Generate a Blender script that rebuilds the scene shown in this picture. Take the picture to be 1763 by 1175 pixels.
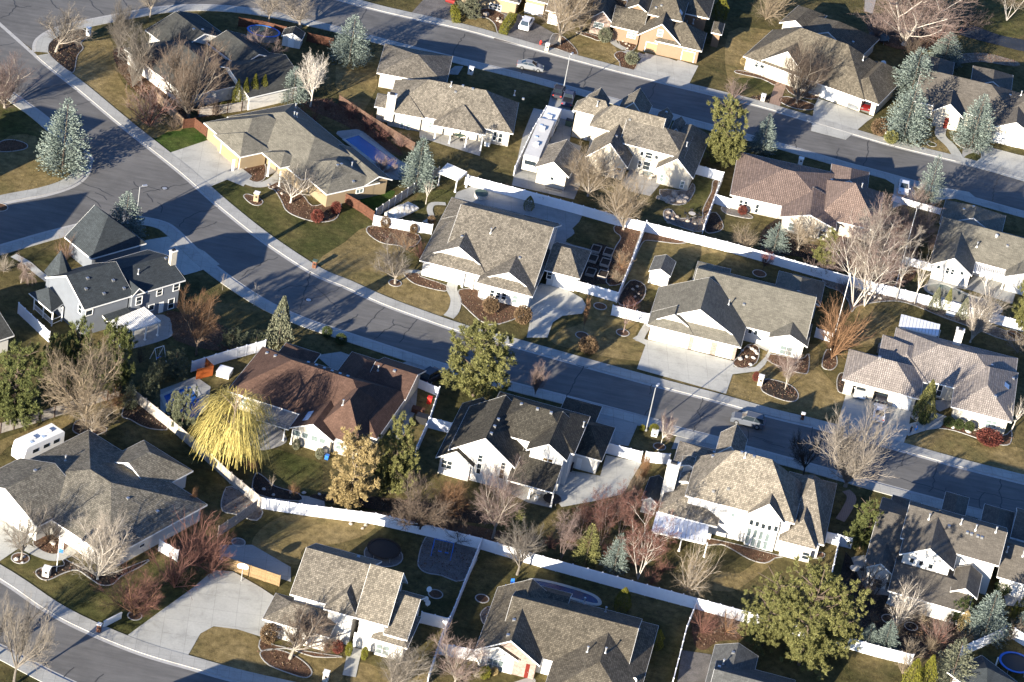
import bpy, math, random
from mathutils import Vector, noise
from mathutils.bvhtree import BVHTree
R = math.radians
for o in list(bpy.data.objects): bpy.data.objects.remove(o)
SC = bpy.context.scene; COL = SC.collection

# ------------------------------------------------------------------ camera, light
FOC, DEP, ROL, DIST = 5000.0, R(31.5), R(11.0), 439.0
cF = Vector((0, math.cos(DEP), -math.sin(DEP))); r0 = Vector((1, 0, 0)); u0 = Vector((0, math.sin(DEP), math.cos(DEP)))
cR = r0*math.cos(ROL)+u0*math.sin(ROL); cU = -r0*math.sin(ROL)+u0*math.cos(ROL); cC = -cF*DIST
cam = bpy.data.cameras.new('camera'); co = bpy.data.objects.new('camera', cam); COL.objects.link(co)
from mathutils import Matrix
m = Matrix((cR, cU, -cF)).transposed().to_4x4(); m.translation = cC; co.matrix_world = m
cam.sensor_width = 36; cam.lens = 36*FOC/1763; cam.clip_start = 1; cam.clip_end = 4000; SC.camera = co
SUN_AZ, SUN_EL = R(62.5), R(14)                      # direction in which shadows fall; height of the sun
W = bpy.data.worlds.new('World'); SC.world = W; W.use_nodes = True
nt = W.node_tree; bg = nt.nodes['Background']; sky = nt.nodes.new('ShaderNodeTexSky'); sky.sky_type = 'NISHITA'
sky.sun_disc = False; sky.sun_elevation = SUN_EL
tx, ty = -math.cos(SUN_AZ), -math.sin(SUN_AZ); sky.sun_rotation = math.atan2(tx, ty) % (2*math.pi)
tn = nt.nodes.new('ShaderNodeMix'); tn.data_type = 'RGBA'; tn.blend_type = 'MULTIPLY'; tn.inputs[0].default_value = 1; tn.inputs[7].default_value = (.68, .93, 1.35, 1); nt.links.new(sky.outputs[0], tn.inputs[6]); nt.links.new(tn.outputs[2], bg.inputs[0])
bg.inputs[1].default_value = 0.055; sky.ozone_density = 3.0
sl = bpy.data.lights.new('sun', 'SUN'); sl.energy = 5.0; sl.angle = R(0.5); sl.color = (1, 0.9, 0.74)
so = bpy.data.objects.new('sun', sl); COL.objects.link(so)
so.rotation_euler = Vector((math.cos(SUN_AZ)*math.cos(SUN_EL), math.sin(SUN_AZ)*math.cos(SUN_EL), -math.sin(SUN_EL))).to_track_quat('-Z', 'Y').to_euler()
SC.view_settings.view_transform = 'Standard'; SC.view_settings.look = 'None'; SC.view_settings.gamma = 1; SC.view_settings.exposure = 1.74
SC.render.resolution_x, SC.render.resolution_y = 1024, 682
SC.cycles.max_bounces = 5; SC.cycles.diffuse_bounces = 3; SC.cycles.transparent_max_bounces = 4

# ------------------------------------------------------------------ measuring: photo crops to metres on the ground
FR = dict(a=(350,160,5.339), b=(630,60,5.873), c=(900,140,5.339), d=(710,320,5.339), e=(1100,430,5.339), f=(1240,240,5.339),
 g=(990,0,6.526), h=(1260,0,5.873), i=(1563,90,5.875), j=(1563,320,5.34), k=(380,580,4.894), l=(740,660,5.339), m=(0,730,5.107),
 n=(440,915,5.594), o=(810,985,5.342), p=(1450,850,5.594), q=(210,10,5.339), r=(0,480,7.342), s=(1180,1040,8.705),
 t=(1560,1000,6.714), u=(1060,780,9.04), v=(800,0,7.342), w=(1480,480,6.23), x=(660,260,6.527), y=(60,400,5.339), z=(1100,740,4.519),
 H=(1440,540,4.895), P=(0,0,1.0),
 A0=(0,0,3.9156), A1=(440,0,3.9156), A2=(880,0,3.9156), A3=(1313,0,3.9156), B0=(0,290,3.9156), B1=(440,290,3.9156),
 B2=(880,290,3.9156), B3=(1313,290,3.9156), C0=(0,580,3.9156), C1=(440,580,3.9156), C2=(880,580,3.9156), C3=(1313,580,3.9156),
 D0=(0,875,3.9156), D1=(440,875,3.9156), D2=(880,875,3.9156), D3=(1313,875,3.9156))
def px(f, x, y): a = FR[f]; return (a[0]+x/a[2], a[1]+y/a[2])
def ray(p): return (cF*FOC + cR*(p[0]-881.5) - cU*(p[1]-587.5)).normalized()
def at(p, z=0.0):
    v = ray(p); return cC + v*((z-cC.z)/v.z)
def G(f, *c, z=0.0): return [at(px(f, c[i], c[i+1]), z) for i in range(0, len(c), 2)]
def proj(w):
    v = Vector(w)-cC; k = FOC/v.dot(cF); return (881.5+k*v.dot(cR), 587.5-k*v.dot(cU))
def hgt(base, topy):                                  # height of a thing whose foot and top row are known
    lo, hi = 0.0, 60.0
    for _ in range(30):
        mid = (lo+hi)/2
        if proj(base+Vector((0, 0, mid)))[1] > topy: lo = mid
        else: hi = mid
    return lo
def ppm(b): return FOC/(b-cC).dot(cF)

# ------------------------------------------------------------------ materials
MATS = {}
def newmat(name):
    mt = bpy.data.materials.new(name); mt.use_nodes = True; MATS[name] = mt
    n = mt.node_tree; b = n.nodes['Principled BSDF']; return mt, n, b
def nd(n, t, **k):
    x = n.nodes.new(t)
    for a, v in k.items(): setattr(x, a, v)
    return x
def ramp(n, src, stops):
    r = nd(n, 'ShaderNodeValToRGB'); el = r.color_ramp.elements
    while len(el) < len(stops): el.new(0.5)
    for e, (p, c) in zip(el, stops): e.position = p; e.color = (*c, 1)
    n.links.new(src, r.inputs[0]); return r.outputs[0]
def noi(n, vec, scale, detail=4, rough=.6, dist=0):
    t = nd(n, 'ShaderNodeTexNoise'); t.inputs['Scale'].default_value = scale; t.inputs['Detail'].default_value = detail
    t.inputs['Roughness'].default_value = rough; t.inputs['Distortion'].default_value = dist
    n.links.new(vec, t.inputs['Vector']); return t.outputs['Fac']
def mixc(n, f, a, b, mode='MIX'):
    x = nd(n, 'ShaderNodeMix', data_type='RGBA', blend_type=mode)
    for i, v in ((0, f), (6, a), (7, b)):
        if hasattr(v, 'links'): n.links.new(v, x.inputs[i])
        elif i == 0: x.inputs[0].default_value = v
        else: x.inputs[i].default_value = (*v, 1)
    return x.outputs[2]
def bump(n, b, h, st, dist=.05):
    x = nd(n, 'ShaderNodeBump'); x.inputs['Strength'].default_value = st; x.inputs['Distance'].default_value = dist
    n.links.new(h, x.inputs['Height']); n.links.new(x.outputs[0], b.inputs['Normal'])
def wpos(n): return nd(n, 'ShaderNodeNewGeometry').outputs['Position']
def sc(c, f): return tuple(min(1, x*f) for x in c)
def plain(name, c, rough=.7, metal=0, var=.12, scale=1.5, spec=.3):
    if name in MATS: return MATS[name]
    mt, n, b = newmat(name); v = wpos(n)
    b.inputs['Roughness'].default_value = rough; b.inputs['Metallic'].default_value = metal; b.inputs['Specular IOR Level'].default_value = spec
    n.links.new(ramp(n, noi(n, v, scale), [(.3, sc(c, 1-var)), (.7, sc(c, 1+var))]), b.inputs['Base Color']); return mt
def grass(name, c1, c2, c3):
    mt, n, b = newmat(name); v = wpos(n); b.inputs['Roughness'].default_value = .95; b.inputs['Specular IOR Level'].default_value = .1
    big = ramp(n, noi(n, v, .11, 5, .62, .4), [(.34, c1), (.5, c2), (.68, c3)])
    med = ramp(n, noi(n, v, .9, 5, .7), [(.3, (.5,)*3), (.7, (1.4,)*3)])
    fin = ramp(n, noi(n, v, 7, 3, .7), [(.3, (.7,)*3), (.72, (1.25,)*3)])
    n.links.new(mixc(n, .9, mixc(n, 1., big, med, 'MULTIPLY'), fin, 'MULTIPLY'), b.inputs['Base Color'])
    bump(n, b, noi(n, v, 9, 3, .7), .9, .12); return mt
TAN, OLV, GRN, DRK = (.205, .155, .068), (.095, .09, .034), (.045, .075, .017), (.055, .055, .022)
grass('grass_base', (.06, .058, .022), (.105, .088, .036), (.17, .13, .058)); grass('grass_tan', (.15, .125, .052), TAN, (.27, .205, .098))
grass('grass_green', (.052, .06, .018), (.082, .08, .028), (.145, .12, .048)); grass('grass_vivid', (.03, .062, .012), (.045, .08, .016), (.085, .1, .03))
def speck(name, c1, c2, s=6, bs=.8, rough=.95):
    mt, n, b = newmat(name); v = wpos(n); b.inputs['Roughness'].default_value = rough; b.inputs['Specular IOR Level'].default_value = .15
    a = ramp(n, noi(n, v, s, 4, .8), [(.35, c1), (.65, c2)]); q = ramp(n, noi(n, v, .6, 3), [(.3, (.75,)*3), (.7, (1.2,)*3)])
    n.links.new(mixc(n, 1., a, q, 'MULTIPLY'), b.inputs['Base Color']); bump(n, b, noi(n, v, s, 4, .8), bs, .1); return mt
speck('mulch', (.055, .03, .018), (.17, .10, .062)); speck('mulch_dark', (.018, .015, .013), (.07, .052, .04))
speck('rock_bed', (.09, .07, .055), (.34, .28, .22), 3); speck('gravel', (.10, .095, .09), (.22, .2, .185), 8)
def asphalt():
    mt, n, b = newmat('asphalt'); v = wpos(n); b.inputs['Roughness'].default_value = .85
    mp = nd(n, 'ShaderNodeMapping'); n.links.new(v, mp.inputs[0]); mp.inputs['Scale'].default_value = (.16, 1.1, 1); mp.inputs['Rotation'].default_value = (0, 0, R(12))
    a = ramp(n, noi(n, mp.outputs[0], 1.0, 5, .65), [(.3, (.098, .095, .09)), (.7, (.152, .146, .138))])
    q = ramp(n, noi(n, v, .13, 6, .65), [(.3, (.74,)*3), (.5, (1,)*3), (.72, (1.16,)*3)]); s = ramp(n, noi(n, v, 12, 2, .8), [(.3, (.86,)*3), (.7, (1.12,)*3)])
    n.links.new(mixc(n, 1., mixc(n, 1., a, q, 'MULTIPLY'), s, 'MULTIPLY'), b.inputs['Base Color']); return mt
asphalt()
def concrete(name, c, joint=1.8, rot=-6):
    mt, n, b = newmat(name); v = wpos(n); b.inputs['Roughness'].default_value = .85
    mp = nd(n, 'ShaderNodeMapping'); n.links.new(v, mp.inputs[0]); mp.inputs['Rotation'].default_value = (0, 0, R(rot))
    br = nd(n, 'ShaderNodeTexBrick'); n.links.new(mp.outputs[0], br.inputs['Vector']); br.offset = 0
    br.inputs['Scale'].default_value = 1; br.inputs['Brick Width'].default_value = joint; br.inputs['Row Height'].default_value = joint; br.inputs['Mortar Size'].default_value = .022
    br.inputs['Color1'].default_value = (1, 1, 1, 1); br.inputs['Color2'].default_value = (.93, .93, .93, 1); br.inputs['Mortar'].default_value = (.62, .62, .62, 1)
    a = ramp(n, noi(n, v, .3, 6, .68, .6), [(.26, sc(c, .72)), (.5, c), (.75, sc(c, 1.1))])
    s = ramp(n, noi(n, v, 3.5, 4, .7), [(.3, (.9,)*3), (.7, (1.06,)*3)])
    n.links.new(mixc(n, 1., mixc(n, 1., a, br.outputs[0], 'MULTIPLY'), s, 'MULTIPLY'), b.inputs['Base Color']); return mt
concrete('concrete', (.43, .425, .385), 3.0); concrete('walk', (.38, .375, .345), 1.5, -6); concrete('patio', (.33, .32, .30), 2.4)
concrete('concrete_grey', (.30, .30, .285), 3.0); concrete('curb', (.36, .35, .33), 9); plain('gutter', (.40, .39, .37), .85)
concrete('paver', (.30, .2, .15), .3)
def roofmat(name, c, style='shake'):
    mt, n, b = newmat(name); b.inputs['Roughness'].default_value = .9; b.inputs['Specular IOR Level'].default_value = .2
    uv = nd(n, 'ShaderNodeUVMap').outputs[0]; v = wpos(n); br = nd(n, 'ShaderNodeTexBrick'); n.links.new(uv, br.inputs['Vector'])
    bw, rh, mo = {'shake': (.28, .26, .02), 'comp': (.6, .2, .012), 'tile': (.33, .38, .03)}[style]
    k = {'shake': .66, 'comp': .84, 'tile': .84}[style]
    for nm, val in (('Scale', 1), ('Brick Width', bw), ('Row Height', rh), ('Mortar Size', mo), ('Bias', 0)): br.inputs[nm].default_value = val
    br.inputs['Color1'].default_value = (*sc(c, k), 1); br.inputs['Color2'].default_value = (*sc(c, 2-k), 1); br.inputs['Mortar'].default_value = (*sc(c, .4), 1)
    w = .3 if style == 'shake' else .2
    g = ramp(n, noi(n, v, .45, 5, .7, .4), [(.28, (1-w,)*3), (.72, (1+w,)*3)])
    mp = nd(n, 'ShaderNodeMapping'); n.links.new(uv, mp.inputs[0]); mp.inputs['Scale'].default_value = (2.2, .45, 1)
    st = ramp(n, noi(n, mp.outputs[0], 1.6, 4, .75), [(.3, (1-w*.7,)*3), (.7, (1+w*.7,)*3)])
    n.links.new(mixc(n, 1., mixc(n, 1., br.outputs[0], g, 'MULTIPLY'), st, 'MULTIPLY'), b.inputs['Base Color'])
    if style == 'tile':
        wv = nd(n, 'ShaderNodeTexWave'); wv.bands_direction = 'X'; wv.inputs['Scale'].default_value = 1.0; n.links.new(uv, wv.inputs['Vector']); bump(n, b, wv.outputs['Fac'], .9, .06)
    else: bump(n, b, noi(n, mp.outputs[0], 3.5, 4, .85), .9 if style == 'shake' else .35, .09)
    return mt
roofmat('shake_tan', (.165, .146, .118)); roofmat('shake_brown', (.11, .095, .072)); roofmat('shake_grey', (.165, .15, .12)); roofmat('shake_black', (.055, .05, .04)); roofmat('shake_light', (.2, .176, .142))
roofmat('shingle_olive', (.145, .135, .11), 'comp'); roofmat('shingle_taupe', (.11, .098, .083), 'comp'); roofmat('shingle_slate', (.038, .045, .05), 'comp')
roofmat('shingle_umber', (.088, .052, .039), 'comp'); roofmat('shingle_charcoal', (.055, .056, .052), 'comp'); roofmat('shingle_grey', (.105, .105, .1), 'comp')
roofmat('tile_pink', (.205, .15, .125), 'tile'); roofmat('tile_beige', (.28, .245, .22), 'tile')
def siding(name, c, d=.18):
    mt, n, b = newmat(name); v = wpos(n); b.inputs['Roughness'].default_value = .65
    sp = nd(n, 'ShaderNodeSeparateXYZ'); n.links.new(v, sp.inputs[0]); ma = nd(n, 'ShaderNodeMath', operation='MULTIPLY'); n.links.new(sp.outputs[2], ma.inputs[0]); ma.inputs[1].default_value = 1/d
    fr = nd(n, 'ShaderNodeMath', operation='FRACT'); n.links.new(ma.outputs[0], fr.inputs[0])
    a = ramp(n, fr.outputs[0], [(.0, sc(c, .78)), (.14, c)]); q = ramp(n, noi(n, v, .8, 4), [(.3, (.92,)*3), (.7, (1.05,)*3)])
    n.links.new(mixc(n, 1., a, q, 'MULTIPLY'), b.inputs['Base Color']); return mt
siding('wall_white', (.62, .6, .56)); siding('wall_cream', (.26, .2, .125)); siding('wall_peach', (.215, .14, .088)); siding('wall_blue', (.16, .19, .22)); siding('wall_stucco', (.5, .46, .39), 9)
siding('wall_offwhite', (.45, .41, .34)); siding('wall_grey', (.145, .16, .185)); siding('wall_lap', (.6, .59, .565), .25)
def brick(name, c1, c2, mo):
    mt, n, b = newmat(name); b.inputs['Roughness'].default_value = .9; uv = nd(n, 'ShaderNodeUVMap').outputs[0]
    br = nd(n, 'ShaderNodeTexBrick'); n.links.new(uv, br.inputs['Vector'])
    for nm, val in (('Scale', 1), ('Brick Width', .3), ('Row Height', .1), ('Mortar Size', .012)): br.inputs[nm].default_value = val
    br.inputs['Color1'].default_value = (*c1, 1); br.inputs['Color2'].default_value = (*c2, 1); br.inputs['Mortar'].default_value = (*mo, 1)
    g = ramp(n, noi(n, wpos(n), 2.5, 4), [(.3, (.75,)*3), (.7, (1.2,)*3)]); n.links.new(mixc(n, 1., br.outputs[0], g, 'MULTIPLY'), b.inputs['Base Color']); return mt
brick('brick_pink', (.2, .125, .1), (.27, .2, .165), (.3, .27, .24)); brick('brick_grey', (.36, .33, .29), (.46, .42, .37), (.5, .48, .45))
plain('trim', (.78, .77, .74), .5, var=.03); plain('trim_dark', (.05, .05, .05), .5); plain('vinyl', (.76, .77, .8), .4, var=.04, spec=.5)
plain('wood_brown', (.085, .036, .021), .8, var=.35, scale=4); plain('wood_grey', (.3, .27, .24), .85, var=.3, scale=4); plain('wood_dark', (.09, .055, .04), .85, var=.35, scale=4)
plain('wood_tan', (.2, .135, .07), .8, var=.25, scale=4); plain('wall_fence_cream', (.24, .17, .115), .9, var=.18, scale=2)
plain('weathered_white', (.33, .3, .265), .8, var=.3, scale=2)
plain('metal', (.45, .46, .47), .35, .8, .05); plain('galv', (.5, .51, .52), .4, .6, .05); plain('black', (.015, .015, .017), .5); plain('rubber', (.02, .02, .02), .8)
plain('glass', (.02, .028, .035), .06, 0, .1, 3, .8); plain('glass_light', (.16, .2, .2), .08, 0, .15, 3, .8); plain('glass_amber', (.12, .075, .03), .1, 0, .2, 3, .8)
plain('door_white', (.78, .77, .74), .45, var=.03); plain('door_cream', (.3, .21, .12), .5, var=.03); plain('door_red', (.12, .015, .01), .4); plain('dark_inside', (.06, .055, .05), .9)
plain('water_blue', (.015, .085, .3), .25, 0, .15, .3, .6); plain('water_teal', (.012, .045, .05), .12, 0, .2, .3, .7); plain('water_navy', (.01, .03, .09), .2, 0, .2, .3, .6)
plain('cracks', (.05, .05, .05), .6, var=.2); plain('red', (.55, .03, .02), .45); plain('orange', (.3, .075, .018), .6, var=.15); plain('blue', (.03, .16, .55), .45); plain('yellow', (.6, .42, .05), .5)
plain('boulder', (.34, .29, .24), .9, var=.35, scale=3); plain('terracotta', (.14, .06, .035), .8); plain('stone', (.45, .42, .38), .9, var=.2, scale=3); plain('canvas', (.5, .47, .41), .9); plain('canvas_green', (.07, .11, .09), .8)
plain('water_dark', (.03, .035, .045), .7, 0, .2, .3, .2); plain('skylight', (.35, .45, .6), .15, 0, .05)

# ------------------------------------------------------------------ mesh helpers
class MB:
    def __init__(s): s.v, s.f, s.m, s.mats, s.uv = [], [], [], [], None
    def mi(s, mt):
        if mt not in s.mats: s.mats.append(mt)
        return s.mats.index(mt)
    def poly(s, pts, mt='trim'):
        b = len(s.v); s.v += [tuple(p) for p in pts]; s.f.append(list(range(b, b+len(pts)))); s.m.append(s.mi(mt))
    def prism(s, pts, z0, z1, mt='trim', top=None, bottom=True):
        """closed prism over a ground outline"""
        pts = [Vector((p[0], p[1], 0)) for p in pts]; a = sum(pts[i].x*pts[(i+1) % len(pts)].y-pts[(i+1) % len(pts)].x*pts[i].y for i in range(len(pts)))
        if a < 0: pts = pts[::-1]
        n = len(pts); s.poly([(p.x, p.y, z1) for p in pts], top or mt)
        if bottom: s.poly([(p.x, p.y, z0) for p in pts[::-1]], mt)
        for i in range(n):
            p, q = pts[i], pts[(i+1) % n]; s.poly([(p.x, p.y, z0), (q.x, q.y, z0), (q.x, q.y, z1), (p.x, p.y, z1)], mt)
    def box(s, c, sx, sy, sz, mt='trim', e=None):
        """box standing on c (centre of its base); e = direction of its x side"""
        e = (e or Vector((1, 0, 0))).normalized(); n = Vector((-e.y, e.x, 0)); c = Vector(c)
        s.prism([c+e*(a*sx/2)+n*(b*sy/2) for a, b in ((-1, -1), (1, -1), (1, 1), (-1, 1))], c.z, c.z+sz, mt)
    def tube(s, a, b, ra, rb, k=6, mt='trim', caps=True):
        a, b = Vector(a), Vector(b); d = (b-a)
        if d.length < 1e-6: return
        d.normalize(); u = d.orthogonal().normalized(); w = d.cross(u); base = len(s.v); mi = s.mi(mt)
        for p, r in ((a, ra), (b, rb)):
            for i in range(k): t = 2*math.pi*i/k; s.v.append(tuple(p+u*(math.cos(t)*r)+w*(math.sin(t)*r)))
        for i in range(k): j = (i+1) % k; s.f.append([base+i, base+j, base+k+j, base+k+i]); s.m.append(mi)
        if caps: s.f.append([base+k+i for i in range(k)]); s.m.append(mi); s.f.append([base+k-1-i for i in range(k)]); s.m.append(mi)
    def lathe(s, c, prof, k=16, mt='trim', sx=1, sy=1, ang=0):
        c = Vector(c); mi = s.mi(mt); rows = []
        for r, z in prof:
            rows.append(len(s.v))
            for i in range(k):
                t = 2*math.pi*i/k; x, y = math.cos(t)*r*sx, math.sin(t)*r*sy
                s.v.append((c.x+x*math.cos(ang)-y*math.sin(ang), c.y+x*math.sin(ang)+y*math.cos(ang), c.z+z))
        for a, b in zip(rows, rows[1:]):
            for i in range(k): j = (i+1) % k; s.f.append([a+i, a+j, b+j, b+i]); s.m.append(mi)
        s.f.append([rows[0]+k-1-i for i in range(k)]); s.m.append(mi); s.f.append([rows[-1]+i for i in range(k)]); s.m.append(mi)
    def build(s, name, parent=None, org=None, smooth=False, uv=False, label=None, cat=None, kind=None, group=None):
        if org is None: org = Vector(parent['_o']) if parent is not None and '_o' in parent else Vector((0, 0, 0))
        me = bpy.data.meshes.new(name); me.from_pydata([(v[0]-org.x, v[1]-org.y, v[2]-org.z) for v in s.v], [], s.f)
        for mt in s.mats: me.materials.append(MATS[mt] if isinstance(mt, str) else mt)
        me.polygons.foreach_set('material_index', s.m)
        if uv:
            l = me.uv_layers.new(name='UVMap')
            for p in me.polygons:
                nn = p.normal; h = Vector((0, 0, 1)).cross(nn)
                if h.length < .05: h = Vector((1, 0, 0))
                h.normalize(); sl_ = nn.cross(h)
                for li in p.loop_indices:
                    c = Vector(me.vertices[me.loops[li].vertex_index].co)+org; l.data[li].uv = (c.dot(h), c.dot(sl_))
        if smooth: me.polygons.foreach_set('use_smooth', [True]*len(me.polygons))
        me.update(); o = bpy.data.objects.new(name, me); COL.objects.link(o)
        if parent is not None: o.parent = parent; o['_o'] = tuple(org)
        else: o.location = org; o['_o'] = tuple(org)
        tag(o, label, cat, kind, group); return o
def tag(o, label=None, cat=None, kind=None, group=None):
    if label: o['label'] = label
    if cat: o['category'] = cat
    if kind: o['kind'] = kind
    if group: o['group'] = group
    return o
def thing(name, label, cat, loc, group=None):
    o = bpy.data.objects.new(name, None); COL.objects.link(o); o.location = loc; o.empty_display_size = .5; o['_o'] = tuple(loc)
    return tag(o, label, cat, None, group)
def struct(name, mb, label=None, **k):
    o = mb.build(name, kind='structure', **k)
    if label: o['label'] = label
    return o
def copy_tree(o, parent=None, swap=None):
    c = o.copy(); COL.objects.link(c)
    if parent is not None: c.parent = parent
    for ch in [x for x in bpy.data.objects if x.parent == o]: copy_tree(ch, c)
    return c
def line_strip(pts, w, closed=False):
    """left/right offsets of a polyline"""
    n = len(pts); out = []
    for i in range(n):
        a = pts[(i-1) % n] if (closed or i > 0) else pts[i]; b = pts[(i+1) % n] if (closed or i < n-1) else pts[i]
        d = (b-a); d.z = 0; d.normalize(); nn = Vector((-d.y, d.x, 0)); k = 1.0
        if closed or 0 < i < n-1:
            d1 = (pts[i]-a); d1.z = 0; d1.normalize(); k = 1/max(.5, abs(Vector((-d1.y, d1.x, 0)).dot(nn)))
        out.append((pts[i], nn*k))
    return [p+q*(w[0]) for p, q in out], [p+q*(w[1]) for p, q in out]
def smooth(pts, closed=False, k=4):
    n = len(pts); out = []
    for i in range(n if closed else n-1):
        p0 = pts[(i-1) % n] if closed or i > 0 else pts[i]; p1 = pts[i]; p2 = pts[(i+1) % n]; p3 = pts[(i+2) % n] if closed or i+2 < n else p2
        for j in range(k):
            t = j/k; out.append(.5*((2*p1)+(p2-p0)*t+(2*p0-5*p1+4*p2-p3)*t*t+(3*p1-p0-3*p2+p3)*t**3))
    if not closed: out.append(pts[-1].copy())
    return out
# ------------------------------------------------------------------ ground, streets, walks, beds
LAWNS, LITTER, EXCL, LMAT = [], [], [], []
gb = MB(); gb.poly([(-1500, -700, 0), (1500, -700, 0), (1500, 2600, 0), (-1500, 2600, 0)], 'grass_base'); struct('ground', gb, 'winter-brown grass ground between the houses')
def full(*c): return G('P', *c)
E_ = full(-120,-75, 0,41, 63,97, 84,115, 133,153, 194,204, 245,245, 314,300, 378,356, 450,413, 535,469, 593,494, 655,522, 716,545, 798,573, 880,595, 1008,631, 1140,667, 1237,692, 1330,718, 1413,738, 1535,771, 1645,802, 1763,832, 1950,880)
S_ = full(-200,482, 0,425, 80,402, 153,384, 200,375, 243,376, 281,384, 306,400, 365,456, 450,515, 517,547, 583,570, 644,590, 762,628, 880,660, 967,682, 1100,717, 1156,735, 1232,754, 1279,769, 1400,802, 1517,835, 1655,872, 1763,899, 1950,950)
NW_ = full(-200,398, 0,351, 77,336, 123,321, 146,303, 153,281, 148,264, 77,202, 46,179, 0,147, -150,50)
TN_ = full(61,90, 62,76, 70,65, 90,53, 128,41, 225,22, 281,13, 357,10, 450,19, 578,47, 634,62, 683,75, 735,88, 890,126, 1000,156, 1148,195, 1197,209, 1331,245, 1456,281, 1502,293, 1617,325, 1763,366, 1950,418)
TF_ = full(-100,-220, 100,-160, 300,-90, 450,-40, 588,1, 670,23, 797,51, 890,77, 992,105, 1092,131, 1237,166, 1330,190, 1517,246, 1640,277, 1763,309, 1950,358)
BL_ = full(-150,910, 0,997, 77,1049, 143,1084, 237,1123, 332,1151, 419,1175, 560,1206, 800,1260)
BR_ = full(-150,1050, 0,1114, 60,1145, 123,1176, 220,1215, 400,1275)
rd = MB(); Z = .006
def keep(l): EXCL.append([(p.x, p.y) for p in l]); return l
def up(pts, z): return [Vector((p.x, p.y, z)) for p in pts]
rd.poly(up(keep(smooth(E_)+smooth(S_)[::-1]+smooth(NW_)), Z), 'asphalt'); struct('street', rd, 'curving asphalt street')
rd = MB(); rd.poly(up(keep(smooth(TN_)+smooth(TF_)[::-1]+full(-120,-75, 0,41)), Z-.002), 'asphalt'); struct('street', rd, 'asphalt street at the top')
rd = MB(); rd.poly(up(keep(smooth(BL_)+smooth(BR_)[::-1]), Z), 'asphalt'); struct('street', rd, 'asphalt street at the bottom left')
def strip(name, pts, a, b, z, mt, thick=None, closed=False, ins=None):
    l, r_ = line_strip(pts, (a, b), closed); mb = MB() if ins is None else ins; n = len(l)
    if name in ('sidewalk', 'path'): EXCL.append([(p.x, p.y) for p in l+r_[::-1]])
    for i in range(n if closed else n-1):
        j = (i+1) % n; q = [l[i], l[j], r_[j], r_[i]]; mb.poly(up(q, z), mt)
        if thick:
            for u, w in ((l[i], l[j]), (r_[i], r_[j])): mb.poly([(u.x, u.y, z-thick), (w.x, w.y, z-thick), (w.x, w.y, z), (u.x, u.y, z)], mt)
    if ins is None: return struct(name, mb)
# each street edge: gutter, kerb face and walk. side +1 = walk on the left of the drawn line
for pts, sd in ((E_[2:], 1), (S_, -1), (NW_, 1), (TN_, -1), (TF_, 1), (BL_, 1), (BR_, -1)):
    s_ = smooth(pts); strip('gutter', s_, -.55*sd, .0, .012, 'gutter'); strip('kerb', s_, 0, .16*sd, .10, 'curb', .1); strip('sidewalk', s_, .16*sd, 2.15*sd, .098, 'walk', .1)
strip('gutter', E_[0:4], -.5, .25, .014, 'gutter')
def sheet(name, pts, mt, z=.02, edge=None, close=True, sm=True, lab=None):
    if sm: pts = smooth(pts, True, 3)
    mb = MB(); mb.poly(up(pts, z), mt); struct(name, mb, lab); (LAWNS if name == 'lawn' else LITTER if name == 'planting_bed' else EXCL).append([(p.x, p.y) for p in pts]); LMAT.append(mt) if name == 'lawn' else None
    if edge: strip('garden_edging', pts, -.07, .07, .08, edge, .09, closed=True)
Z_ = [0]
def zz(b):
    Z_[0] = (Z_[0]+1) % 9; return b+Z_[0]*.002
def lawn(f, *c, mt='grass_tan'): sheet('lawn', G(f, *c), mt, zz(.008), sm=True)
def bed(f, *c, mt='mulch', edge='curb'): sheet('planting_bed', G(f, *c), mt, zz(.04), edge)
def drive(f, *c, mt='concrete'): sheet('driveway', G(f, *c), mt, zz(.062), sm=False)
def path(f, *c, mt='concrete', w=1.3): strip('path', smooth(G(f, *c)), -w/2, w/2, zz(.068), mt)
def slab(f, *c, mt='patio', sm=False, name='patio'): sheet(name, G(f, *c), mt, zz(.045), sm=sm)
def ring(f, x, y, r=1.0, mt='mulch'):
    c = G(f, x, y)[0]; pts = [c+Vector((math.cos(t*.35)*r, math.sin(t*.35)*r, 0)) for t in range(18)]
    sheet('tree_ring', pts, mt, .05, 'curb', sm=False)
# --- lawns of their own colour
lawn('A0', 1020,940, 1120,890, 1240,862, 1330,850, 1395,905, 1392,945, 1140,1035, mt='grass_vivid')
lawn('A0', 560,290, 740,260, 780,420, 830,560, 1080,760, 1230,870, 1130,890, 1000,930, 760,740, 500,510, 520,420)
lawn('a', 20,830, 215,762, 330,850, 470,880, 600,880, 700,960, 730,1040, 860,1140, 1100,1230, 1250,1150, 1260,1020, 1560,1190, 1450,1400, 1100,1560, 700,1440, 420,1175, mt='grass_green')
lawn('B1', 420,640, 600,500, 740,400, 860,500, 980,540, 1010,700, 1080,760, 1290,840, 1310,900, 1240,1000, 900,900, 640,760)
lawn('B1', 640,200, 780,170, 900,150, 940,160, 900,220, 780,320, 700,260, mt='grass_vivid')
lawn('B1', 1090,190, 1170,140, 1350,160, 1340,200, 1260,240, 1180,250, 1150,330, 1060,330, mt='grass_green')
lawn('A1', 560,420, 720,380, 880,340, 820,480, 820,580, 760,700, 700,760, 560,640, 540,520)
lawn('A0', 0,960, 240,920, 300,1110, 470,1165, 400,1220, 0,1330); lawn('A0', 20,750, 150,740, 280,860, 260,920, 0,950, mt='grass_green')
lawn('v', 1300,560, 1400,430, 1500,450, 1700,510, 1762,540, 1762,790, 1430,700, 1420,640); lawn('g', 0,400, 200,450, 380,470, 470,560, 440,640, 510,745, 0,610)
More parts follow.
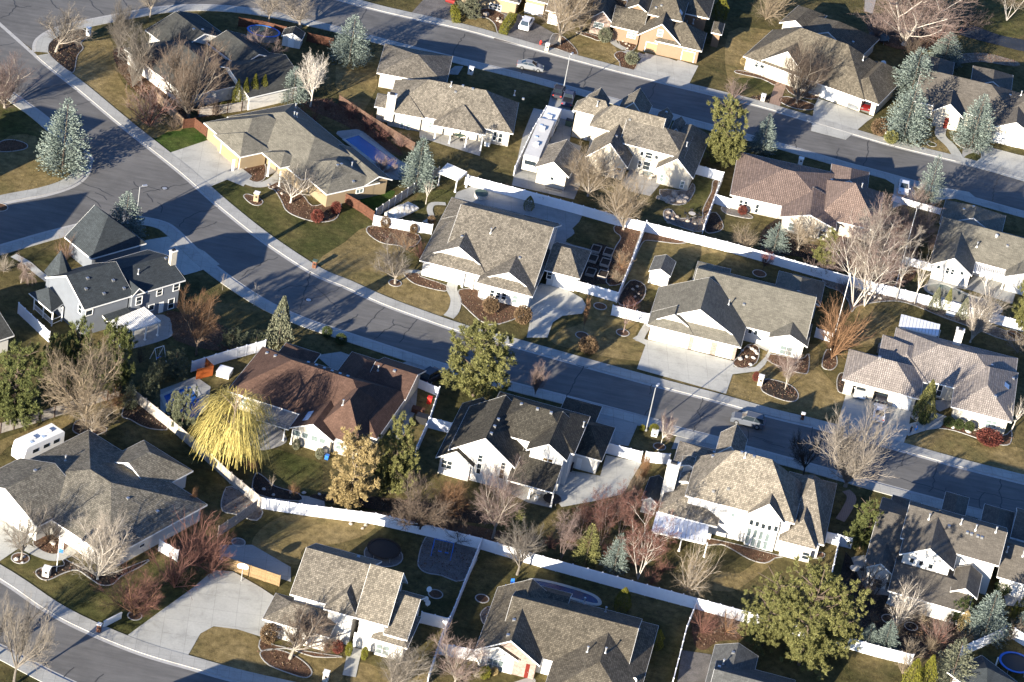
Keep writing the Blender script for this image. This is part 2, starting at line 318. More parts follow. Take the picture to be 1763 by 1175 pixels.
lawn('v', 0,250, 120,225, 260,240, 350,330, 365,420, 0,345); lawn('A3', -230,220, 20,200, 60,260, -40,500, -120,600, 0,560, -60,680, -230,560)
lawn('h', 20,800, 250,800, 440,880, 400,985, 160,990, 20,920, mt='grass_green'); lawn('i', 0,880, 200,790, 300,880, 470,990, 490,1050, 440,1060, 0,930)
lawn('B2', 960,500, 1160,510, 1400,560, 1260,600, 1180,780, 1000,820, 900,800, 790,740, 850,560, 900,500); lawn('B2', 400,340, 500,320, 700,370, 730,450, 700,560, 560,540, 370,490, mt='grass_base')
lawn('B2', 540,870, 690,900, 670,1000, 860,1050, 840,1120, 900,1190, 850,1300, 300,1190, 320,1100, 470,1050, 520,960); lawn('B2', 1240,70, 1350,90, 1300,240, 1260,290, 1160,260, 1010,240, 1180,230, mt='grass_green')
lawn('C2', 1440,270, 1600,250, 1700,200, 1800,300, 1900,430, 1762,470, 1430,380); lawn('B3', 630,940, 800,905, 990,925, 900,1010, 840,1110, 800,1180, 600,1180, 640,1080)
lawn('C3', 0,100, 140,90, 380,50, 380,200, 540,390, 530,500, 390,560, 200,510, 0,460); lawn('C3', 970,690, 1150,620, 1300,640, 1500,720, 1660,740, 1780,780, 1800,980, 960,720)
lawn('D0', 0,350, 180,290, 380,350, 260,400, 240,480, 400,470, 520,440, 640,520, 780,510, 960,410, 1200,330, 1380,430, 860,860, 200,560, mt='grass_green')
lawn('D1', 0,180, 200,50, 540,70, 800,110, 740,180, 560,240, 330,270, 300,360, 250,380, 0,300); lawn('D0', 1360,840, 1500,800, 1640,830, 1760,900, 1760,1140, 1270,1000)
lawn('D1', 0,860, 40,930, 200,960, 620,1020, 560,1175, 380,1230, 0,1130); lawn('D1', 680,1040, 900,1090, 1020,1060, 1100,1000, 1150,1175, 640,1200)
lawn('C1', 0,790, 120,760, 280,800, 440,860, 440,1010, 350,1060, 180,1010, 90,950, mt='grass_green'); lawn('D2', 1150,640, 1400,440, 1540,440, 1700,330, 1762,370, 1600,500, 1500,560, 1400,560, 1300,560)
lawn('C0', 0,700, 260,610, 480,520, 470,620, 370,640, 300,620, 60,740, 0,800); lawn('A3', 1500,150, 1530,-60, 1770,-60, 1770,230, 1600,240, 1480,190, mt='grass_green')
# --- driveways and paths
drive('A0', 1140,1035, 1395,950, 1450,940, 1640,1145, 1700,1190, 1640,1260, 1530,1215, 1385,1275, 1230,1175)
path('a', 300,700, 360,800, 480,850, 600,830, 700,750, 720,640, w=1.6); slab('a', 560,770, 800,700, 780,600, 600,620)
drive('A2', -50,70, 60,100, 330,250, 310,300, 170,330, -120,270, -50,150, mt='gravel'); drive('A1', 1050,90, 1240,-120, 1330,-60, 1340,170, mt='gravel')
drive('g', 790,600, 1050,660, 1140,690, 1160,680, 1320,730, 1385,745, 1275,960, 655,800, 710,710); path('g', 560,560, 440,490, 430,420, 490,370, w=1.4); path('g', 560,575, 700,640, 760,610, w=1.6, mt='concrete_grey')
drive('h', 870,1000, 1150,1090, 1430,1190, 1370,1230, 1150,1420, 800,1330, 830,1080); path('h', 420,1110, 480,900, 560,800, 700,760, w=2.0, mt='paver')
drive('i', 730,940, 1110,1040, 1300,1080, 1300,1350, 480,1110, 520,1060, 560,1080, 680,1120, 740,1070); path('i', 520,1090, 440,960, 330,850, 340,760, w=2.0); slab('i', 560,950, 740,960, 700,1110, 540,1100)
drive('c', 270,90, 470,130, 420,330, 210,300, mt='concrete_grey'); slab('c', 100,250, 470,330, 430,560, 540,600, 500,700, 530,950, 470,1090, -100,960, 0,500, mt='concrete_grey')
drive('b', 900,320, 985,320, 930,410, 800,400, mt='concrete_grey'); slab('b', 540,960, 640,930, 1190,1060, 1150,1230, 860,1140, 540,1040); drive('f', 1400,300, 1740,380, 1820,560, 1580,640, 1600,420, mt='concrete')
drive('j', 330,20, 560,60, 620,110, 330,130, 220,180, 250,40, mt='concrete'); slab('j', 180,900, 220,810, 520,920, 640,800, 880,860, 1000,960, 960,1090, 560,960, mt='concrete_grey')
drive('d', 1180,900, 1300,930, 1440,970, 1560,1040, 1600,1110, 1560,1180, 1380,1200, 1290,1260, 1240,1400, 1050,1400, 1090,1200, 1060,1110, 1090,1020)
path('d', 420,760, 390,860, 360,950, 400,1050, 380,1150, 330,1210, w=1.7); path('d', -110,790, 100,800, 320,870, w=.9)
slab('x', 820,470, 1050,380, 1110,430, 1700,560, 2150,660, 2250,700, 2200,800, 2100,900, 1500,700, 800,530, mt='concrete_grey'); path('x', 700,600, 560,600, 520,660, 540,760, 470,810, w=1.0)
slab('d', 1300,250, 1440,260, 1490,300, 1450,360, 1490,440, 1410,520, 1640,590, 1600,620, 1280,540, mt='concrete_grey', sm=True)
drive('e', 60,830, 250,870, 440,920, 870,1030, 870,1080, 960,1100, 1070,1080, 1170,980, 1190,930, 1100,880, 1000,800, 1190,820, 1210,960, 1160,1060, 1100,1120, 860,1150, 800,1330, -20,1100, 60,880, -60,820, -10,790)
path('e', 85,690, 30,780, 0,850, w=1.2); slab('e', 980,800, 1190,830, 1180,940, 1100,900)
drive('H', 40,820, 80,680, 630,830, 600,1010, 560,1110, 560,1130, 0,1010); path('H', 560,1000, 720,950, 820,930, 870,850, w=2.4); slab('H', 740,740, 980,720, 960,790, 870,830, mt='patio')
drive('y', 760,120, 1240,40, 1370,90, 1560,180, 1700,300, 1480,370, 1370,400, 1300,330, mt='concrete'); path('B0', 90,590, 180,640, 250,700, 330,760, w=1.3); slab('y', 780,1060, 870,1080, 1220,980, 1260,900, 1180,760, 700,820, 690,960, mt='concrete_grey', sm=True)
slab('k', 320,960, 480,930, 560,870, 480,760, 330,740, 240,880, mt='patio', sm=True); slab('C0', 1080,360, 1320,270, 1420,340, 1400,480, 1080,520, mt='concrete_grey'); drive('k', 800,160, 1010,130, 1400,270, 1600,200, 1900,290, 1660,420, 1640,640, 1500,900, 1350,640, mt='concrete_grey')
slab('c', 900,940, 1010,780, 1230,850, 1280,930, 1170,1060, 960,1010, mt='patio'); drive('C2', 440,420, 1000,560, 960,620, 850,600, 790,740, 640,720, 600,600, mt='concrete_grey')
drive('C2', 1110,680, 1150,640, 1500,720, 1400,760, 1080,760, mt='concrete_grey'); slab('C2', 280,1080, 380,900, 600,940, 640,800, 880,850, 820,950, 760,1060, 560,1110, 340,1150, mt='concrete'); slab('l', 700,900, 900,960, 1150,1040, 1120,1150, 900,1100, 700,1000, mt='patio')
drive('D0', 860,860, 1050,720, 1300,540, 1440,420, 1570,430, 1760,540, 1850,600, 1790,880, 1600,820, 1440,800, 1350,850, 1265,1000, 1150,980); slab('D0', 1480,250, 1700,250, 1960,400, 1960,500, 1480,350, mt='concrete_grey')
path('n', 970,1130, 940,1220, 900,1400, w=1.7); drive('m', -60,640, 100,630, 360,860, 320,1000, 220,1060, 0,1210, -400,1300, -500,700); path('m', 210,1080, 330,1140, 470,1180, 600,1140, 680,1050, 700,1000, w=1.5)
slab('o', 400,1015, 570,960, 600,1000, 580,1100, 300,1100, mt='patio'); slab('p', 40,640, 300,620, 460,960, 420,1070, 130,960, 30,800, mt='patio', sm=True); drive('p', 1050,90, 1800,260, 1800,500, 1600,420, 1550,560, 1480,480, 1300,240, mt='concrete_grey')
slab('C1', 290,1070, 460,1090, 470,1160, 290,1150, mt='patio'); path('C3', 560,1040, 600,1090, 560,1180, 520,1240, w=1.4, mt='paver'); slab('D2', 1150,960, 1350,990, 1330,1175, 1120,1175, mt='gravel'); drive('p', 1530,880, 1760,950, 1760,1100, 1580,1080, mt='concrete_grey')
slab('A3', 690,-20, 770,-20, 740,95, 685,80, mt='wood_grey')
# --- planting beds
bed('A0', 310,300, 350,265, 480,210, 560,200, 600,240, 545,290, 560,330, 520,380, 500,480, 460,480, 340,380, mt='mulch_dark'); bed('a', 315,730, 370,690, 460,670, 560,640, 570,780, 490,825, 400,790)
bed('a', 370,950, 420,935, 540,990, 530,1030, 470,1035, 410,1000); bed('a', 600,870, 700,820, 900,930, 1000,1040, 1150,1010, 1260,1000, 1250,1100, 1200,1170, 1050,1190, 860,1140, 760,1080, 720,1000, 660,900)
bed('A0', 0,960, 90,945, 180,975, 160,1010, 0,1025); bed('v', 100,170, 300,110, 520,200, 560,280, 480,400, 420,430, 380,310, 280,230, 120,215); bed('v', 1060,600, 1120,430, 1260,480, 1400,620, 1410,700, 1160,620)
bed('g', 490,430, 560,420, 680,470, 680,540, 620,580, 520,530); bed('g', 440,620, 520,580, 640,620, 700,700, 655,795, 515,755, 500,700); bed('g', 10,370, 120,370, 300,430, 380,450, 260,460, 180,430)
bed('h', 40,740, 100,720, 470,810, 450,870, 300,800); bed('h', 480,1020, 560,980, 830,1060, 810,1110, 700,1110, 580,1080); bed('h', 560,850, 900,820, 870,1000, 620,960); bed('i', 460,860, 600,800, 720,900, 725,960, 660,985, 520,950); bed('i', 565,1070, 660,1020, 740,1060, 715,1125, 640,1110, mt='grass_green', edge=None)
bed('h', 160,1000, 260,970, 400,980, 380,1070, 250,1040, mt='mulch_dark', edge=None); bed('B1', 750,430, 800,390, 1100,450, 1060,530, 950,520, 840,500); bed('B1', 1000,700, 1100,690, 1110,730, 1280,790, 1275,830, 1100,790, 1030,750)
bed('d', 430,960, 600,960, 640,1050, 1060,1100, 1000,1200, 700,1280, 480,1110, 440,1060); ring('B1', 940,775); ring('d', 1725,1110); ring('B2', 478,1128); ring('B2', 752,1110); ring('e', 1107,222, 1.1); ring('i', 240,935, .85, 'grass_green')
bed('B2', 700,390, 790,380, 880,400, 830,560, 790,700, 740,780, 640,770, 690,560, 740,470, 700,430); bed('B2', 460,780, 540,520, 690,560, 670,760, 600,780, mt='mulch_dark', edge=None); bed('B2', 850,560, 900,400, 1010,430, 1200,480, 1130,510, 950,490, 880,510, 800,700)
bed('B2', 720,900, 800,760, 900,790, 890,880, 800,930, mt='mulch_dark'); bed('B2', 1360,90, 1400,90, 1340,290, 1310,380, 1290,300, 1310,240, 1350,160); bed('B2', 1030,290, 1080,280, 1140,340, 1290,330, 1280,430, 1120,390, 1040,350, mt='gravel'); bed('c', 1260,1000, 1500,1010, 1560,940, 1580,1010, 1490,1130, 1330,1120, mt='rock_bed')
bed('f', 10,630, 70,600, 280,700, 270,730, 100,700, 30,670, mt='gravel'); bed('B2', 1310,330, 1380,300, 1430,390, 1390,430, 1310,430, mt='mulch_dark'); bed('B3', 0,420, 150,330, 250,480, 520,560, 720,650, 550,700, 260,600, 0,560, mt='mulch_dark', edge=None)
bed('B3', 600,970, 640,930, 800,900, 930,900, 1060,940, 1200,1000, 1400,1070, 1640,1160, 1700,1120, 1000,890, 440,740, 400,700, 420,790, 520,830, 580,900, mt='rock_bed'); bed('B3', 530,380, 960,330, 1050,560, 960,790, 480,660, mt='mulch', edge=None)
bed('e', 860,1050, 900,1000, 1000,880, 1100,900, 1080,1040, 950,1095); bed('e', 1185,1020, 1200,960, 1480,1010, 1560,960, 1555,1120, 1500,1140, 1330,1090); bed('C3', 0,300, 60,290, 190,330, 240,390, 220,435, 140,430, 0,370, mt='mulch_dark'); bed('C3', 400,200, 430,90, 490,120, 500,190, 460,225)
bed('C3', 500,300, 520,250, 560,260, 555,370, 510,370, mt='mulch_dark'); bed('H', 630,840, 770,830, 760,910, 660,900, mt='rock_bed'); bed('H', 830,960, 850,900, 1160,970, 1400,1030, 1470,990, 1475,1060, 1440,1110, 1300,1090, 1000,990); bed('D3', 240,320, 400,300, 400,340, 250,330)
bed('D0', 240,430, 300,400, 430,390, 420,340, 500,380, 640,440, 700,420, 760,440, 1000,350, 940,400, 820,460, 760,515, 680,520, 600,470, 520,420, 430,440, 330,485, 270,475, mt='mulch_dark'); ring('D0', 137,340, 1.15); ring('D0', 908,728, .9); ring('D0', 1607,232, .9, 'gravel')
bed('D0', 220,230, 330,180, 480,220, 440,290, 370,320, 280,290); bed('C0', 490,630, 540,560, 720,620, 650,665, 560,668); bed('C0', 820,530, 900,420, 1130,610, 1040,625, 950,600, 880,560, mt='mulch_dark'); bed('C0', 1500,1175, 1500,1080, 1560,1010, 1760,1150, 1730,1240, 1600,1200, mt='gravel')
bed('C1', 0,925, 60,950, 130,1010, 290,1060, 290,1110, 0,1060, mt='mulch_dark'); bed('n', 50,1150, 60,1030, 180,1100, 620,1180, 830,1210, 560,1210, 300,1130); bed('D1', 30,990, 60,960, 140,955, 250,990, 340,1050, 380,1110, 340,1145, 240,1120, 90,1060)
bed('D1', 1095,360, 1130,230, 1200,190, 1490,280, 1400,490, 1250,455, 1160,440, 1110,410, mt='gravel'); ring('D1', 1213,582, .95); ring('D1', 1527,612, .9); bed('D1', 1515,720, 1560,670, 1600,690, 1550,790, mt='gravel'); pass; pass
bed('z', 530,900, 560,850, 1080,980, 1060,1000, 980,1040, 860,1010, 720,930, 640,895, mt='mulch'); ring('D3', 850,750, 1, 'terracotta'); ring('D3', 1000,800, .9, 'terracotta'); ring('C2', 1000,742, .9); ring('A0', 0,1400, 1.2)
bed('D2', 1240,640, 1580,770, 1560,880, 1400,900, 1300,960, 1230,900, mt='mulch', edge=None); bed('D1', 800,20, 1762,180, 1700,260, 820,90, mt='mulch', edge=None); bed('C1', 450,1060, 900,1090, 1500,1175, 1500,1260, 460,1110, mt='mulch_dark', edge=None); bed('D3', 560,300, 700,560, 900,600, 1330,740, 1300,1000, 800,980, 520,820, mt='mulch_dark', edge=None)
bed('A3', 730,120, 1120,220, 1130,330, 900,330, 740,250, mt='mulch', edge=None); bed('A3', 1260,410, 1320,370, 1500,360, 1720,420, 1700,450, 1480,420, 1330,430, mt='rock_bed', edge=None); bed('A0', 760,350, 860,560, 1090,760, 1270,790, 1100,560, 900,340, mt='mulch', edge=None); bed('C3', 1640,-20, 1700,-40, 1800,40, 1800,80, mt='mulch')
bed('a', 0,190, 560,60, 900,30, 1000,50, 1250,110, 1800,520, 1740,560, 1300,300, 1000,170, 780,60, 0,230, mt='mulch', edge=None); bed('D0', 1080,290, 1260,200, 1450,250, 1480,330, 1200,330, mt='mulch', edge=None); bed('y', 1200,760, 1330,740, 1800,900, 1800,1100, 1300,1000, mt='mulch', edge=None)
wt = MB(); wt.poly(up(smooth(G('A3', 1330,190, 1400,170, 1600,240, 1780,280, 1780,350, 1560,300, 1340,240), True), .05), 'water_dark'); struct('creek', wt, 'dark creek at the top right')
# --- crack seal and manholes
def crack(f, *c, w=.16):
    p = G(f, *c); rng = random.Random(int(c[0]*7+c[1])); q = [p[0]]
    for a, b in zip(p, p[1:]):
        n = max(1, int((b-a).length/.7)); d = (b-a); nn = Vector((-d.y, d.x, 0)).normalized()
        for i in range(1, n+1): q.append(a+d*(i/n)+nn*rng.uniform(-.22, .22)*(i < n))
    strip('crack', q, -w/2, w/2, .0165, 'cracks')
for c in (('A0',0,125, 60,105, 110,40, 130,50, 210,45), ('A0',110,45, 90,0), ('A0',340,0, 370,40, 480,130), ('A0',600,0, 650,60, 700,100), ('A0',830,0, 870,50, 900,70), ('A0',210,625, 330,590, 440,570), ('A0',430,640, 520,610), ('A0',500,710, 610,685), ('A0',0,310, 100,290),
 ('A1',745,60, 720,120, 700,160), ('A1',1410,230, 1350,320, 1320,385), ('v',755,620, 745,720, 710,940), ('v',1620,850, 1560,960, 1500,1100), ('v',895,665, 870,740), ('A2',975,565, 930,680, 910,720), ('A3',220,940, 225,1000), ('A3',515,1000, 495,1070), ('A3',720,945, 700,1060, 680,1120), ('B3',1590,60, 1560,130, 1545,220),
 ('B0',540,90, 640,130, 770,190), ('B0',550,180, 640,220, 680,265), ('B0',900,90, 935,130), ('B0',835,165, 900,140, 1000,125, 1080,150), ('B0',965,165, 1100,140, 1270,100), ('B0',990,170, 1030,230), ('B0',1060,230, 1095,265, 1085,300), ('B0',1210,395, 1240,345, 1330,300, 1470,265), ('B0',1280,440, 1290,425, 1400,390, 1460,360), ('B0',1630,730, 1660,700, 1762,650), ('B0',640,165, 700,190, 720,215),
 ('B1',0,660, 60,630, 150,600), ('B1',370,700, 340,800, 305,950), ('B1',150,830, 240,790, 340,800, 400,790), ('B1',340,890, 460,855, 590,800), ('B1',390,800, 460,850, 540,930), ('B1',870,935, 800,1010, 740,1080), ('B1',690,985, 620,1040, 530,1060), ('B1',1090,1020, 1040,1080, 970,1175), ('B1',800,1150, 870,1090, 940,1055, 1040,1080), ('B1',930,1020, 935,1060),
 ('C2',490,200, 430,290, 375,410), ('C2',440,190, 490,205, 520,210), ('C2',950,325, 930,390), ('C2',950,450, 910,510, 900,550), ('C2',1290,415, 1255,500, 1275,535, 1355,550), ('C2',1300,515, 1250,590, 1225,640), ('C2',1595,620, 1600,670, 1560,725), ('C2',1600,670, 1700,690, 1762,715), ('C3',335,610, 320,680, 290,720), ('C3',0,700, 150,750), ('C3',970,785, 940,870, 900,890), ('C3',1180,845, 1160,930, 1150,1015, 1120,1045), ('C3',890,945, 1000,980, 1150,1020, 1230,1045, 1460,1100), ('C3',1605,960, 1600,1060, 1610,1160), ('C3',1500,1050, 1460,1100, 1470,1160), ('C3',1440,1040, 1600,1080, 1762,1110), ('C3',1235,1020, 1230,1060),
 ('D0',330,710, 250,780), ('D0',500,1075, 430,1140), ('D0',700,1120, 640,1175)): crack(*c, w=.15)
for i, (f, x, y, lb) in enumerate((('B0',1110,135,'round manhole cover in the street near the lamp at the intersection'), ('B1',357,888,'manhole cover with crack seal around it in the curving street'))):
    c = G(f, x, y)[0]; mb = MB(); mb.lathe(c, [(.62, .012), (.62, .026), (.42, .026), (.4, .02)], 20, 'cracks'); mb.lathe(c, [(.39, .015), (.38, .03)], 20, 'galv'); mb.build('manhole_cover', org=c, label=lb, cat='manhole cover')
# ------------------------------------------------------------------ houses: wings of wall and roof measured from the photo
PIT = []
class Wing: pass
def make_wing(f, e, w, i):
    kind, A, B, he, o = w; o = dict(o); g = Wing(); g.he = he = he+i*.006; n = Vector((-e.y, e.x, 0)); g.e, g.n = e, n
    a, b = at(px(f, *A), he), at(px(f, *B), he); W_ = (b-a).dot(e)
    if o.get('an') == 'B': a = b-e*W_
    ends = o.get('ends', 'hh'); t_ = o.get('t', .25); p = o.get('p'); dep = o.get('dep')
    g.ends = ends; g.t = t_
    if kind == 'L':
        g.L, s = W_, dep/2 if dep else None
        if 'r' in o:
            v = ray(px(f, *o['r'])); sv = o.get('sv', '')
            if sv == 'rl': q = e-n; t = -(q.dot(cC-a))/q.dot(v)
            elif sv == 'rr': q = e+n; t = (W_-q.dot(cC-a))/q.dot(v)
            elif sv in ('gl', 'gr'): t = ((0 if sv == 'gl' else W_)-e.dot(cC-a))/e.dot(v)
            else: t = (p*n.dot(cC-a)+he-cC.z)/(v.z-p*n.dot(v))
            X = cC+v*t; s = n.dot(X-a)
            if sv: p = (X.z-he)/s
            if 'dep' in o: s = dep/2
        g.R, g.X = e, n
    else:
        s = W_/2; g.L = dep; g.R, g.X = n, e
        if 'r' in o and p is None:
            v = ray(px(f, *o['r'])); dn = {'g': 0, 'h': s, 'd': t_*s}[ends[0]]; t = (dn-n.dot(cC-a))/n.dot(v); p = ((cC+v*t).z-he)/s
    PIT.append((f, i, kind, round(s, 1), round(p, 2), round(g.L, 1)))
    p = max(.25, min(1.15, p)); s = max(1.0, min(13, s)); g.s, g.p, g.O, g.kind = s, p, a, kind; g.walls = o.get('walls', True); g.H = he+p*s
    g.flat = o.get('wm'); return g
def wpt(g, r, x, z): q = g.O+g.R*r+g.X*x; return Vector((q.x, q.y, z))
def roof_faces(g):
    s, L, he, p, H = g.s, g.L, g.he, g.p, g.H; W2 = 2*s; ia = ib = 0; out = []; gab = []
    def ins(c): return {'g': 0, 'h': min(s, L/2-.01), 'd': g.t*s}[c]
    ia, ib = ins(g.ends[0]), ins(g.ends[1])
    for sd in (0, 1):
        X = lambda x: x if sd == 0 else W2-x
        pts = [(0, 0, he), (L, 0, he)]
        if g.ends[1] == 'd': pts += [(L-ib, ib, he+p*ib)]
        pts += [(L-ib, s, H)]
        if abs(ia+ib-L) > .05: pts += [(ia, s, H)]
        if g.ends[0] == 'd': pts += [(ia, ia, he+p*ia)]
        out.append([wpt(g, r, X(x), z) for r, x, z in pts])
    for c, i_, r0_, sg in ((g.ends[0], ia, 0, 1), (g.ends[1], ib, L, -1)):
        if c == 'h': out.append([wpt(g, r0_, 0, he), wpt(g, r0_, W2, he), wpt(g, r0_+sg*i_, s, H)])
        if c == 'd':
            j = i_+.35; out.append([wpt(g, r0_, 0, he), wpt(g, r0_, W2, he), wpt(g, r0_+sg*j, W2-j, he+p*j), wpt(g, r0_+sg*j, j, he+p*j)])
            gab.append([wpt(g, r0_+sg*j, j, he+p*j-.02), wpt(g, r0_+sg*j, W2-j, he+p*j-.02), wpt(g, r0_+sg*j, s, H-.12)])
    return out, gab
def house(label, f, axis, wings, wall='wall_white', roof='shake_tan', opens=(), chim=(), vents=(), posts=(), name='house', cat='house', axz=2.8, group=None, door='door_white', oh=.55, post_h=None):
    a0, a1 = at(px(f, *axis[0]), axz), at(px(f, *axis[1]), axz); e = (a1-a0); e.z = 0; e.normalize()
    gs = [make_wing(f, e, w, i) for i, w in enumerate(wings)]
    c = wpt(gs[0], gs[0].L/2, gs[0].s, 0); root = thing(name, label, cat, c, group)
    rb, wb, fb = MB(), MB(), MB(); allf = []
    for k, g in enumerate(gs):
        EXCL.append([tuple(wpt(g, r_, x_, 0))[:2] for r_, x_ in ((0, 0), (g.L, 0), (g.L, 2*g.s), (0, 2*g.s))] if g.walls else [(0, 0), (0, .01), (.01, 0)])
        fs, gab = roof_faces(g); o2 = min(oh, g.s*.3)+k*.008
        for q in fs:
            nn = (q[1]-q[0]).cross(q[2]-q[0]); q = q if nn.z > 0 else q[::-1]; allf.append(q); rb.poly(q, roof); rb.poly([v-Vector((0, 0, .16)) for v in q[::-1]], 'trim')
        for q in gab: wb.poly(q, wall)
        # fascia along eaves and rakes
        W2 = 2*g.s; he, H, L, s = g.he, g.H, g.L, g.s; T = .2; D_ = .03
        segs = [((0, 0, he), (L, 0, he)), ((0, W2, he), (L, W2, he))]
        for c_, r_, sg in ((g.ends[0], 0, 1), (g.ends[1], L, -1)):
            if c_ == 'g': segs += [((r_, 0, he), (r_, s, H)), ((r_, W2, he), (r_, s, H))]
            else: segs.append(((r_, 0, he), (r_, W2, he)))
            if c_ == 'd':
                j = g.t*s; r2 = r_+sg*j; segs += [((r2, j, he+g.p*j), (r2, s, H)), ((r2, W2-j, he+g.p*j), (r2, s, H))]
        mid = wpt(g, L/2, s, 0)
        for u, w in segs:
            u, w = wpt(g, *u), wpt(g, *w); d = w-u; nn = Vector((-d.y, d.x, 0))
            if nn.length < 1e-6: continue
            nn.normalize(); cm = (u+w)/2-mid; cm.z = 0
            if nn.dot(cm) < 0: nn = -nn
            u2, w2 = u+nn*D_, w+nn*D_; zt, zb = Vector((0, 0, .012)), Vector((0, 0, -T))
            fb.poly([u2+zt, w2+zt, w2+zb, u2+zb]); fb.poly([u+zt, w+zt, w2+zt, u2+zt])
        if g.walls:
            q = .2; top = he+g.p*o2-q; rg = H-q; mt = {'BP': 'brick_pink'}.get(g.flat, g.flat or wall); g.o2 = o2
            corner = [(o2, o2), (L-o2, o2), (L-o2, W2-o2), (o2, W2-o2)]
            for si in range(4):
                (r1, x1), (r2, x2) = corner[si], corner[(si+1) % 4]
                pts = [wpt(g, r1, x1, 0), wpt(g, r2, x2, 0), wpt(g, r2, x2, top)]
                endc = g.ends[1] if si == 1 else g.ends[0] if si == 3 else 'h'
                if endc == 'g': pts.append(wpt(g, r1, s, rg))
                pts.append(wpt(g, r1, x1, top))
                # open garages cut a notch out of the front wall
                fr = (g.kind == 'L' and si == 0) or (g.kind == 'C' and si == 3)
                if fr:
                    ns = [o for o in opens if o[0] == k and o[1] == 'o']
                    if ns:
                        P0 = pts[0]; ee = (pts[1]-pts[0]); Lw = ee.length; ee.normalize(); cut = []
                        for o in ns:
                            us = []
                            for p_ in (o[2], o[3]):
                                v = ray(px(f, *p_)); nv = Vector((-ee.y, ee.x, 0)); t = nv.dot(P0-cC)/nv.dot(v); X = cC+v*t; us.append(((X-P0).dot(ee), X.z))
                            u1, u2 = sorted((us[0][0], us[1][0])); cut.append((u1, u2, max(1.9, min(top-.35, max(us[0][1], us[1][1])))))
                        cut.sort(); base = [P0]
                        for u1, u2, zt in cut:
                            A_, B_ = P0+ee*u1, P0+ee*u2; base += [A_, A_+Vector((0, 0, zt)), B_+Vector((0, 0, zt)), B_]
                        pts = base+pts[1:]
                wb.poly(pts, mt)
    wo = wb.build('wall', root, uv=True); ro = rb.build('roof', root, uv=True); fb.build('fascia', ro, org=Vector(root['_o']))
    for o in opens:
        k, kind, BL, TR = o[:4]; g = gs[k]; side = o[4] if len(o) > 4 else 'f'
        oo = g.o2 if g.walls else .3
        if side == 'f': P0 = (wpt(g, oo, oo, 0)); ee = g.e; nv = -g.n
        elif side == 'r': P0 = g.O+g.e*((g.L if g.kind == 'L' else 2*g.s)-oo)+g.n*oo; ee = g.n; nv = g.e
        else: P0 = g.O+g.e*oo+g.n*oo; ee = g.n; nv = -g.e
        uz = []
        for p_ in (BL, TR):
            v = ray(px(f, *p_)); t = nv.dot(P0-cC)/nv.dot(v); X = cC+v*t; uz.append(((X-P0).dot(ee), X.z))
        (u1, z1), (u2, z2) = uz; u1, u2 = min(u1, u2), max(u1, u2); z1, z2 = min(z1, z2), max(z1, z2); u2 = max(u2, u1+.5); z2 = max(z2, z1+.4)
        def bx(mb, ua, ub, za, zb, d0, d1, mt):
            q = [P0+ee*ua+nv*d0, P0+ee*ub+nv*d0, P0+ee*ub+nv*d1, P0+ee*ua+nv*d1]; mb.prism([Vector((v.x, v.y, 0)) for v in q], P0.z*0+za, zb, mt)
        if kind in 'wla':
            fm = MB(); t = .1; bx(fm, u1-t, u1, z1-t, z2+t, -.02, .07, 'trim'); bx(fm, u2, u2+t, z1-t, z2+t, -.02, .07, 'trim'); bx(fm, u1, u2, z2, z2+t, -.02, .068, 'trim'); bx(fm, u1, u2, z1-t, z1, -.02, .09, 'trim')
            nm = max(1, round((u2-u1)/.8)); 
            for q in range(1, nm): x = u1+(u2-u1)*q/nm; bx(fm, x-.035, x+.035, z1, z2, -.02, .05, 'trim')
            if z2-z1 > .9: bx(fm, u1, u2, (z1+z2)/2-.03, (z1+z2)/2+.03, -.02, .045, 'trim')
            wo_ = fm.build('window', root); pm = MB(); bx(pm, u1, u2, z1, z2, -.03, .02, {'w': 'glass', 'l': 'glass_light', 'a': 'glass_amber'}[kind]); pm.build('pane', wo_, org=Vector(root['_o']))
        elif kind == 'g':
            dm = MB(); z1 = 0.02; z2 = max(2.0, min(2.35, z2)); rows = 4
            for r_ in range(rows): za = z1+(z2-z1)*r_/rows; bx(dm, u1, u2, za+.015, z1+(z2-z1)*(r_+1)/rows-.015, -.02, .05, door)
            bx(dm, u1-.001, u2+.001, z1, z2, -.03, .03, door); d_ = dm.build('garage_door', root)
            tm = MB(); t = .12; bx(tm, u1-t, u1-.002, z1, z2+t, -.02, .065, 'trim'); bx(tm, u2+.002, u2+t, z1, z2+t, -.02, .065, 'trim'); bx(tm, u1, u2, z2+.002, z2+t, -.02, .066, 'trim'); tm.build('door_frame', d_, org=Vector(root['_o']))
        elif kind == 'd':
            dm = MB(); z2 = max(1.9, min(2.3, z2)); bx(dm, u1, u2, .02, z2, -.02, .05, 'door_white' if len(o) < 6 else o[5]); d_ = dm.build('door', root)
            tm = MB(); bx(tm, u2-.16, u2-.1, .95, 1.05, .05, .1, 'metal'); tm.build('handle', d_, org=Vector(root['_o']))
        elif kind == 'o':
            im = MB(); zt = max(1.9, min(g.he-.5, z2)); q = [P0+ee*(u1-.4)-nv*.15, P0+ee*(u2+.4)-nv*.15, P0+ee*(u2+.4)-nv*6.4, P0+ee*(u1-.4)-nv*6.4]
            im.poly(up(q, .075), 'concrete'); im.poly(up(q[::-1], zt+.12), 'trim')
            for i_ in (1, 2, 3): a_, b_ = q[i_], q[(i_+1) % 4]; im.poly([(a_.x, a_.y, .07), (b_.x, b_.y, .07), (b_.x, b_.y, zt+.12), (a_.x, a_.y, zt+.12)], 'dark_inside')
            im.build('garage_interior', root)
    vs = [tuple(v) for q in allf for v in q]; ix = []; b_ = 0
    for q in allf: ix.append(tuple(range(b_, b_+len(q)))); b_ += len(q)
    bvh = BVHTree.FromPolygons(vs, ix)
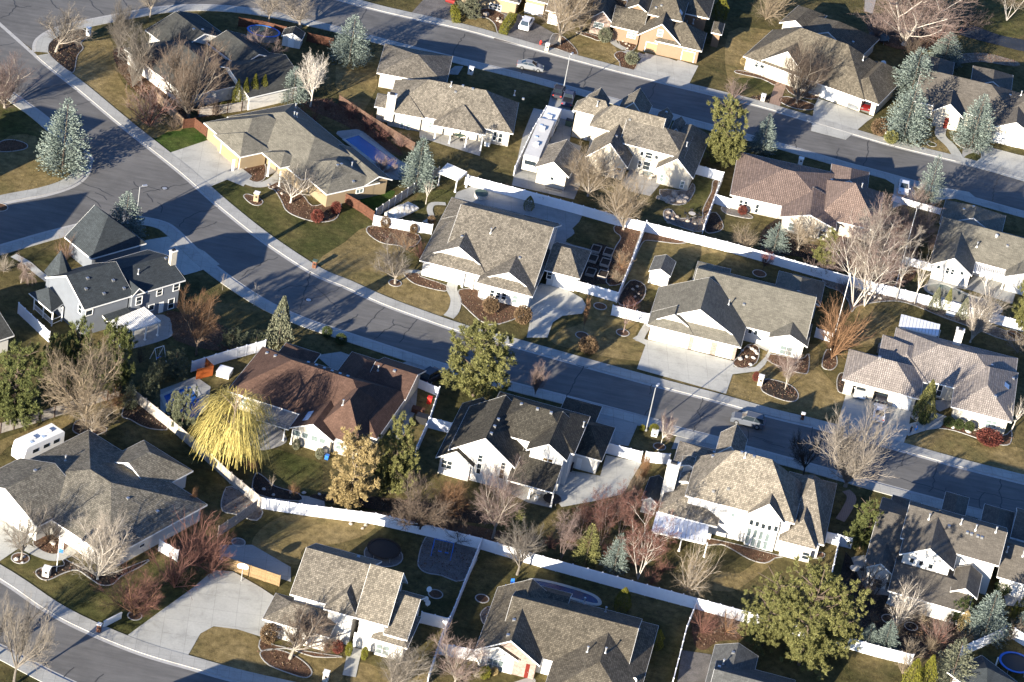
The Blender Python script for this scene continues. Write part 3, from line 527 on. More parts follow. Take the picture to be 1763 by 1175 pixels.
    def hit(p_):
        h = bvh.ray_cast(cC, ray(px(f, *p_))); return (h[0], h[1]) if h[0] is not None else (at(px(f, *p_), 3.5), Vector((0, 0, 1)))
    for c_ in chim:                                # base on roof, top pixel row, width, depth, material
        b0, _ = hit(c_[0]); ht = max(.9, min(4.5, hgt(b0, px(f, 0, c_[1])[1]))); cm = MB(); w_, d_ = c_[2], c_[3]
        cm.box(b0-Vector((0, 0, 2.2)), w_, d_, ht+2.2, c_[4] if len(c_) > 4 else wall, e); ch = cm.build('chimney', root, uv=True)
        km = MB(); km.box(b0+Vector((0, 0, ht)), w_+.16, d_+.16, .12, 'trim', e); km.box(b0+Vector((0, 0, ht+.12)), w_*.55, d_*.55, .25, 'black', e); km.build('chimney_cap', ch, org=Vector(root['_o']))
    for v_ in vents:
        b0, nn = hit(v_[:2]); vm = MB(); k_ = v_[2] if len(v_) > 2 else 'p'
        if k_ == 'p': vm.tube(b0-Vector((0, 0, .1)), b0+Vector((0, 0, .75)), .09, .09, 8, 'galv'); vm.tube(b0+Vector((0, 0, .75)), b0+Vector((0, 0, .87)), .15, .15, 8, 'galv'); vm.tube(b0-Vector((0, 0, .1)), b0+Vector((0, 0, .12)), .22, .14, 8, 'galv'); vm.build('roof_pipe', root)
        elif k_ == 'v': vm.box(b0-Vector((0, 0, .1)), .4, .4, .3, 'metal', e); vm.build('roof_vent', root)
        elif k_ == 't': vm.lathe(b0-Vector((0, 0, .1)), [(.25, 0), (.25, .25), (.33, .38), (.28, .55), (.08, .62)], 12, 'galv'); vm.build('turbine_vent', root)
        elif k_ == 's':
            h_ = Vector((0, 0, 1)).cross(nn).normalized(); sl_ = nn.cross(h_); q = [b0+h_*(a_*.65)+sl_*(c2*.45)+nn*.06 for a_, c2 in ((-1, -1), (1, -1), (1, 1), (-1, 1))]
            vm.poly(q, 'skylight'); 
            for a_, c2 in zip(q, q[1:]+q[:1]): vm.poly([a_-nn*.12, c2-nn*.12, c2, a_], 'trim_dark')
            vm.build('skylight', root)
    for p_ in posts:
        b0 = at(px(f, *p_), 0); vm = MB(); vm.box(b0, .2, .2, (post_h or 2.6), 'trim', e); vm.box(b0, .32, .32, .2, 'trim', e); vm.build('post', root)
    root['_e'] = tuple(e); return root
L, C = 'L', 'C'
house('tan stucco house with beige roofs stepping down beside the blue covered pool', 'a', ((100,385),(905,1075)), [
 (L,(220,221),(913,796),2.8,dict(r=(750,175),sv='rl',ends='hh')), (C,(5,275),(350,562),2.85,dict(dep=14,r=(455,235),ends='hh')), (C,(100,385),(345,590),2.8,dict(dep=6,r=(410,350),ends='hh')),
 (L,(800,640),(1135,935),2.8,dict(r=(1205,612),p=.42,ends='hh',an='B')), (L,(1120,560),(1600,830),2.8,dict(r=(1400,590),p=.42,ends='gg')), (C,(540,550),(715,690),3.0,dict(r=(750,535),dep=5,ends='hh',walls=False))],
 'wall_cream', 'shingle_olive', [(2,'d',(265,660),(290,610),'r','trim'), (3,'w',(800,840),(860,790)), (3,'l',(1405,925),(1470,880),'r'), (2,'g',(160,555),(330,640))], vents=((848,140),(835,215),(858,225),(1365,680),(1235,670,'v'),(1270,660,'v'),(1380,820,'v')), posts=((590,770),(695,865)), door='door_cream', post_h=2.9)
house('white stucco house with brown shake hip roofs, square chimney and four-post back porch', 'b', ((620,838),(1490,1000)), [
 (L,(215,765),(1490,1000),2.9,dict(r=(1215,562),sv='rr',ends='hh')), (C,(200,775),(585,878),2.9,dict(r=(440,610),dep=8,ends='hh')), (C,(85,725),(340,800),2.9,dict(dep=5,p=.45,ends='hh')),
 (C,(680,915),(1200,1055),2.7,dict(r=(1040,720),dep=9,ends='hh',walls=False)), (L,(110,385),(800,560),2.9,dict(r=(505,197),sv='rl',ends='hh'))],
 'wall_stucco', 'shake_tan', [(1,'l',(345,935),(385,890)), (1,'l',(405,950),(450,905)), (0,'w',(1280,1065),(1320,985)), (0,'w',(1335,1080),(1385,1005)), (0,'l',(635,940),(670,890))],
 chim=[((245,750),610,1.5,1.0)], vents=((860,520),(905,580,'v'),(1500,610),(980,520,'v'),(1080,550,'v'),(1590,650,'v')), posts=((690,1060),(840,1102),(1000,1145),(1155,1175)))
H4 = house('large white house with steep shake gables in front of the parked motorhome', 'c', ((610,412),(1360,605)), [
 (L,(460,265),(820,360),5.3,dict(r=(605,135),sv='rl',ends='hh')), (L,(610,412),(1250,577),5.3,dict(r=(840,187),sv='rl',ends='hg')), (L,(890,562),(1480,715),5.0,dict(r=(1300,425),p=.55,ends='gh')),
 (C,(575,695),(965,795),2.9,dict(r=(805,572),dep=12,ends='gg')), (C,(1220,805),(1560,915),2.9,dict(r=(1415,712),dep=17,ends='gh')),
 (C,(550,235),(750,290),4.6,dict(p=1.0,dep=5,ends='gg')), (C,(860,290),(1130,360),4.4,dict(p=1.05,dep=6,ends='gg')), (C,(1190,420),(1330,455),4.2,dict(p=1.0,dep=6,ends='gg')), (C,(1350,470),(1430,495),4.0,dict(p=1.0,dep=5,ends='gg'))],
 'wall_offwhite', 'shake_tan', [(2,'w',(1080,680),(1105,650)), (2,'w',(1125,700),(1195,665)), (2,'w',(1215,712),(1240,688)), (2,'w',(1055,790),(1085,735)), (2,'w',(1100,805),(1175,750)), (4,'l',(1255,915),(1300,860)), (4,'l',(1445,975),(1485,925)), (3,'w',(855,815),(910,803)), (3,'l',(760,880),(800,860)), (0,'d',(550,570),(600,480))],
 vents=((685,225),(860,510,'v'),(985,355,'v'),(1505,600),(1320,290,'v')), axz=5.3)
house('white detached garage with a shake gable roof beside the motorhome', 'c', ((105,795),(425,885)), [(C,(105,795),(425,885),3.0,dict(r=(290,745),dep=9,ends='gg'))], 'wall_offwhite', 'shake_light', [(0,'w',(255,905),(285,885))], name='garage', cat='garage')
house('white cottage-style house with two dutch gables, shutters and front porch', 'd', ((65,685),(690,845)), [
 (L,(65,685),(1118,948),2.8,dict(r=(1300,385),sv='gr',ends='dg',t=.3)), (C,(65,685),(690,845),2.85,dict(r=(440,565),dep=14,ends='dg',t=.3)), (C,(590,890),(1100,1035),2.8,dict(r=(890,800),dep=15,ends='dg',t=.3)),
 (L,(1215,775),(1540,857),2.8,dict(r=(1400,565),p=.45,ends='gh')), (C,(950,420),(1280,505),2.8,dict(dep=6,p=.5,ends='gh'))],
 'wall_lap', 'shake_tan', [(0,'w',(140,768),(180,725)), (0,'w',(188,775),(220,732)), (0,'w',(240,785),(278,745)), (0,'w',(288,798),(320,758)), (0,'d',(375,905),(430,830)), (2,'w',(710,1012),(755,965)), (2,'w',(765,1025),(810,985)), (2,'w',(818,1040),(865,995)), (2,'l',(915,1070),(970,1015)), (3,'g',(1290,925),(1455,880)), (3,'w',(1235,850),(1285,800))],
 vents=((455,470,'v'),(720,435),(985,665,'v')), posts=((455,930),(545,950)))
house('large house with grey shingle roof, wide driveway and pink brick garage front', 'e', ((75,688),(938,900)), [
 (L,(430,575),(1535,850),2.8,dict(r=(1100,308),p=.5,ends='gg')), (C,(75,688),(938,900),2.8,dict(r=(572,553),dep=12,ends='dg',t=.22,wm='BP')), (C,(78,690),(505,800),2.83,dict(r=(335,598),dep=4,ends='dg',t=.3)),
 (C,(1195,808),(1545,915),2.8,dict(r=(1395,787),dep=7,ends='gg')), (C,(1235,415),(1665,520),2.8,dict(dep=8,p=.5,ends='gh')), (C,(495,270),(800,350),2.8,dict(dep=6,p=.5,ends='gh'))],
 'wall_white', 'shingle_olive', [(1,'g',(130,838),(215,760)), (1,'g',(250,885),(420,820)), (1,'g',(490,930),(655,885)), (1,'g',(705,985),(855,940)), (0,'w',(1003,765),(1042,735)), (0,'w',(1055,778),(1095,748)), (0,'d',(1120,830),(1160,780)), (3,'l',(1290,950),(1415,905))],
 vents=((825,505),(965,505,'v')))
house('house with pinkish tile roof and patio gable, upper right of the long white fence', 'f', ((90,510),(575,617)), [
 (L,(90,510),(1060,724),2.8,dict(r=(590,275),sv='rl',ends='hh')), (L,(880,715),(1462,848),2.8,dict(r=(1160,385),sv='rr',ends='hh')), (C,(550,715),(1060,860),2.8,dict(r=(835,697),dep=10,ends='gg')),
 (C,(1000,420),(1350,500),2.8,dict(dep=8,p=.5,ends='gh')), (C,(480,330),(760,395),2.8,dict(dep=5,p=.5,ends='gh'))],
 'wall_stucco', 'tile_pink', [(0,'w',(170,615),(205,560)), (0,'w',(212,625),(250,572)), (0,'w',(315,672),(352,602)), (2,'l',(620,830),(700,780)), (2,'w',(900,900),(980,850))], vents=((1025,378,'v'),(1300,445)))
house('peach stucco house with steep gables and a double garage, top centre', 'g', ((1150,520),(1425,582)), [
 (C,(700,395),(1180,525),3.2,dict(r=(975,272),dep=11,ends='gg')), (L,(900,460),(1425,582),2.9,dict(r=(1245,258),sv='rr',ends='hh')), (L,(820,160),(1210,250),5.6,dict(p=.65,dep=11,ends='hh')),
 (C,(560,100),(830,172),5.0,dict(r=(708,52),dep=7,ends='gg')), (C,(150,210),(430,285),3.0,dict(r=(305,125),dep=9,ends='gg',wm='BP')), (L,(400,290),(760,375),2.9,dict(p=.6,dep=8,ends='gg')), (C,(1530,365),(1650,395),2.9,dict(p=.6,dep=5,ends='hh')), (L,(300,-60),(1500,240),4.4,dict(p=.5,dep=12,ends='hh'))],
 'wall_peach', 'shake_brown', [(0,'g',(780,595),(1068,560)), (1,'g',(1190,675),(1345,600)), (0,'l',(925,400),(990,345)), (3,'l',(650,235),(715,170)), (5,'l',(585,415),(685,385)), (4,'l',(210,300),(320,270))], vents=((970,65,'v'),(910,90,'v'),(1190,140,'s'),(1325,265)), door='door_cream')
house('cream house front at the top edge with window and gable, left of the white wagon', 'v', ((150,100),(640,220)), [(L,(-150,-160),(685,55),2.8,dict(p=.5,dep=11,ends='hh')), (L,(735,-30),(1050,48),3.2,dict(p=.5,dep=10,ends='gg')), (L,(1025,128),(1240,180),2.8,dict(p=.5,dep=7,ends='gg'))],
 'wall_cream', 'shingle_taupe', [(0,'w',(312,100),(355,50)), (0,'w',(368,115),(408,62)), (0,'w',(418,130),(462,78)), (1,'g',(760,160),(985,150)), (2,'g',(1060,240),(1180,235))])
house('grey-brown shake house with an open garage holding two vehicles', 'h', ((115,570),(900,855)), [
 (L,(115,570),(1440,914),2.8,dict(r=(705,283),sv='rl',ends='hh')), (C,(1060,905),(1510,1035),2.8,dict(r=(1340,762),dep=16,ends='hh')), (C,(300,612),(790,735),3.3,dict(r=(593,535),dep=6,ends='gg')), (C,(600,370),(1330,555),2.8,dict(dep=12,p=.5,ends='gh')), (C,(480,230),(800,310),2.8,dict(dep=10,p=.5,ends='gh'))],
 'wall_stucco', 'shake_brown', [(0,'w',(232,672),(275,625)), (0,'w',(285,682),(345,638)), (0,'w',(358,705),(402,665)), (1,'o',(1140,1075),(1420,1030)), (0,'g',(890,990),(1055,920))], vents=((1325,610),(1225,430,'v')))
house('taupe-roofed white house with arched entry between blue spruces, top right', 'i', ((130,510),(1159,757)), [
 (L,(60,493),(1159,757),2.9,dict(r=(940,352),p=.5,ends='gh')), (C,(250,590),(560,668),3.2,dict(r=(400,520),dep=6,ends='gg')), (C,(840,760),(1300,870),3.0,dict(p=.5,dep=9,ends='gg')), (L,(880,700),(1500,850),3.0,dict(p=.5,dep=14,ends='hh')), (C,(630,340),(1040,440),2.8,dict(dep=9,p=.5,ends='gh')), (C,(120,230),(440,300),2.8,dict(dep=9,p=.5,ends='gh'))],
 'wall_stucco', 'shingle_taupe', [(1,'d',(340,800),(420,670),'f','door_red'), (2,'g',(850,960),(1110,930)), (0,'w',(190,650),(215,580))], vents=((1035,440,'v'),(1145,435)))
house('house with olive shingle roof and covered patio behind the teal pool', 'j', ((320,285),(1068,485)), [
 (L,(235,595),(1300,880),2.8,dict(r=(600,360),p=.5,ends='gg')), (C,(205,725),(590,830),2.8,dict(r=(432,668),dep=11,ends='gg')), (C,(890,835),(1330,950),2.8,dict(p=.5,dep=9,ends='gg')), (C,(290,345),(850,495),2.8,dict(dep=9,p=.5,ends='gh'))],
 'wall_white', 'shingle_olive', [(1,'w',(345,800),(385,760)), (1,'w',(390,812),(430,775)), (1,'w',(265,757),(300,735)), (1,'w',(480,815),(515,795))], vents=((635,560),(815,470,'t'),(915,555,'v'),(605,195,'v'),(515,220,'v')), posts=((535,930),(215,850)))
house('house with dark brown shingle hip roof and a row of ridge vents', 'k', ((52,455),(950,745)), [
 (L,(52,455),(1308,877),2.8,dict(r=(600,195),sv='rl',ends='hh')), (C,(580,765),(945,890),2.85,dict(r=(768,735),dep=9,ends='gg')), (C,(760,790),(1190,925),2.8,dict(r=(1065,505),dep=11,ends='hh')), (C,(900,400),(1270,515),2.8,dict(dep=10,p=.5,ends='gh')), (C,(400,240),(700,330),2.8,dict(dep=7,p=.5,ends='gh')), (L,(1200,420),(1560,530),2.8,dict(dep=9,p=.4,ends='gg'))],
 'wall_stucco', 'shingle_umber', [(1,'l',(610,825),(670,800)), (1,'l',(685,845),(740,820)), (1,'l',(765,870),(820,845)), (1,'l',(830,890),(885,865)), (0,'l',(175,580),(275,545)), (2,'l',(970,940),(1060,900))],
 vents=((738,222,'v'),(803,245,'v'),(872,270,'v'),(938,293,'v'),(1005,316,'v'),(1070,338,'v'),(1030,575),(1325,285),(750,650,'s'),(725,688,'s'),(1465,290,'v'),(390,140,'v'),(460,165,'v')))
house('white two-storey house with near-black shake roof and tall triangular windows', 'l', ((600,105),(1185,265)), [
 (L,(480,420),(1330,650),5.9,dict(r=(770,155),p=.5,ends='hh')), (C,(170,610),(785,775),4.4,dict(r=(515,508),dep=12,ends='gg')), (C,(55,680),(405,772),2.9,dict(r=(250,628),dep=15,ends='gg')), (C,(885,612),(1258,722),5.9,dict(r=(1090,560),dep=9,ends='gg')), (L,(710,890),(1130,1010),2.7,dict(p=.42,dep=9.5,ends='gg',walls=False)), (L,(1180,605),(1583,712),2.8,dict(r=(1425,370),p=.5,ends='gh')), (C,(1140,380),(1480,470),2.8,dict(p=.5,dep=8,ends='gh'))],
 'wall_white', 'shake_black', [(2,'w',(105,768),(208,725)), (1,'w',(425,825),(478,745)), (1,'a',(635,870),(688,800)), (1,'w',(440,715),(490,668)), (1,'w',(652,780),(700,735)), (3,'a',(1035,735),(1130,705)), (5,'d',(1335,785),(1400,710))], vents=((842,195,'v'),(990,240,'v'),(1115,275,'v'),(630,335,'v'),(595,400,'v'),(565,465,'v'),(1410,400)), posts=((905,1060),(1110,1140),(700,985)))
house('house with beige tile hip roofs and a three-bay garage, white chimney at the back', 'H', ((55,555),(640,705)), [
 (L,(50,555),(705,725),2.8,dict(r=(365,372),sv='rl',ends='hh')), (L,(430,482),(1480,752),2.9,dict(r=(655,205),p=.42,ends='hh')), (C,(965,785),(1475,940),2.8,dict(r=(1285,608),dep=15,ends='hh')), (C,(330,475),(770,590),2.85,dict(p=.42,dep=11,ends='hh'))],
 'wall_stucco', 'tile_beige', [(0,'o',(122,680),(250,645)), (0,'o',(300,728),(435,700)), (0,'g',(478,775),(628,735)), (1,'w',(800,680),(900,610)), (2,'l',(1255,945),(1355,915))], chim=[((1010,265),140,1.2,1.0,'wall_white')], vents=((365,372,'v'),(1310,440,'v'),(1435,610,'s'),(1340,700,'v'),(1490,550,'v')))
house('two-storey blue-grey house with dark slate roof, turret and cream end wall', 'y', ((455,715),(1385,440)), [
 (L,(455,715),(910,580),5.0,dict(r=(290,400),sv='gl',ends='gg')), (L,(870,593),(1385,440),5.0,dict(r=(1220,212),sv='gr',ends='gg')), (C,(895,590),(1015,555),5.05,dict(p=.9,dep=4,ends='gg')), (C,(520,245),(1010,90),2.9,dict(p=.85,dep=7,ends='hg'))],
 'wall_grey', 'shingle_slate', [(0,'w',(465,770),(530,710)), (2,'w',(928,670),(985,590)), (1,'w',(1120,585),(1172,520)), (1,'w',(1272,540),(1328,470)), (1,'w',(1222,708),(1280,608)), (1,'d',(1130,765),(1185,655)), (1,'w',(1045,722),(1095,662)), (0,'w',(400,730),(435,685),'l')],
 chim=[((1262,290),175,1.0,.6,'wall_offwhite')], vents=((485,428,'v'),(720,447,'v'),(470,525,'v'),(635,568,'v'),(820,520,'v'),(950,385),(1205,245,'v')), axz=5.0)
house('large white two-storey house with shake hips, tall chimney and five small upper windows', 'z', ((360,515),(845,640)), [
 (L,(360,512),(1212,735),5.5,dict(r=(1040,222),sv='rr',ends='hh')), (C,(150,638),(610,757),2.8,dict(p=.55,dep=19,ends='hh')), (C,(845,655),(1130,725),5.5,dict(r=(1015,578),dep=6,ends='gg')), (C,(1085,860),(1378,942),2.8,dict(p=1.0,dep=17,ends='hh')), (L,(1060,800),(1440,905),2.8,dict(p=.6,dep=16,ends='hh')), (C,(590,190),(800,245),5.0,dict(p=1.0,dep=6,ends='gg')), (C,(310,400),(400,424),4.6,dict(p=.3,dep=2.4,ends='gg')), (C,(325,275),(450,308),5.0,dict(p=.3,dep=2.4,ends='gg'))],
 'wall_white', 'shake_light', [(2,'w',(858,735),(884,702)), (2,'w',(903,748),(928,716)), (2,'w',(950,765),(976,734)), (2,'w',(998,778),(1026,745)), (2,'w',(1048,786),(1075,752)), (2,'l',(822,880),(858,765)), (2,'l',(866,900),(905,778)), (2,'l',(912,915),(950,792)), (2,'l',(962,926),(1000,808)), (0,'l',(715,675),(750,652)), (3,'w',(1265,1000),(1330,962))], chim=[((225,470),245,1.7,1.1,'wall_white')], vents=((585,180,'v'),(575,210,'v'),(800,180,'v'),(825,215),(895,212,'v'),(580,480,'v'),(695,462,'v')), axz=5.0)
house('house with brown-grey shingle roof and white gable with three square windows', 'p', ((660,230),(1500,470)), [
 (L,(560,425),(1505,716),5.6,dict(r=(1500,350),p=.5,ends='gg')), (L,(220,640),(700,780),2.9,dict(r=(540,200),p=.4,ends='gg')), (C,(550,585),(1070,745),5.5,dict(r=(850,532),dep=10,ends='gg')), (L,(440,935),(1210,1155),2.7,dict(p=.28,dep=10,ends='gg')), (C,(1040,940),(1300,1015),3.7,dict(r=(1188,915),dep=6,ends='gg')), (C,(215,710),(495,785),3.0,dict(r=(385,680),dep=8,ends='gg')),
 (C,(1300,420),(1600,505),2.8,dict(dep=9,p=.5,ends='gh')), (C,(930,260),(1160,325),2.8,dict(dep=8,p=.5,ends='gh')), (C,(420,260),(700,340),2.8,dict(dep=7,p=.5,ends='gh'))],
 'wall_white', 'shingle_taupe', [(2,'w',(647,660),(695,628)), (2,'w',(737,688),(783,656)), (2,'w',(825,715),(878,685)), (5,'w',(290,890),(390,840))], vents=((835,245),(1145,290),(1285,350),(1480,370),(1205,378,'v'),(1245,392,'v'),(1305,412,'v'),(1345,425,'v'),(1028,318,'v')), posts=((905,1160),(435,1060)), axz=4.8)
house('house with taupe roof cut by the right edge, white wall with door', 'p', ((1490,800),(1800,890)), [(L,(1490,800),(2000,950),2.8,dict(r=(1700,505),p=.5,ends='gg')), (L,(1620,420),(2000,530),2.8,dict(p=.5,dep=8,ends='gg'))], 'wall_white', 'shingle_taupe', [(0,'d',(1620,985),(1680,885))], vents=((1585,560),(1740,600)))
house('house with weathered shake hip roof beside the white travel trailer', 'm', ((-90,488),(968,1180)), [
 (L,(-90,488),(968,1180),2.8,dict(r=(978,517),sv='rr',ends='hh')), (C,(-260,520),(330,905),2.9,dict(p=.42,dep=9,ends='gg')), (C,(900,330),(1330,610),2.8,dict(dep=8,p=.5,ends='gh'))],
 'wall_white', 'shake_grey', [(1,'g',(40,760),(200,800)), (0,'w',(1225,1092),(1270,1050),'r')], vents=((575,325),(1125,660,'v'),(310,415,'v'),(1385,775,'v')))
house('white two-storey house with shake roof and three satellite dishes, lower left of centre', 'n', ((330,605),(1250,860)), [
 (L,(330,605),(980,786),5.0,dict(r=(490,155),sv='gl',ends='gg')), (L,(955,828),(1275,912),5.0,dict(r=(1425,400),sv='gr',ends='gg')), (L,(1230,985),(1462,1050),4.0,dict(r=(1590,655),sv='gr',ends='gg')), (L,(65,843),(715,1015),2.8,dict(r=(355,688),sv='rl',ends='hh')), (C,(655,745),(975,832),5.05,dict(r=(880,592),dep=7,ends='hh')), (C,(1110,1030),(1465,1120),2.8,dict(p=.7,dep=7,ends='hh'))],
 'wall_white', 'shake_tan', [(0,'l',(765,875),(800,810)), (0,'l',(735,1045),(800,985)), (1,'l',(860,1000),(885,930)), (5,'l',(1155,1165),(1290,1115)), (1,'d',(935,1075),(1000,980)), (3,'w',(210,950),(240,930))], vents=((990,250,'v'),), axz=5.0)
house('brick and white house with dark weathered shake roof and arched window, bottom centre', 'o', ((45,710),(640,865)), [
 (L,(250,690),(1420,1000),2.8,dict(r=(900,352),p=.5,ends='gg')), (C,(45,710),(640,865),2.85,dict(r=(370,632),dep=14,ends='gg',wm='BP')), (C,(47,716),(440,818),2.8,dict(r=(255,690),dep=4,ends='gg')), (C,(660,1120),(1500,1340),2.8,dict(p=.45,dep=20,ends='hh')), (L,(430,330),(860,440),2.8,dict(r=(700,180),p=.5,ends='gg'))],
 'wall_white', 'shake_brown', [(2,'l',(145,885),(305,825)), (1,'d',(490,960),(540,850),'f','door_red')], vents=((1075,735),(1240,745),(345,585,'v'),(400,445,'v'),(1045,285),(1240,370),(1545,535,'v')))
house('grey shingle roof cut by the bottom edge, left of the huge pines', 's', ((450,655),(1110,830)), [(C,(270,1290),(930,1465),2.8,dict(dep=10,p=.42,ends='gg')), (L,(300,1500),(1500,1820),2.8,dict(r=(900,1100),p=.42,ends='gg'))], 'wall_white', 'shingle_grey', vents=((565,910),(715,735,'v'),(505,950,'v')))
house('dark-roofed house at the left edge below the blue-grey house', 'r', ((0,780),(180,720)), [(L,(-500,945),(180,718),2.8,dict(p=.5,dep=12,ends='gg'))], 'wall_white', 'shingle_charcoal')
house('house corner at the bottom right with slate hip roof beside the trampoline', 't', ((940,1180),(1145,1080)), [(C,(930,1400),(1330,1205),2.8,dict(p=.5,dep=7,ends='hh'))], 'wall_white', 'shingle_slate')
house('dark-roofed corner house half hidden by bare trees, top left', 'q', ((20,395),(560,810)), [(L,(20,395),(600,840),2.8,dict(p=.4,dep=14,ends='hh')), (L,(215,225),(485,430),2.9,dict(p=.4,dep=12,ends='gg')), (C,(760,540),(1160,850),2.8,dict(p=.4,dep=12,ends='gg')), (L,(340,150),(620,340),3.4,dict(p=.35,dep=8,ends='gh')), (L,(780,340),(1090,560),3.6,dict(p=.4,dep=8,ends='gg'))], 'wall_white', 'shingle_charcoal', [(0,'l',(150,600),(200,560))], vents=((660,220,'v'),(740,225,'v')))
house('small white garden shed with cross-braced double doors near the oval pool', 'q', ((1465,275),(1655,315)), [(C,(1465,275),(1655,315),2.0,dict(r=(1560,252),dep=3,ends='gg'))], 'wall_white', 'shingle_charcoal', [(0,'d',(1520,375),(1590,290))], name='shed', cat='shed', oh=.25)
house('small white shed with grey gable roof on the tan lawn inside the white fence', 'e', ((100,195),(290,245)), [(C,(92,195),(290,245),2.3,dict(r=(205,180),dep=5,ends='gg'))], 'wall_white', 'shingle_grey', name='shed', cat='shed', oh=.2)
house('dark-roofed shed with white front between the red birches and the tall chimney house', 'u', ((440,740),(655,800)), [(C,(400,728),(655,800),2.2,dict(r=(490,680),dep=6,ends='gg'))], 'wall_white', 'shingle_charcoal', [(0,'w',(535,920),(580,885))], name='shed', cat='shed', oh=.2)
house('unseen house added below the bottom edge to shade the bottom-left street', 'P', ((150,1330),(420,1385)), [(L,(140,1335),(420,1395),3.4,dict(p=.6,dep=12,ends='gg')), (C,(300,1350),(400,1372),4.5,dict(p=.8,dep=8,ends='gg'))], 'wall_white', 'shake_tan')  # added out of view; stands in for whatever shades the bottom-left street
house('unseen two-storey house added outside the left edge to shade the side street', 'P', ((-200,480),(-70,440)), [(L,(-200,480),(-70,440),5.4,dict(p=.6,dep=11,ends='gg'))], 'wall_white', 'shake_tan')  # off-frame shadow caster, added to darken the side street at the left
house('unseen house added outside the upper left edge to shade the curving street', 'P', ((-170,260),(-60,285)), [(L,(-170,260),(-50,288),5.0,dict(p=.6,dep=9,ends='gg'))], 'wall_white', 'shake_tan')  # added outside the frame only to throw shade across the curving street
# ------------------------------------------------------------------ fences
def fence(label, f, c, h=1.85, mt='vinyl', sp=1.85, post=.13, pm=None, th=.05, cap=True, cat='fence', name='fence'):
    pts = G(f, *c); root = thing(name, label, cat, pts[0]); pb = MB(); marks = []
    for a, b in zip(pts, pts[1:]):
        d = b-a; n = max(1, round(d.length/sp)); e = d.normalized()
        for i in range(n):
            p, q = a+d*(i/n), a+d*((i+1)/n); m_ = (p+q)/2; l = (q-p).length-post*.7
            pb.box((m_.x, m_.y, .05), l, th, h-.12, mt, e); 
            if mt == 'vinyl': pb.box((m_.x, m_.y, h-.16), l-.004, th+.05, .14, mt, e); pb.box((m_.x, m_.y, .04), l-.004, th+.05, .14, mt, e)
            elif mt.startswith('wood'): pb.box((m_.x, m_.y, h-.45), l-.004, th+.08, .09, mt, e); pb.box((m_.x, m_.y, .4), l-.004, th+.08, .09, mt, e)
            marks.append((p, e))
    marks.append((pts[-1], e)); pb.build('panels', root)
    for p, e in marks[:100]:
        m_ = MB(); m_.box(p, post, post, h+.02, pm or mt, e)
        if cap: m_.box(p+Vector((0, 0, h+.02)), post+.06, post+.06, .05, pm or mt, e)
        m_.build('post', root)
    return root
fence('long white vinyl fence running behind the cottage, shed and olive-roof houses', 'P', (800,318, 880,339, 982,366, 1059,388, 1111,400, 1248,433, 1327,455, 1456,492, 1594,526, 1680,549, 1790,580))
fence('white vinyl fence between the raised planters and the tan shed lawn', 'P', (1110,397, 1085,462, 1061,522))
fence('short white fence behind the red-twigged shrub left of the olive garage', 'P', (1052,543, 1114,558)); fence('short white fence in front of the raised planter boxes', 'P', (990,501, 1062,521))
fence('short white fence joining the steep-gabled house to the pink-roofed lot', 'P', (1196,300, 1243,313)); fence('white fence seen edge-on left of the pink tile house', 'P', (1243,313, 1228,352, 1209,403))
fence('short white fence touching the left corner of the pink tile house', 'P', (1229,351, 1256,359)); fence('low white fence left of the covered patio by the teal pool', 'P', (1552,455, 1605,468), h=1.5)
fence('short white gate fence right of the olive-roof garage house', 'P', (1402,581, 1430,590), h=1.7); fence('short white fence by the driveway under the pink house, dark bare tree beside it', 'P', (1535,347, 1618,370), h=1.2)
fence('stained white fence with dark posts below the left pines', 'P', (-20,752, 0,747, 69,727, 163,696, 205,684), mt='weathered_white', pm='wood_dark', sp=2.4, cap=False)
fence('stained white fence running diagonally under the yellow willow', 'P', (230,690, 289,737, 330,772, 396,833, 449,876), mt='weathered_white', sp=2.4)
fence('long white vinyl fence behind the satellite-dish house', 'P', (449,876, 517,887, 644,903, 741,925, 826,946)); fence('long white vinyl fence between the red birches and the bottom-centre house', 'P', (826,946, 880,962, 931,977, 1008,998, 1110,1026, 1193,1048))
fence('white vinyl fence running in front of the huge pine', 'P', (1193,1048, 1278,1071, 1360,1092, 1441,1112)); fence('white vinyl fence below the small blue spruce pair, bottom right', 'P', (1441,1112, 1507,1131, 1568,1146))
fence('white fence seen edge-on right of the trampoline yard', 'P', (826,947, 800,1010, 778,1066, 757,1112, 735,1180)); fence('short white fence right of the satellite dishes', 'P', (723,1073, 768,1084)); fence('short white fence left of the arched-window house', 'P', (755,1127, 823,1140))
fence('white fence seen edge-on beside the bottom-edge grey shingle house', 'P', (1196,1049, 1180,1090, 1170,1130, 1157,1180), h=1.2); fence('short white fence right of the tall chimney house', 'P', (1411,932, 1464,945)); fence('white fence seen edge-on behind the huge pine, upper right of it', 'P', (1442,940, 1428,1003))
fence('white fence with stepped top above the blue-rimmed trampoline', 'P', (1651,1132, 1690,1115, 1727,1097)); fence('white fence running off the right edge above the trampoline', 'P', (1742,1100, 1790,1130))
fence('short sunlit white fence among red bare trees, right of the shake hip house', 'P', (273,949, 305,967), mt='vinyl'); fence('grey weathered board fence left of the trampoline yard', 'P', (375,925, 405,905, 440,880), mt='wood_grey', cap=False, sp=2.4)
fence('tan board fence behind the basketball hoop', 'P', (383,977, 430,993, 480,1010), mt='wood_tan', cap=False, sp=2.4); fence('white vinyl fence behind the brown-roofed house, left of the juniper cone', 'P', (329,641, 390,622, 455,604))
fence('white fence beside the dark-roofed house at the left edge', 'P', (31,540, 84,590)); fence('reddish-brown board fence between the beige-roofed house and the white wall', 'P', (592,349, 616,363, 642,381), mt='wood_brown', cap=False, sp=2.4)
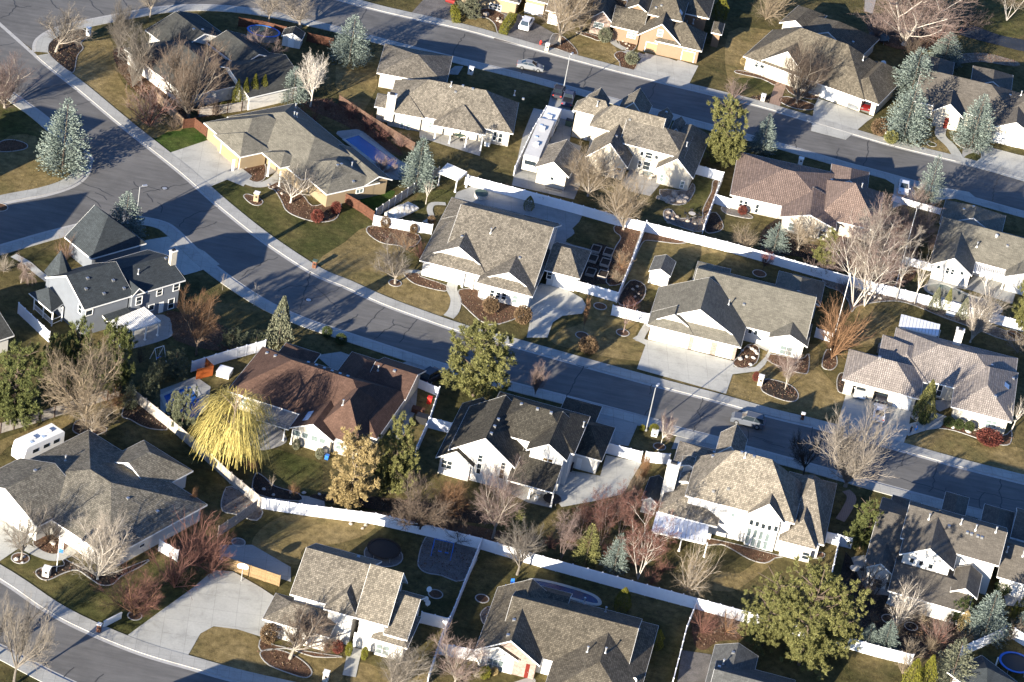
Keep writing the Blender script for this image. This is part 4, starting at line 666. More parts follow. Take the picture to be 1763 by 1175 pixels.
fence('short white wall fence with clipped round shrubs left of the cottage', 'P', (642,388, 690,396, 742,404)); fence('grey fence behind the white tarped boat by the pool house', 'P', (646,376, 700,340, 754,304), mt='wood_grey', pm='trim', cap=False)
fence('cream masonry yard wall behind the red-brown bare trees', 'P', (268,172, 314,221), mt='wall_fence_cream', sp=9, cap=False, th=.2, cat='wall', name='yard_wall'); fence('short brown board fence at the corner of the cream wall', 'P', (315,222, 334,220, 355,236), mt='wood_brown', cap=False)
fence('fence with dark posts behind the arborvitae row', 'P', (341,202, 415,192, 491,174), mt='weathered_white', pm='wood_dark', sp=2.4, cap=False); fence('dark red-brown fence between the pool house and the white chimney house', 'P', (583,180, 640,218, 712,262), mt='wood_dark', cap=False, sp=2.4)
fence('brown board fence behind the oval pool', 'P', (410,46, 450,52, 491,62), mt='wood_brown', cap=False, sp=2.4); fence('brown board fence right of the small garden shed', 'P', (528,72, 572,82), mt='wood_brown', cap=False, sp=2.4)
fence('white fence enclosing the patio right of the brown-roofed house', 'P', (715,785, 737,735, 754,683), h=1.7); fence('short white fence between the brown-roofed and near-black roofed houses', 'P', (736,737, 776,747)); fence('white fence across the driveway of the near-black roofed house', 'P', (1043,781, 1102,796))
fence('short white fence at the left corner of the tall chimney house', 'P', (1109,796, 1150,800)); fence('white fence in front of the dark pickup and around the motorhome', 'P', (985,208, 938,199, 915,237, 884,303)); fence('white fence under the green tarp beside the pool patio, right of brown roof', 'P', (712,665, 754,683), h=1.5)
# ------------------------------------------------------------------ patio covers, pergola
def cover(label, f, quad, h, posts, mt='trim', slat=.32, gap=True, name='patio_cover', cat='patio cover', beam='trim'):
    q = [at(px(f, *p), h) for p in quad]; root = thing(name, label, cat, Vector((q[0].x, q[0].y, 0))); mb = MB()
    a, b, c, d = q; n = int((b-a).length/slat); e = (b-a).normalized()
    for i in range(n+1):
        t = i/n; p, r_ = a+(b-a)*t, d+(c-d)*t; m_ = (p+r_)/2; mb.box((m_.x, m_.y, h), (r_-p).length, slat*(.55 if gap else .97), .06+.01*(i % 2), mt, (r_-p))
    mb.build('slats' if gap else 'roof_panels', root)
    bm_ = MB()
    for p, r_ in ((a, b), (d, c), (a, d), (b, c)): m_ = (p+r_)/2; bm_.box((m_.x, m_.y, h-.2), (r_-p).length+.1, .09, .19, beam, (r_-p))
    bm_.build('beams', root)
    for p in posts: p0 = at(px(f, *p), 0); m_ = MB(); m_.box(p0, .16, .16, h-.05, beam, e); m_.box(p0, .3, .3, .25, beam, e); m_.build('post', root)
    return root
cover('white lattice patio cover behind the blue-grey house', 'y', ((795,935),(1155,820),(1000,690),(685,822)), 2.6, ((785,1050),(895,1025),(1010,995),(1125,955)), slat=.3)
cover('white garden pergola near the round hot tub', 'x', ((835,330),(940,240),(720,140),(620,240)), 2.5, ((805,465),(930,410),(615,390)), slat=.18, name='pergola', cat='pergola')
cover('white slatted patio cover between the gables behind the teal pool', 'j', ((600,785),(872,850),(888,775),(620,712)), 2.5, ((710,920),(860,950)), slat=.3)
cover('blue-white ribbed patio roof on the left of the tall chimney house', 'z', ((112,795),(508,885),(530,735),(152,645)), 2.5, ((115,900),(310,945),(505,990)), slat=.55, gap=False, beam='trim', mt='vinyl')
cover('weathered grey slatted patio roof beside the willow', 'k', ((570,780),(650,658),(340,560),(295,690)), 2.6, ((525,880),(590,905)), slat=.3, mt='wood_grey', beam='trim')
cover('pale metal patio roof behind the beige tile house', 'w', ((435,515),(825,615),(848,490),(462,388)), 2.6, ((440,600),(825,700)), slat=.5, gap=False, mt='vinyl')
cover('white pergola roof cut by the bottom edge beside the trampoline', 't', ((700,1240),(850,1320),(1145,1080),(995,960)), 2.6, ((1010,1060),), slat=.25, mt='trim', gap=False)
def slabroof(label, f, quad, hs, mt, posts, ph, name='porch', cat='porch'):
    q = [at(px(f, *p), h) for p, h in zip(quad, hs)]; root = thing(name, label, cat, Vector((q[0].x, q[0].y, 0))); mb = MB()
    nn = (q[1]-q[0]).cross(q[2]-q[0]); q = q if nn.z > 0 else q[::-1]
    mb.poly(q, mt); mb.poly([v-Vector((0, 0, .2)) for v in q[::-1]], 'trim')
    for a, b in zip(q, q[1:]+q[:1]): mb.poly([a-Vector((0, 0, .2)), b-Vector((0, 0, .2)), b, a], 'trim')
    mb.build('roof', root, uv=True)
    for p in posts: p0 = at(px(f, *p), 0); m_ = MB(); m_.box(p0, .18, .18, ph, 'trim'); m_.build('post', root)
    return root
P_ = slabroof('dark-roofed screened side porch with white railings, left of the blue-grey house', 'r', ((650,425),(818,302),(612,108),(365,182)), (2.7,2.7,4.2,2.7), 'shingle_slate', ((652,600),(425,395),(540,495),(775,540)), 2.5)
rb_ = MB(); q = G('r', 650,600, 425,395)
for z_ in (.25, 1.0): m_ = (q[0]+q[1])/2; rb_.box((m_.x, m_.y, z_), (q[1]-q[0]).length, .06, .08, 'trim', q[1]-q[0])
for i in range(28): p0 = q[0]+(q[1]-q[0])*(i/27); rb_.box((p0.x, p0.y, .3), .04, .04, .7, 'trim')
q2 = G('r', 650,600, 785,540); 
for z_ in (.25, 1.0): m_ = (q2[0]+q2[1])/2; rb_.box((m_.x, m_.y, z_), (q2[1]-q2[0]).length, .06, .08, 'trim', q2[1]-q2[0])
rb_.build('railing', P_)
slabroof('narrow dark pent roof beside the lattice patio cover', 'y', ((668,822),(892,742),(850,690),(620,765)), (2.5,2.5,3.1,3.1), 'shingle_slate', ((690,880),), 2.3, name='pent_roof', cat='roof')
# corner turret of the blue-grey house
T0 = at(px('y', 222,372), 5.0); T0.z = 0; tr = thing('turret', 'dark conical turret on the corner of the blue-grey house', 'turret', T0)
m_ = MB(); m_.lathe(T0, [(1.75, 0), (1.75, 5.0)], 8, 'wall_grey', ang=.2); m_.build('wall', tr); m_ = MB(); m_.lathe(T0+Vector((0, 0, 4.95)), [(2.15, 0), (2.15, .12), (.02, 3.9)], 8, 'shingle_slate', ang=.2); m_.build('roof', tr, uv=True)
# ------------------------------------------------------------------ vehicles
def car(label, f, p_rear, p_front, kind, paint, col, cat='car', name='parked_car', ln=None, group=None):
    """p_rear, p_front: ground points under the two ends"""
    a, b = at(px(f, *p_rear)), at(px(f, *p_front)); e = (b-a).normalized(); n = Vector((-e.y, e.x, 0)); c = (a+b)/2
    plain(paint, col, .35, .1, .04, 1, .4)
    K = {'sedan': (4.8, 1.82, [(-2.4,.55),(-2.36,.92),(-1.75,1.02),(-1.1,1.05),(.85,1.0),(1.75,.9),(2.25,.72),(2.4,.5)], (-1.75,-1.0,.25,1.1), 1.44),
         'suv': (5.1, 1.95, [(-2.55,.6),(-2.5,1.1),(-2.3,1.15),(1.0,1.15),(2.1,1.08),(2.45,.85),(2.55,.55)], (-2.4,-2.1,.35,1.05), 1.82),
         'van': (5.0, 1.9, [(-2.5,.5),(-2.48,1.05),(1.3,1.08),(2.1,.95),(2.45,.7),(2.5,.5)], (-2.42,-2.25,.6,1.6), 1.72),
         'pickup': (5.6, 1.95, [(-2.8,.65),(-2.78,1.15),(1.1,1.2),(2.4,1.12),(2.75,.9),(2.8,.6)], (-.9,-.75,.65,1.25), 1.8)}[kind]
    Ln, Wd, prof, (g0, g1, g2, g3), top = K; s_ = (ln or Ln)/Ln; root = thing(name, label, cat, Vector((c.x, c.y, .1 if False else .0)), group)
    zb = .08
    def w(x, y, z): q = c+e*(x*s_)+n*y; return Vector((q.x, q.y, z+zb))
    mb = MB(); hw = Wd/2; k = len(prof)
    rows = []
    for yy, sh in ((-hw+.12, -.0), (-hw, 0), (hw, 0), (hw-.12, 0)): pass
    low = .32
    for i in range(k-1):
        (x0, z0), (x1, z1) = prof[i], prof[i+1]
        mb.poly([w(x0, -hw+.1, z0), w(x1, -hw+.1, z1), w(x1, hw-.1, z1), w(x0, hw-.1, z0)][::-1], paint)
        for sd in (-1, 1):
            q = [w(x0, sd*(hw-.1), z0), w(x1, sd*(hw-.1), z1), w(x1, sd*hw, max(low, z1-.14)), w(x0, sd*hw, max(low, z0-.14))]; mb.poly(q if sd < 0 else q[::-1], paint)
            q = [w(x0, sd*hw, max(low, z0-.14)), w(x1, sd*hw, max(low, z1-.14)), w(x1, sd*hw, low), w(x0, sd*hw, low)]; mb.poly(q if sd < 0 else q[::-1], paint)
    for x_, z_ in (prof[0], prof[-1]): mb.poly([w(x_, -hw+.05, low), w(x_, hw-.05, low), w(x_, hw-.1, z_), w(x_, -hw+.1, z_)], paint)
    mb.poly([w(prof[0][0], -hw, low), w(prof[-1][0], -hw, low), w(prof[-1][0], hw, low), w(prof[0][0], hw, low)], 'rubber')
    if kind == 'pickup':
        bd = MB(); bd.poly([w(-2.65, -.75, 1.215), w(-1.0, -.75, 1.215), w(-1.0, .75, 1.215), w(-2.65, .75, 1.215)], 'black'); 
    bl = 1.0 if kind == 'sedan' else 1.12; tw = hw-.28
    # roof skin on top of the glasshouse, pillars painted
    mb.poly([w(g1+.05, -tw+.02, top+.012), w(g2-.05, -tw+.02, top+.012), w(g2-.05, tw-.02, top+.012), w(g1+.05, tw-.02, top+.012)], paint)
    body = mb.build('body', root)
    if kind == 'pickup': bd.build('cargo_bed', root)
    gm = MB(); B_ = [(g0, hw-.14, bl-.03), (g3, hw-.14, bl-.03)]; T_ = [(g1, tw, top), (g2, tw, top)]
    for sd in (-1, 1):
        q = [w(g0, sd*(hw-.14), bl-.03), w(g3, sd*(hw-.14), bl-.03), w(g2, sd*tw, top), w(g1, sd*tw, top)]; gm.poly(q if sd < 0 else q[::-1], 'glass')
    gm.poly([w(g3, -(hw-.14), bl-.03), w(g3, hw-.14, bl-.03), w(g2, tw, top), w(g2, -tw, top)], 'glass'); gm.poly([w(g0, -(hw-.14), bl-.03), w(g0, hw-.14, bl-.03), w(g1, tw, top), w(g1, -tw, top)][::-1], 'glass')
    gm.poly([w(g1, -tw, top), w(g2, -tw, top), w(g2, tw, top), w(g1, tw, top)], 'glass'); gm.build('windows', root)
    pm = MB()
    for sd in (-1, 1):
        for x0, x1 in ((g0, g1), (g3, g2), ((g0+g3)/2-.2, (g1+g2)/2-.1)): pm.tube(w(x0, sd*(hw-.135), bl), w(x1, sd*(tw+.005), top), .05, .045, 4, paint)
        pm.tube(w(g1, sd*tw, top), w(g2, sd*tw, top), .05, .05, 4, paint)
    pm.build('pillars', root)
    for x_ in (-Ln*.3, Ln*.31):
        for sd in (-1, 1):
            r_ = .34 if kind in ('sedan', 'van') else .4; q = w(x_, sd*(hw-.02), r_-.0); m1 = MB(); m1.tube(q-n*(.22*sd), q+n*(.03*sd), r_, r_, 16, 'rubber'); wh = m1.build('wheel', root)
            m2 = MB(); m2.tube(q, q+n*(.045*sd), r_*.62, r_*.55, 10, 'metal'); m2.build('rim', wh, org=Vector(root['_o']))
    for sd in (-1, 1):
        m1 = MB(); q = w(Ln/2-.08, sd*(hw-.3), .68); m1.box(q-Vector((0, 0, .06)), .12, .34, .14, 'glass_light', e); m1.build('headlight', root)
        m1 = MB(); q = w(-Ln/2+.05, sd*(hw-.22), .78); m1.box(q-Vector((0, 0, .08)), .1, .26, .18, 'red', e); m1.build('tail_light', root)
        m1 = MB(); m1.box(w(g3-.1, sd*(hw+.08), bl), .14, .2, .14, paint, e); m1.build('mirror', root)
    return root
car('silver sedan driving along the top street', 'v', (672,850), (975,905), 'sedan', 'paint_silver', (.19, .2, .215), name='car')
car('dark grey and silver sport utility car driving on the middle street', 'P', (1314,738), (1258,724), 'suv', 'paint_grey', (.09, .1, .12), name='car')
car('white station wagon parked on the grey driveway beside the clipped hedge', 'v', (715,440), (835,235), 'suv', 'paint_white', (.72, .72, .74))
car('white sedan parked in front of the three-bay garage', 'H', (345,935), (368,790), 'sedan', 'paint_white', (.72, .72, .74))
car('white sedan parked right of the pink tile house', 'f', (1692,400), (1672,545), 'sedan', 'paint_white', (.72, .72, .74))
car('dark blue pickup truck parked beyond the white fence of the steep-gabled house', 'c', (395,250), (430,130), 'pickup', 'paint_navy', (.05, .06, .1), cat='pickup truck', name='pickup_truck')
car('dark hatchback parked at the top of the driveway left of the pickup', 'c', (315,150), (335,95), 'sedan', 'paint_black', (.03, .03, .04))
car('black open-top jeep beside the brown-roofed house', 'A1', (1150,900), (1240,850), 'suv', 'paint_black', (.03, .03, .04), ln=3.9) if False else car('black sport utility car parked beside the brown-roofed house', 'C1', (1140,315), (1225,265), 'suv', 'paint_black', (.03, .03, .04), ln=4.2)
car('silver car inside the open garage of the shake house', 'h', (1220,1040), (1215,1085), 'sedan', 'paint_silver', (.19, .2, .215)); car('red car inside the open garage of the shake house', 'h', (1352,1060), (1347,1105), 'sedan', 'paint_red', (.16, .01, .01))
car('white car inside the left bay of the three-bay garage', 'H', (203,640), (195,690), 'sedan', 'paint_white', (.72, .72, .74)); car('dark car inside the middle bay of the three-bay garage', 'H', (385,685), (375,735), 'sedan', 'paint_black', (.03, .03, .04))
car('dark car at the top edge beside the clipped hedge', 'A1', (1310,30), (1360,-25), 'sedan', 'paint_red', (.16, .01, .01))
def rv(label, f, pa, pb, w_, h, mt, name, cat, front=True, z0=.55, ac=2):
    a, b = at(px(f, *pa)), at(px(f, *pb)); e = (b-a).normalized(); n = Vector((-e.y, e.x, 0)); Ln = (b-a).length; c = (a+b)/2; root = thing(name, label, cat, Vector((c.x, c.y, 0)))
    mb = MB(); prof = [(-Ln/2, z0), (Ln/2, z0), (Ln/2+(.0 if not front else .0), h*.55), (Ln/2-.35, h-.12), (Ln/2-.7, h), (-Ln/2+.15, h), (-Ln/2, h-.15)]
    W_ = lambda x, y, z: Vector(((c+e*x+n*y).x, (c+e*x+n*y).y, z))
    for sd in (-1, 1): q = [W_(x, sd*w_/2, z) for x, z in prof]; mb.poly(q if sd < 0 else q[::-1], mt)
    for (x0, z0_), (x1, z1) in zip(prof, prof[1:]+prof[:1]): mb.poly([W_(x0, -w_/2, z0_), W_(x0, w_/2, z0_), W_(x1, w_/2, z1), W_(x1, -w_/2, z1)], mt)
    mb.build('body', root)
    for sd in (-1, 1):
        for k_, x_ in enumerate((-Ln*.3, -Ln*.05, Ln*.22)):
            m1 = MB(); m1.box(W_(x_, sd*(w_/2+.0), h*.55), 1.0, .05, .55, 'glass', e); m1.build('window', root)
        for x_ in ((-Ln*.12, Ln*.02) if not front else (-Ln*.3, Ln*.36)): m1 = MB(); q = W_(x_, sd*(w_/2-.1), .4); m1.tube(q-n*.15, q+n*.15, .4, .4, 14, 'rubber'); m1.build('wheel', root)
    m1 = MB(); m1.box(W_(-Ln/2-.01, 0, h*.5), .06, w_*.75, .75, 'glass', e); m1.build('rear_window', root)
    for i in range(ac):
        m1 = MB(); m1.box(W_(-Ln*.2+i*Ln*.4, 0, h), 1.1, .75, .28, 'trim', e); m1.build('air_conditioner', root); m1 = MB(); m1.box(W_(i*Ln*.3-.3, .5, h), .5, .5, .1, 'skylight', e); m1.build('roof_hatch', root)
    return root
rv('long cream motorhome parked beside the detached garage', 'c', (50,850), (200,490), 2.6, 3.3, 'wall_white', 'motorhome', 'motorhome')
rv('white enclosed trailer in front of the motorhome along the white fence', 'c', (200,520), (275,360), 2.5, 2.9, 'trim', 'enclosed_trailer', 'trailer', front=False, ac=1)
rv('white travel trailer parked behind the weathered shake house', 'm', (500,185), (150,345), 2.5, 3.0, 'trim', 'travel_trailer', 'trailer', front=False)
# ------------------------------------------------------------------ street furniture and yard things
def lamp(label, f, base, topy, arm):
    b = G(f, *base)[0]; h = hgt(b, px(f, 0, topy)[1]); root = thing('street_lamp', label, 'street lamp', b, 'street lamps')
    m1 = MB(); m1.tube(b, b+Vector((0, 0, h)), .1, .07, 8, 'galv'); m1.tube(b, b+Vector((0, 0, .25)), .2, .2, 8, 'galv'); m1.build('pole', root)
    m1 = MB(); d = Vector((math.cos(arm), math.sin(arm), 0)); m1.tube(b+Vector((0, 0, h-.1)), b+d*.5+Vector((0, 0, h+.12)), .04, .04, 6, 'galv'); m1.build('arm', root); m1 = MB(); m1.box(b+d*.8+Vector((0, 0, h+.05)), .75, .34, .16, 'galv', d); hd = m1.build('lamp_head', root)
    m1 = MB(); m1.box(b+d*.85+Vector((0, 0, h+.02)), .45, .24, .03, 'glass_light', d); m1.build('lens', hd, org=Vector(root['_o']))
lamp('street lamp beside the middle street, above the white utility box', 'P', (1112,742), 668, 1.2); lamp('street lamp beside the top street near the pickup truck', 'P', (969,159), 96, 1.2); lamp('street lamp at the street corner behind the blue spruce', 'P', (235,376), 322, .6)
def pole(label, f, base, top, r_=.06, mt='trim', name='flagpole', cat='pole', flag=False):
    b = G(f, *base)[0]; h = hgt(b, px(f, *top)[1]); root = thing(name, label, cat, b); m1 = MB(); m1.tube(b, b+Vector((0, 0, h)), r_, r_*.7, 8, mt); m1.build('pole_shaft', root); m1 = MB(); m1.lathe(b+Vector((0, 0, h)), [(.02, 0), (.1, .08), (.1, .14), (.02, .22)], 8, 'galv'); m1.build('finial', root)
    if flag:
        m1 = MB(); rng = random.Random(4)
        for i in range(13):
            for j in range(3):
                z1 = b.z+h-.35-i*.13*1.2; x0 = .06+j*.18; mt_ = 'blue' if i > 8 else ('red' if i % 2 else 'trim')
                m1.poly([b+Vector((x0, .05*math.sin(j+i*.3), z1-b.z)), b+Vector((x0+.18, .05*math.sin(j+1+i*.3), z1-b.z-.1)), b+Vector((x0+.18, .05*math.sin(j+1+i*.3), z1-b.z-.26)), b+Vector((x0, .05*math.sin(j+i*.3), z1-b.z-.16))], mt_)
        m1.build('flag', root)
pole('flagpole with a limp striped flag on the front lawn, lower left', 'f' if False else 'D0', (380,430), (398,195), flag=True); pole('tall thin white pole beside the orange-twigged tree', 'P', (1430,603), (1459,472)); pole('tall thin white pole rising above the white fence among the pink birches', 'P', (1541,497), (1571,361))
def mailbox(label, f, p, w_=.6, h=1.25, mt='stone', top='trim', hd='box'):
    b = G(f, *p)[0]; root = thing('mailbox_pillar', label, 'mailbox', b, 'mailbox pillars by the streets'); e = Vector((1, -.12, 0)); m1 = MB(); m1.box(b, w_, w_, h, mt, e); m1.build('pillar', root, uv=True); m1 = MB(); m1.box(b+Vector((0, 0, h)), w_+.12, w_+.12, .1, top, e); m1.build('cap', root)
    m1 = MB(); m1.box(b+Vector((0, -w_/2-.03, h*.55)), .3, .1, .25, 'black', e); m1.build('mailbox_door', root)
for a in (('white pillar mailbox on the corner lawn, top left', 'A0', (595,240), .7, 1.4, 'trim'), ('pale pillar mailbox at the kerb left of the big bare tree, top street', 'v', (1035,645), .65, 1.4, 'wall_offwhite'), ('brown brick mailbox with green cap at the kerb of the curving street', 'B1', (395,672), .6, 1.3, 'terracotta', 'canvas_green'),
 ('cream mailbox pillar in its own edged bed, tan house lawn', 'a', (485,995), .8, 1.5, 'wall_cream'), ('stone mailbox pillar near the brick path of the shake house', 'h', (310,1020), .75, 1.2), ('pale mailbox pillar at the kerb below the twin blue spruces', 'A3', (828,945), .6, 1.4, 'wall_offwhite'), ('dark mailbox at the kerb above the large grey bare tree', 'C3', (265,560), .5, 1.1, 'terracotta'),
 ('white mailbox pillar beside a red shrub on the tan lawn', 'C2', (1675,325), .75, 1.6, 'wall_offwhite'), ('stone block in the edged bed beside the flagpole', 'D0', (312,455), .9, 1.2), ('dark mailbox at the kerb beside the white sign rail', 'D0', (665,835), .5, 1.2, 'terracotta'), ('white stone pillar at the foot of the front path, bottom edge', 'D1', (470,1165), .7, 1.4, 'stone'),
 ('white utility box in the front bed of the white chimney house', 'b', (1055,395), .9, 1.2, 'trim'), ('white utility box behind the pink tile roof', 'f', (735,225), .8, 1.1, 'trim'), ('white utility box under the small white tree by the lamp', 'C2', (965,665), .9, .7, 'trim')): mailbox(*a)
b = G('v', 957,565)[0]; hy = thing('fire_hydrant', 'red fire hydrant beside the top street', 'fire hydrant', b); m1 = MB(); m1.lathe(b, [(.2, 0), (.2, .06), (.13, .08), (.13, .6), (.17, .62), (.15, .75), (.04, .85)], 12, 'red'); m1.build('barrel', hy); m1 = MB(); m1.tube(b+Vector((-.25, 0, .45)), b+Vector((.25, 0, .45)), .07, .07, 8, 'red'); m1.build('nozzles', hy)
def hoop(label, f, base, topy):
    b = G(f, *base)[0]; h = hgt(b, px(f, 0, topy)[1]); r_ = thing('basketball_hoop', label, 'basketball hoop', b); m1 = MB(); m1.tube(b, b+Vector((0, 0, h-.4)), .07, .06, 8, 'galv'); m1.build('pole', r_); m1 = MB()
    c = b+Vector((0, -.5, h-.45)); pts = [c+Vector((math.cos(t)*.75, 0, max(-.35, math.sin(t)*.5))) for t in [i*math.pi/8 for i in range(16)]]; m1.poly(pts, 'trim'); m1.poly([p+Vector((0, .04, 0)) for p in pts[::-1]], 'trim'); m1.tube(b+Vector((0, 0, h-.7)), c, .04, .04, 6, 'galv'); m1.build('backboard', r_)
    m1 = MB()
    for i in range(12): t0, t1 = i*math.pi/6, (i+1)*math.pi/6; k_ = c+Vector((0, -.3, -.25)); m1.tube(k_+Vector((math.cos(t0)*.23, math.sin(t0)*.23, 0)), k_+Vector((math.cos(t1)*.23, math.sin(t1)*.23, 0)), .015, .015, 4, 'orange')
    m1.build('rim', r_)
hoop('white basketball hoop in front of the tan board fence', 'D0', (1625,495), 362)
def tramp(label, f, c_, r_, pad, net='black', h=.8):
    c = G(f, *c_)[0]; t = thing('trampoline', label, 'trampoline', c); m1 = MB(); m1.lathe(c+Vector((0, 0, h-.02)), [(r_-.3, 0), (r_-.3, .02)], 28, net); m1.build('mat', t); m1 = MB(); m1.lathe(c+Vector((0, 0, h)), [(r_-.32, .0), (r_-.32, .05), (r_, .05), (r_, 0)], 28, pad)
    m1.f = m1.f[:-2]; m1.m = m1.m[:-2]; m1.build('safety_pad', t)
    for i in range(6): a_ = i*math.pi/3; m1 = MB(); q = c+Vector((math.cos(a_)*(r_-.1), math.sin(a_)*(r_-.1), 0)); m1.tube(q, q+Vector((0, 0, h)), .035, .035, 6, 'galv'); m1.build('leg', t)
tramp('black trampoline behind the satellite-dish house', 'D1', (860,305), 2.3, 'mulch_dark'); tramp('blue-rimmed trampoline at the bottom right edge', 't', (1250,1000), 2.3, 'blue'); tramp('dark trampoline in the yard right of the shake house, top', 'h', (1480,410), 2.0, 'black')
tramp('round black trampoline on the patio of the near-black roofed house', 'l', (1120,1085), 1.3, 'black', h=.45); ring('D1', 862, 318, 2.6, 'gravel')
def pool(label, f, c, mt, rim='concrete', sm=False, z=.075, w_=.5):
    p = G(f, *c); p = smooth(p, True, 4) if sm else p; t = thing('swimming_pool', label, 'swimming pool', sum(p, Vector())/len(p)); m1 = MB(); m1.poly(up(p, z), mt); m1.build('water', t); m1 = MB(); l, r_ = line_strip(p, (-w_/2, w_/2), True); n_ = len(p)
    for i in range(n_):
        j = (i+1) % n_; m1.poly(up([l[i], l[j], r_[j], r_[i]], z+.035), rim)
        for u_ in (l, r_): m1.poly([(u_[i].x, u_[i].y, z-.04), (u_[j].x, u_[j].y, z-.04), (u_[j].x, u_[j].y, z+.035), (u_[i].x, u_[i].y, z+.035)], rim)
    m1.build('coping', t)
slab('a', 1220,380, 1340,345, 1440,345, 1560,430, 1800,620, 2000,740, 1700,800, 1480,560, mt='concrete_grey', sm=True); pool('rectangular pool under a blue cover behind the tan house', 'a', (1290,432, 1440,385, 1800,650, 1745,700, 1560,640), 'water_blue')
pool('pool under a dark blue cover next to the orange screen', 'C0', (1090,400, 1180,360, 1300,330, 1390,480, 1300,560, 1140,520), 'water_blue'); pool('kidney-shaped teal pool behind the long white fence', 'w', (700,110, 760,60, 900,60, 1020,110, 1170,180, 1330,230, 1480,290, 1515,350, 1440,380, 1250,310, 1000,250, 800,180), 'water_teal', sm=True)
pool('long dark navy pool behind the bottom-centre house', 'o', (540,85, 640,80, 900,140, 1130,220, 1190,290, 1120,300, 900,240, 620,165), 'water_navy', sm=True)
c = G('q', 1295,290)[0]; t = thing('above_ground_pool', 'oval above-ground pool with a blue rim beside the garden shed', 'swimming pool', c); m1 = MB(); m1.lathe(c, [(2.45, 0), (2.45, 1.2)], 28, 'wood_grey', sx=1.15, sy=.85); m1.build('wall', t); m1 = MB(); m1.lathe(c+Vector((0, 0, 1.2)), [(2.3, .0), (2.3, .06), (2.6, .06), (2.6, -.02)], 28, 'blue', sx=1.15, sy=.85); m1.f = m1.f[:-2]; m1.m = m1.m[:-2]; m1.build('rim', t); m1 = MB(); m1.lathe(c+Vector((0, 0, 1.21)), [(2.3, 0), (2.3, .01)], 28, 'water_teal', sx=1.15, sy=.85); m1.build('water', t)
c = G('x', 1095,520)[0]; t = thing('hot_tub', 'round covered hot tub on the grey patio behind the cottage', 'hot tub', c); m1 = MB(); m1.lathe(c, [(1.1, 0), (1.15, .7), (1.05, .74)], 24, 'stone'); m1.build('tub', t); m1 = MB(); m1.lathe(c+Vector((0, 0, .74)), [(1.1, 0), (1.12, .12), (.2, .17)], 24, 'canvas_green'); m1.build('cover', t)
spots = (('B2',570,555,'back left'), ('B2',655,575,'back right'), ('B2',548,618,'middle left'), ('B2',633,645,'middle right'), ('B2',535,710,'front left'), ('B2',617,725,'front right'))
for f_, x_, y_, nm in spots:
    c = G(f_, x_, y_)[0]; t = thing('raised_planter', 'dark raised planter box with pale rim, %s of the six' % nm, 'planter', c, 'raised planter boxes beside the cottage garage'); e_ = Vector((1, -.15, 0)).normalized(); n_ = Vector((-e_.y, e_.x, 0)); m1 = MB()
    for a_, l_, ee in ((e_*.7, 2.1, n_), (e_*-.7, 2.1, n_), (n_*1.05, 1.34, e_), (n_*-1.05, 1.34, e_)): m1.box(c+a_, l_, .09, .5, 'wood_grey', ee)
    m1.build('frame', t); m1 = MB(); m1.box(c, 1.3, 2.0, .36, 'mulch_dark', e_); m1.build('soil', t)
def dish(label, p, r_=.38, az=-2.2, f='P', h=None):
    q = at(px(f, *p), h); t = thing('satellite_dish', label, 'satellite dish', q, 'satellite dishes'); d = Vector((math.cos(az)*.75, math.sin(az)*.75, .6)).normalized(); u = d.orthogonal().normalized(); w_ = d.cross(u); m1 = MB(); k_ = 16
    for i in range(k_):
        t0, t1 = i*2*math.pi/k_, (i+1)*2*math.pi/k_; m1.poly([q, q+(u*math.cos(t0)+w_*math.sin(t0))*r_+d*.08, q+(u*math.cos(t1)+w_*math.sin(t1))*r_+d*.08], 'trim')
    m1.build('reflector', t); m1 = MB(); m1.tube(q-Vector((0, 0, .6)), q, .03, .03, 6, 'galv'); m1.tube(q, q+d*.5-Vector((0, 0, .15)), .015, .015, 5, 'galv'); m1.build('mount', t)
dish('topmost satellite dish on the right wall of the white two-storey house', (1675,560), f='n', h=4.6); dish('middle satellite dish of the three on the white two-storey house', (1645,655), f='n', h=4.0); dish('lowest satellite dish of the three on the white two-storey house', (1662,692), f='n', h=3.7); dish('white satellite dish on the roof edge by the blue spruces', (1530,645), r_=.6, f='h', h=3.2); dish('satellite dish on the right eave of the bottom-centre house', (1508,1000), f='o', h=3.2)
def swing(label, f, a_, b_, h=2.3, mt='galv', seat='blue'):
    a, b = G(f, *a_)[0], G(f, *b_)[0]; e = (b-a).normalized(); n = Vector((-e.y, e.x, 0)); t = thing('swing_set', label, 'swing set', a); m1 = MB(); m1.tube(a+Vector((0, 0, h)), b+Vector((0, 0, h)), .05, .05, 6, mt)
    for p in (a, b):
        for sd in (-1, 1): m1.tube(p+n*sd*.9, p+Vector((0, 0, h)), .045, .045, 6, mt)
    m1.build('frame', t)
    for k_ in (.3, .65): q = a+(b-a)*k_; m1 = MB(); m1.tube(q+Vector((0, 0, h)), q+Vector((0, 0, .5)), .012, .012, 4, 'galv'); m1.tube(q+e*.4+Vector((0, 0, h)), q+e*.4+Vector((0, 0, .5)), .012, .012, 4, 'galv'); m1.box(q+e*.2+Vector((0, 0, .47)), .5, .2, .04, seat, e); m1.build('swing_seat', t)
swing('blue swing set in the gravel play corner', 'D1', (1190,300), (1320,330), mt='blue'); swing('white swing frame on the dark lawn below the lattice patio', 'C0', (1035,170), (1095,150), mt='trim')
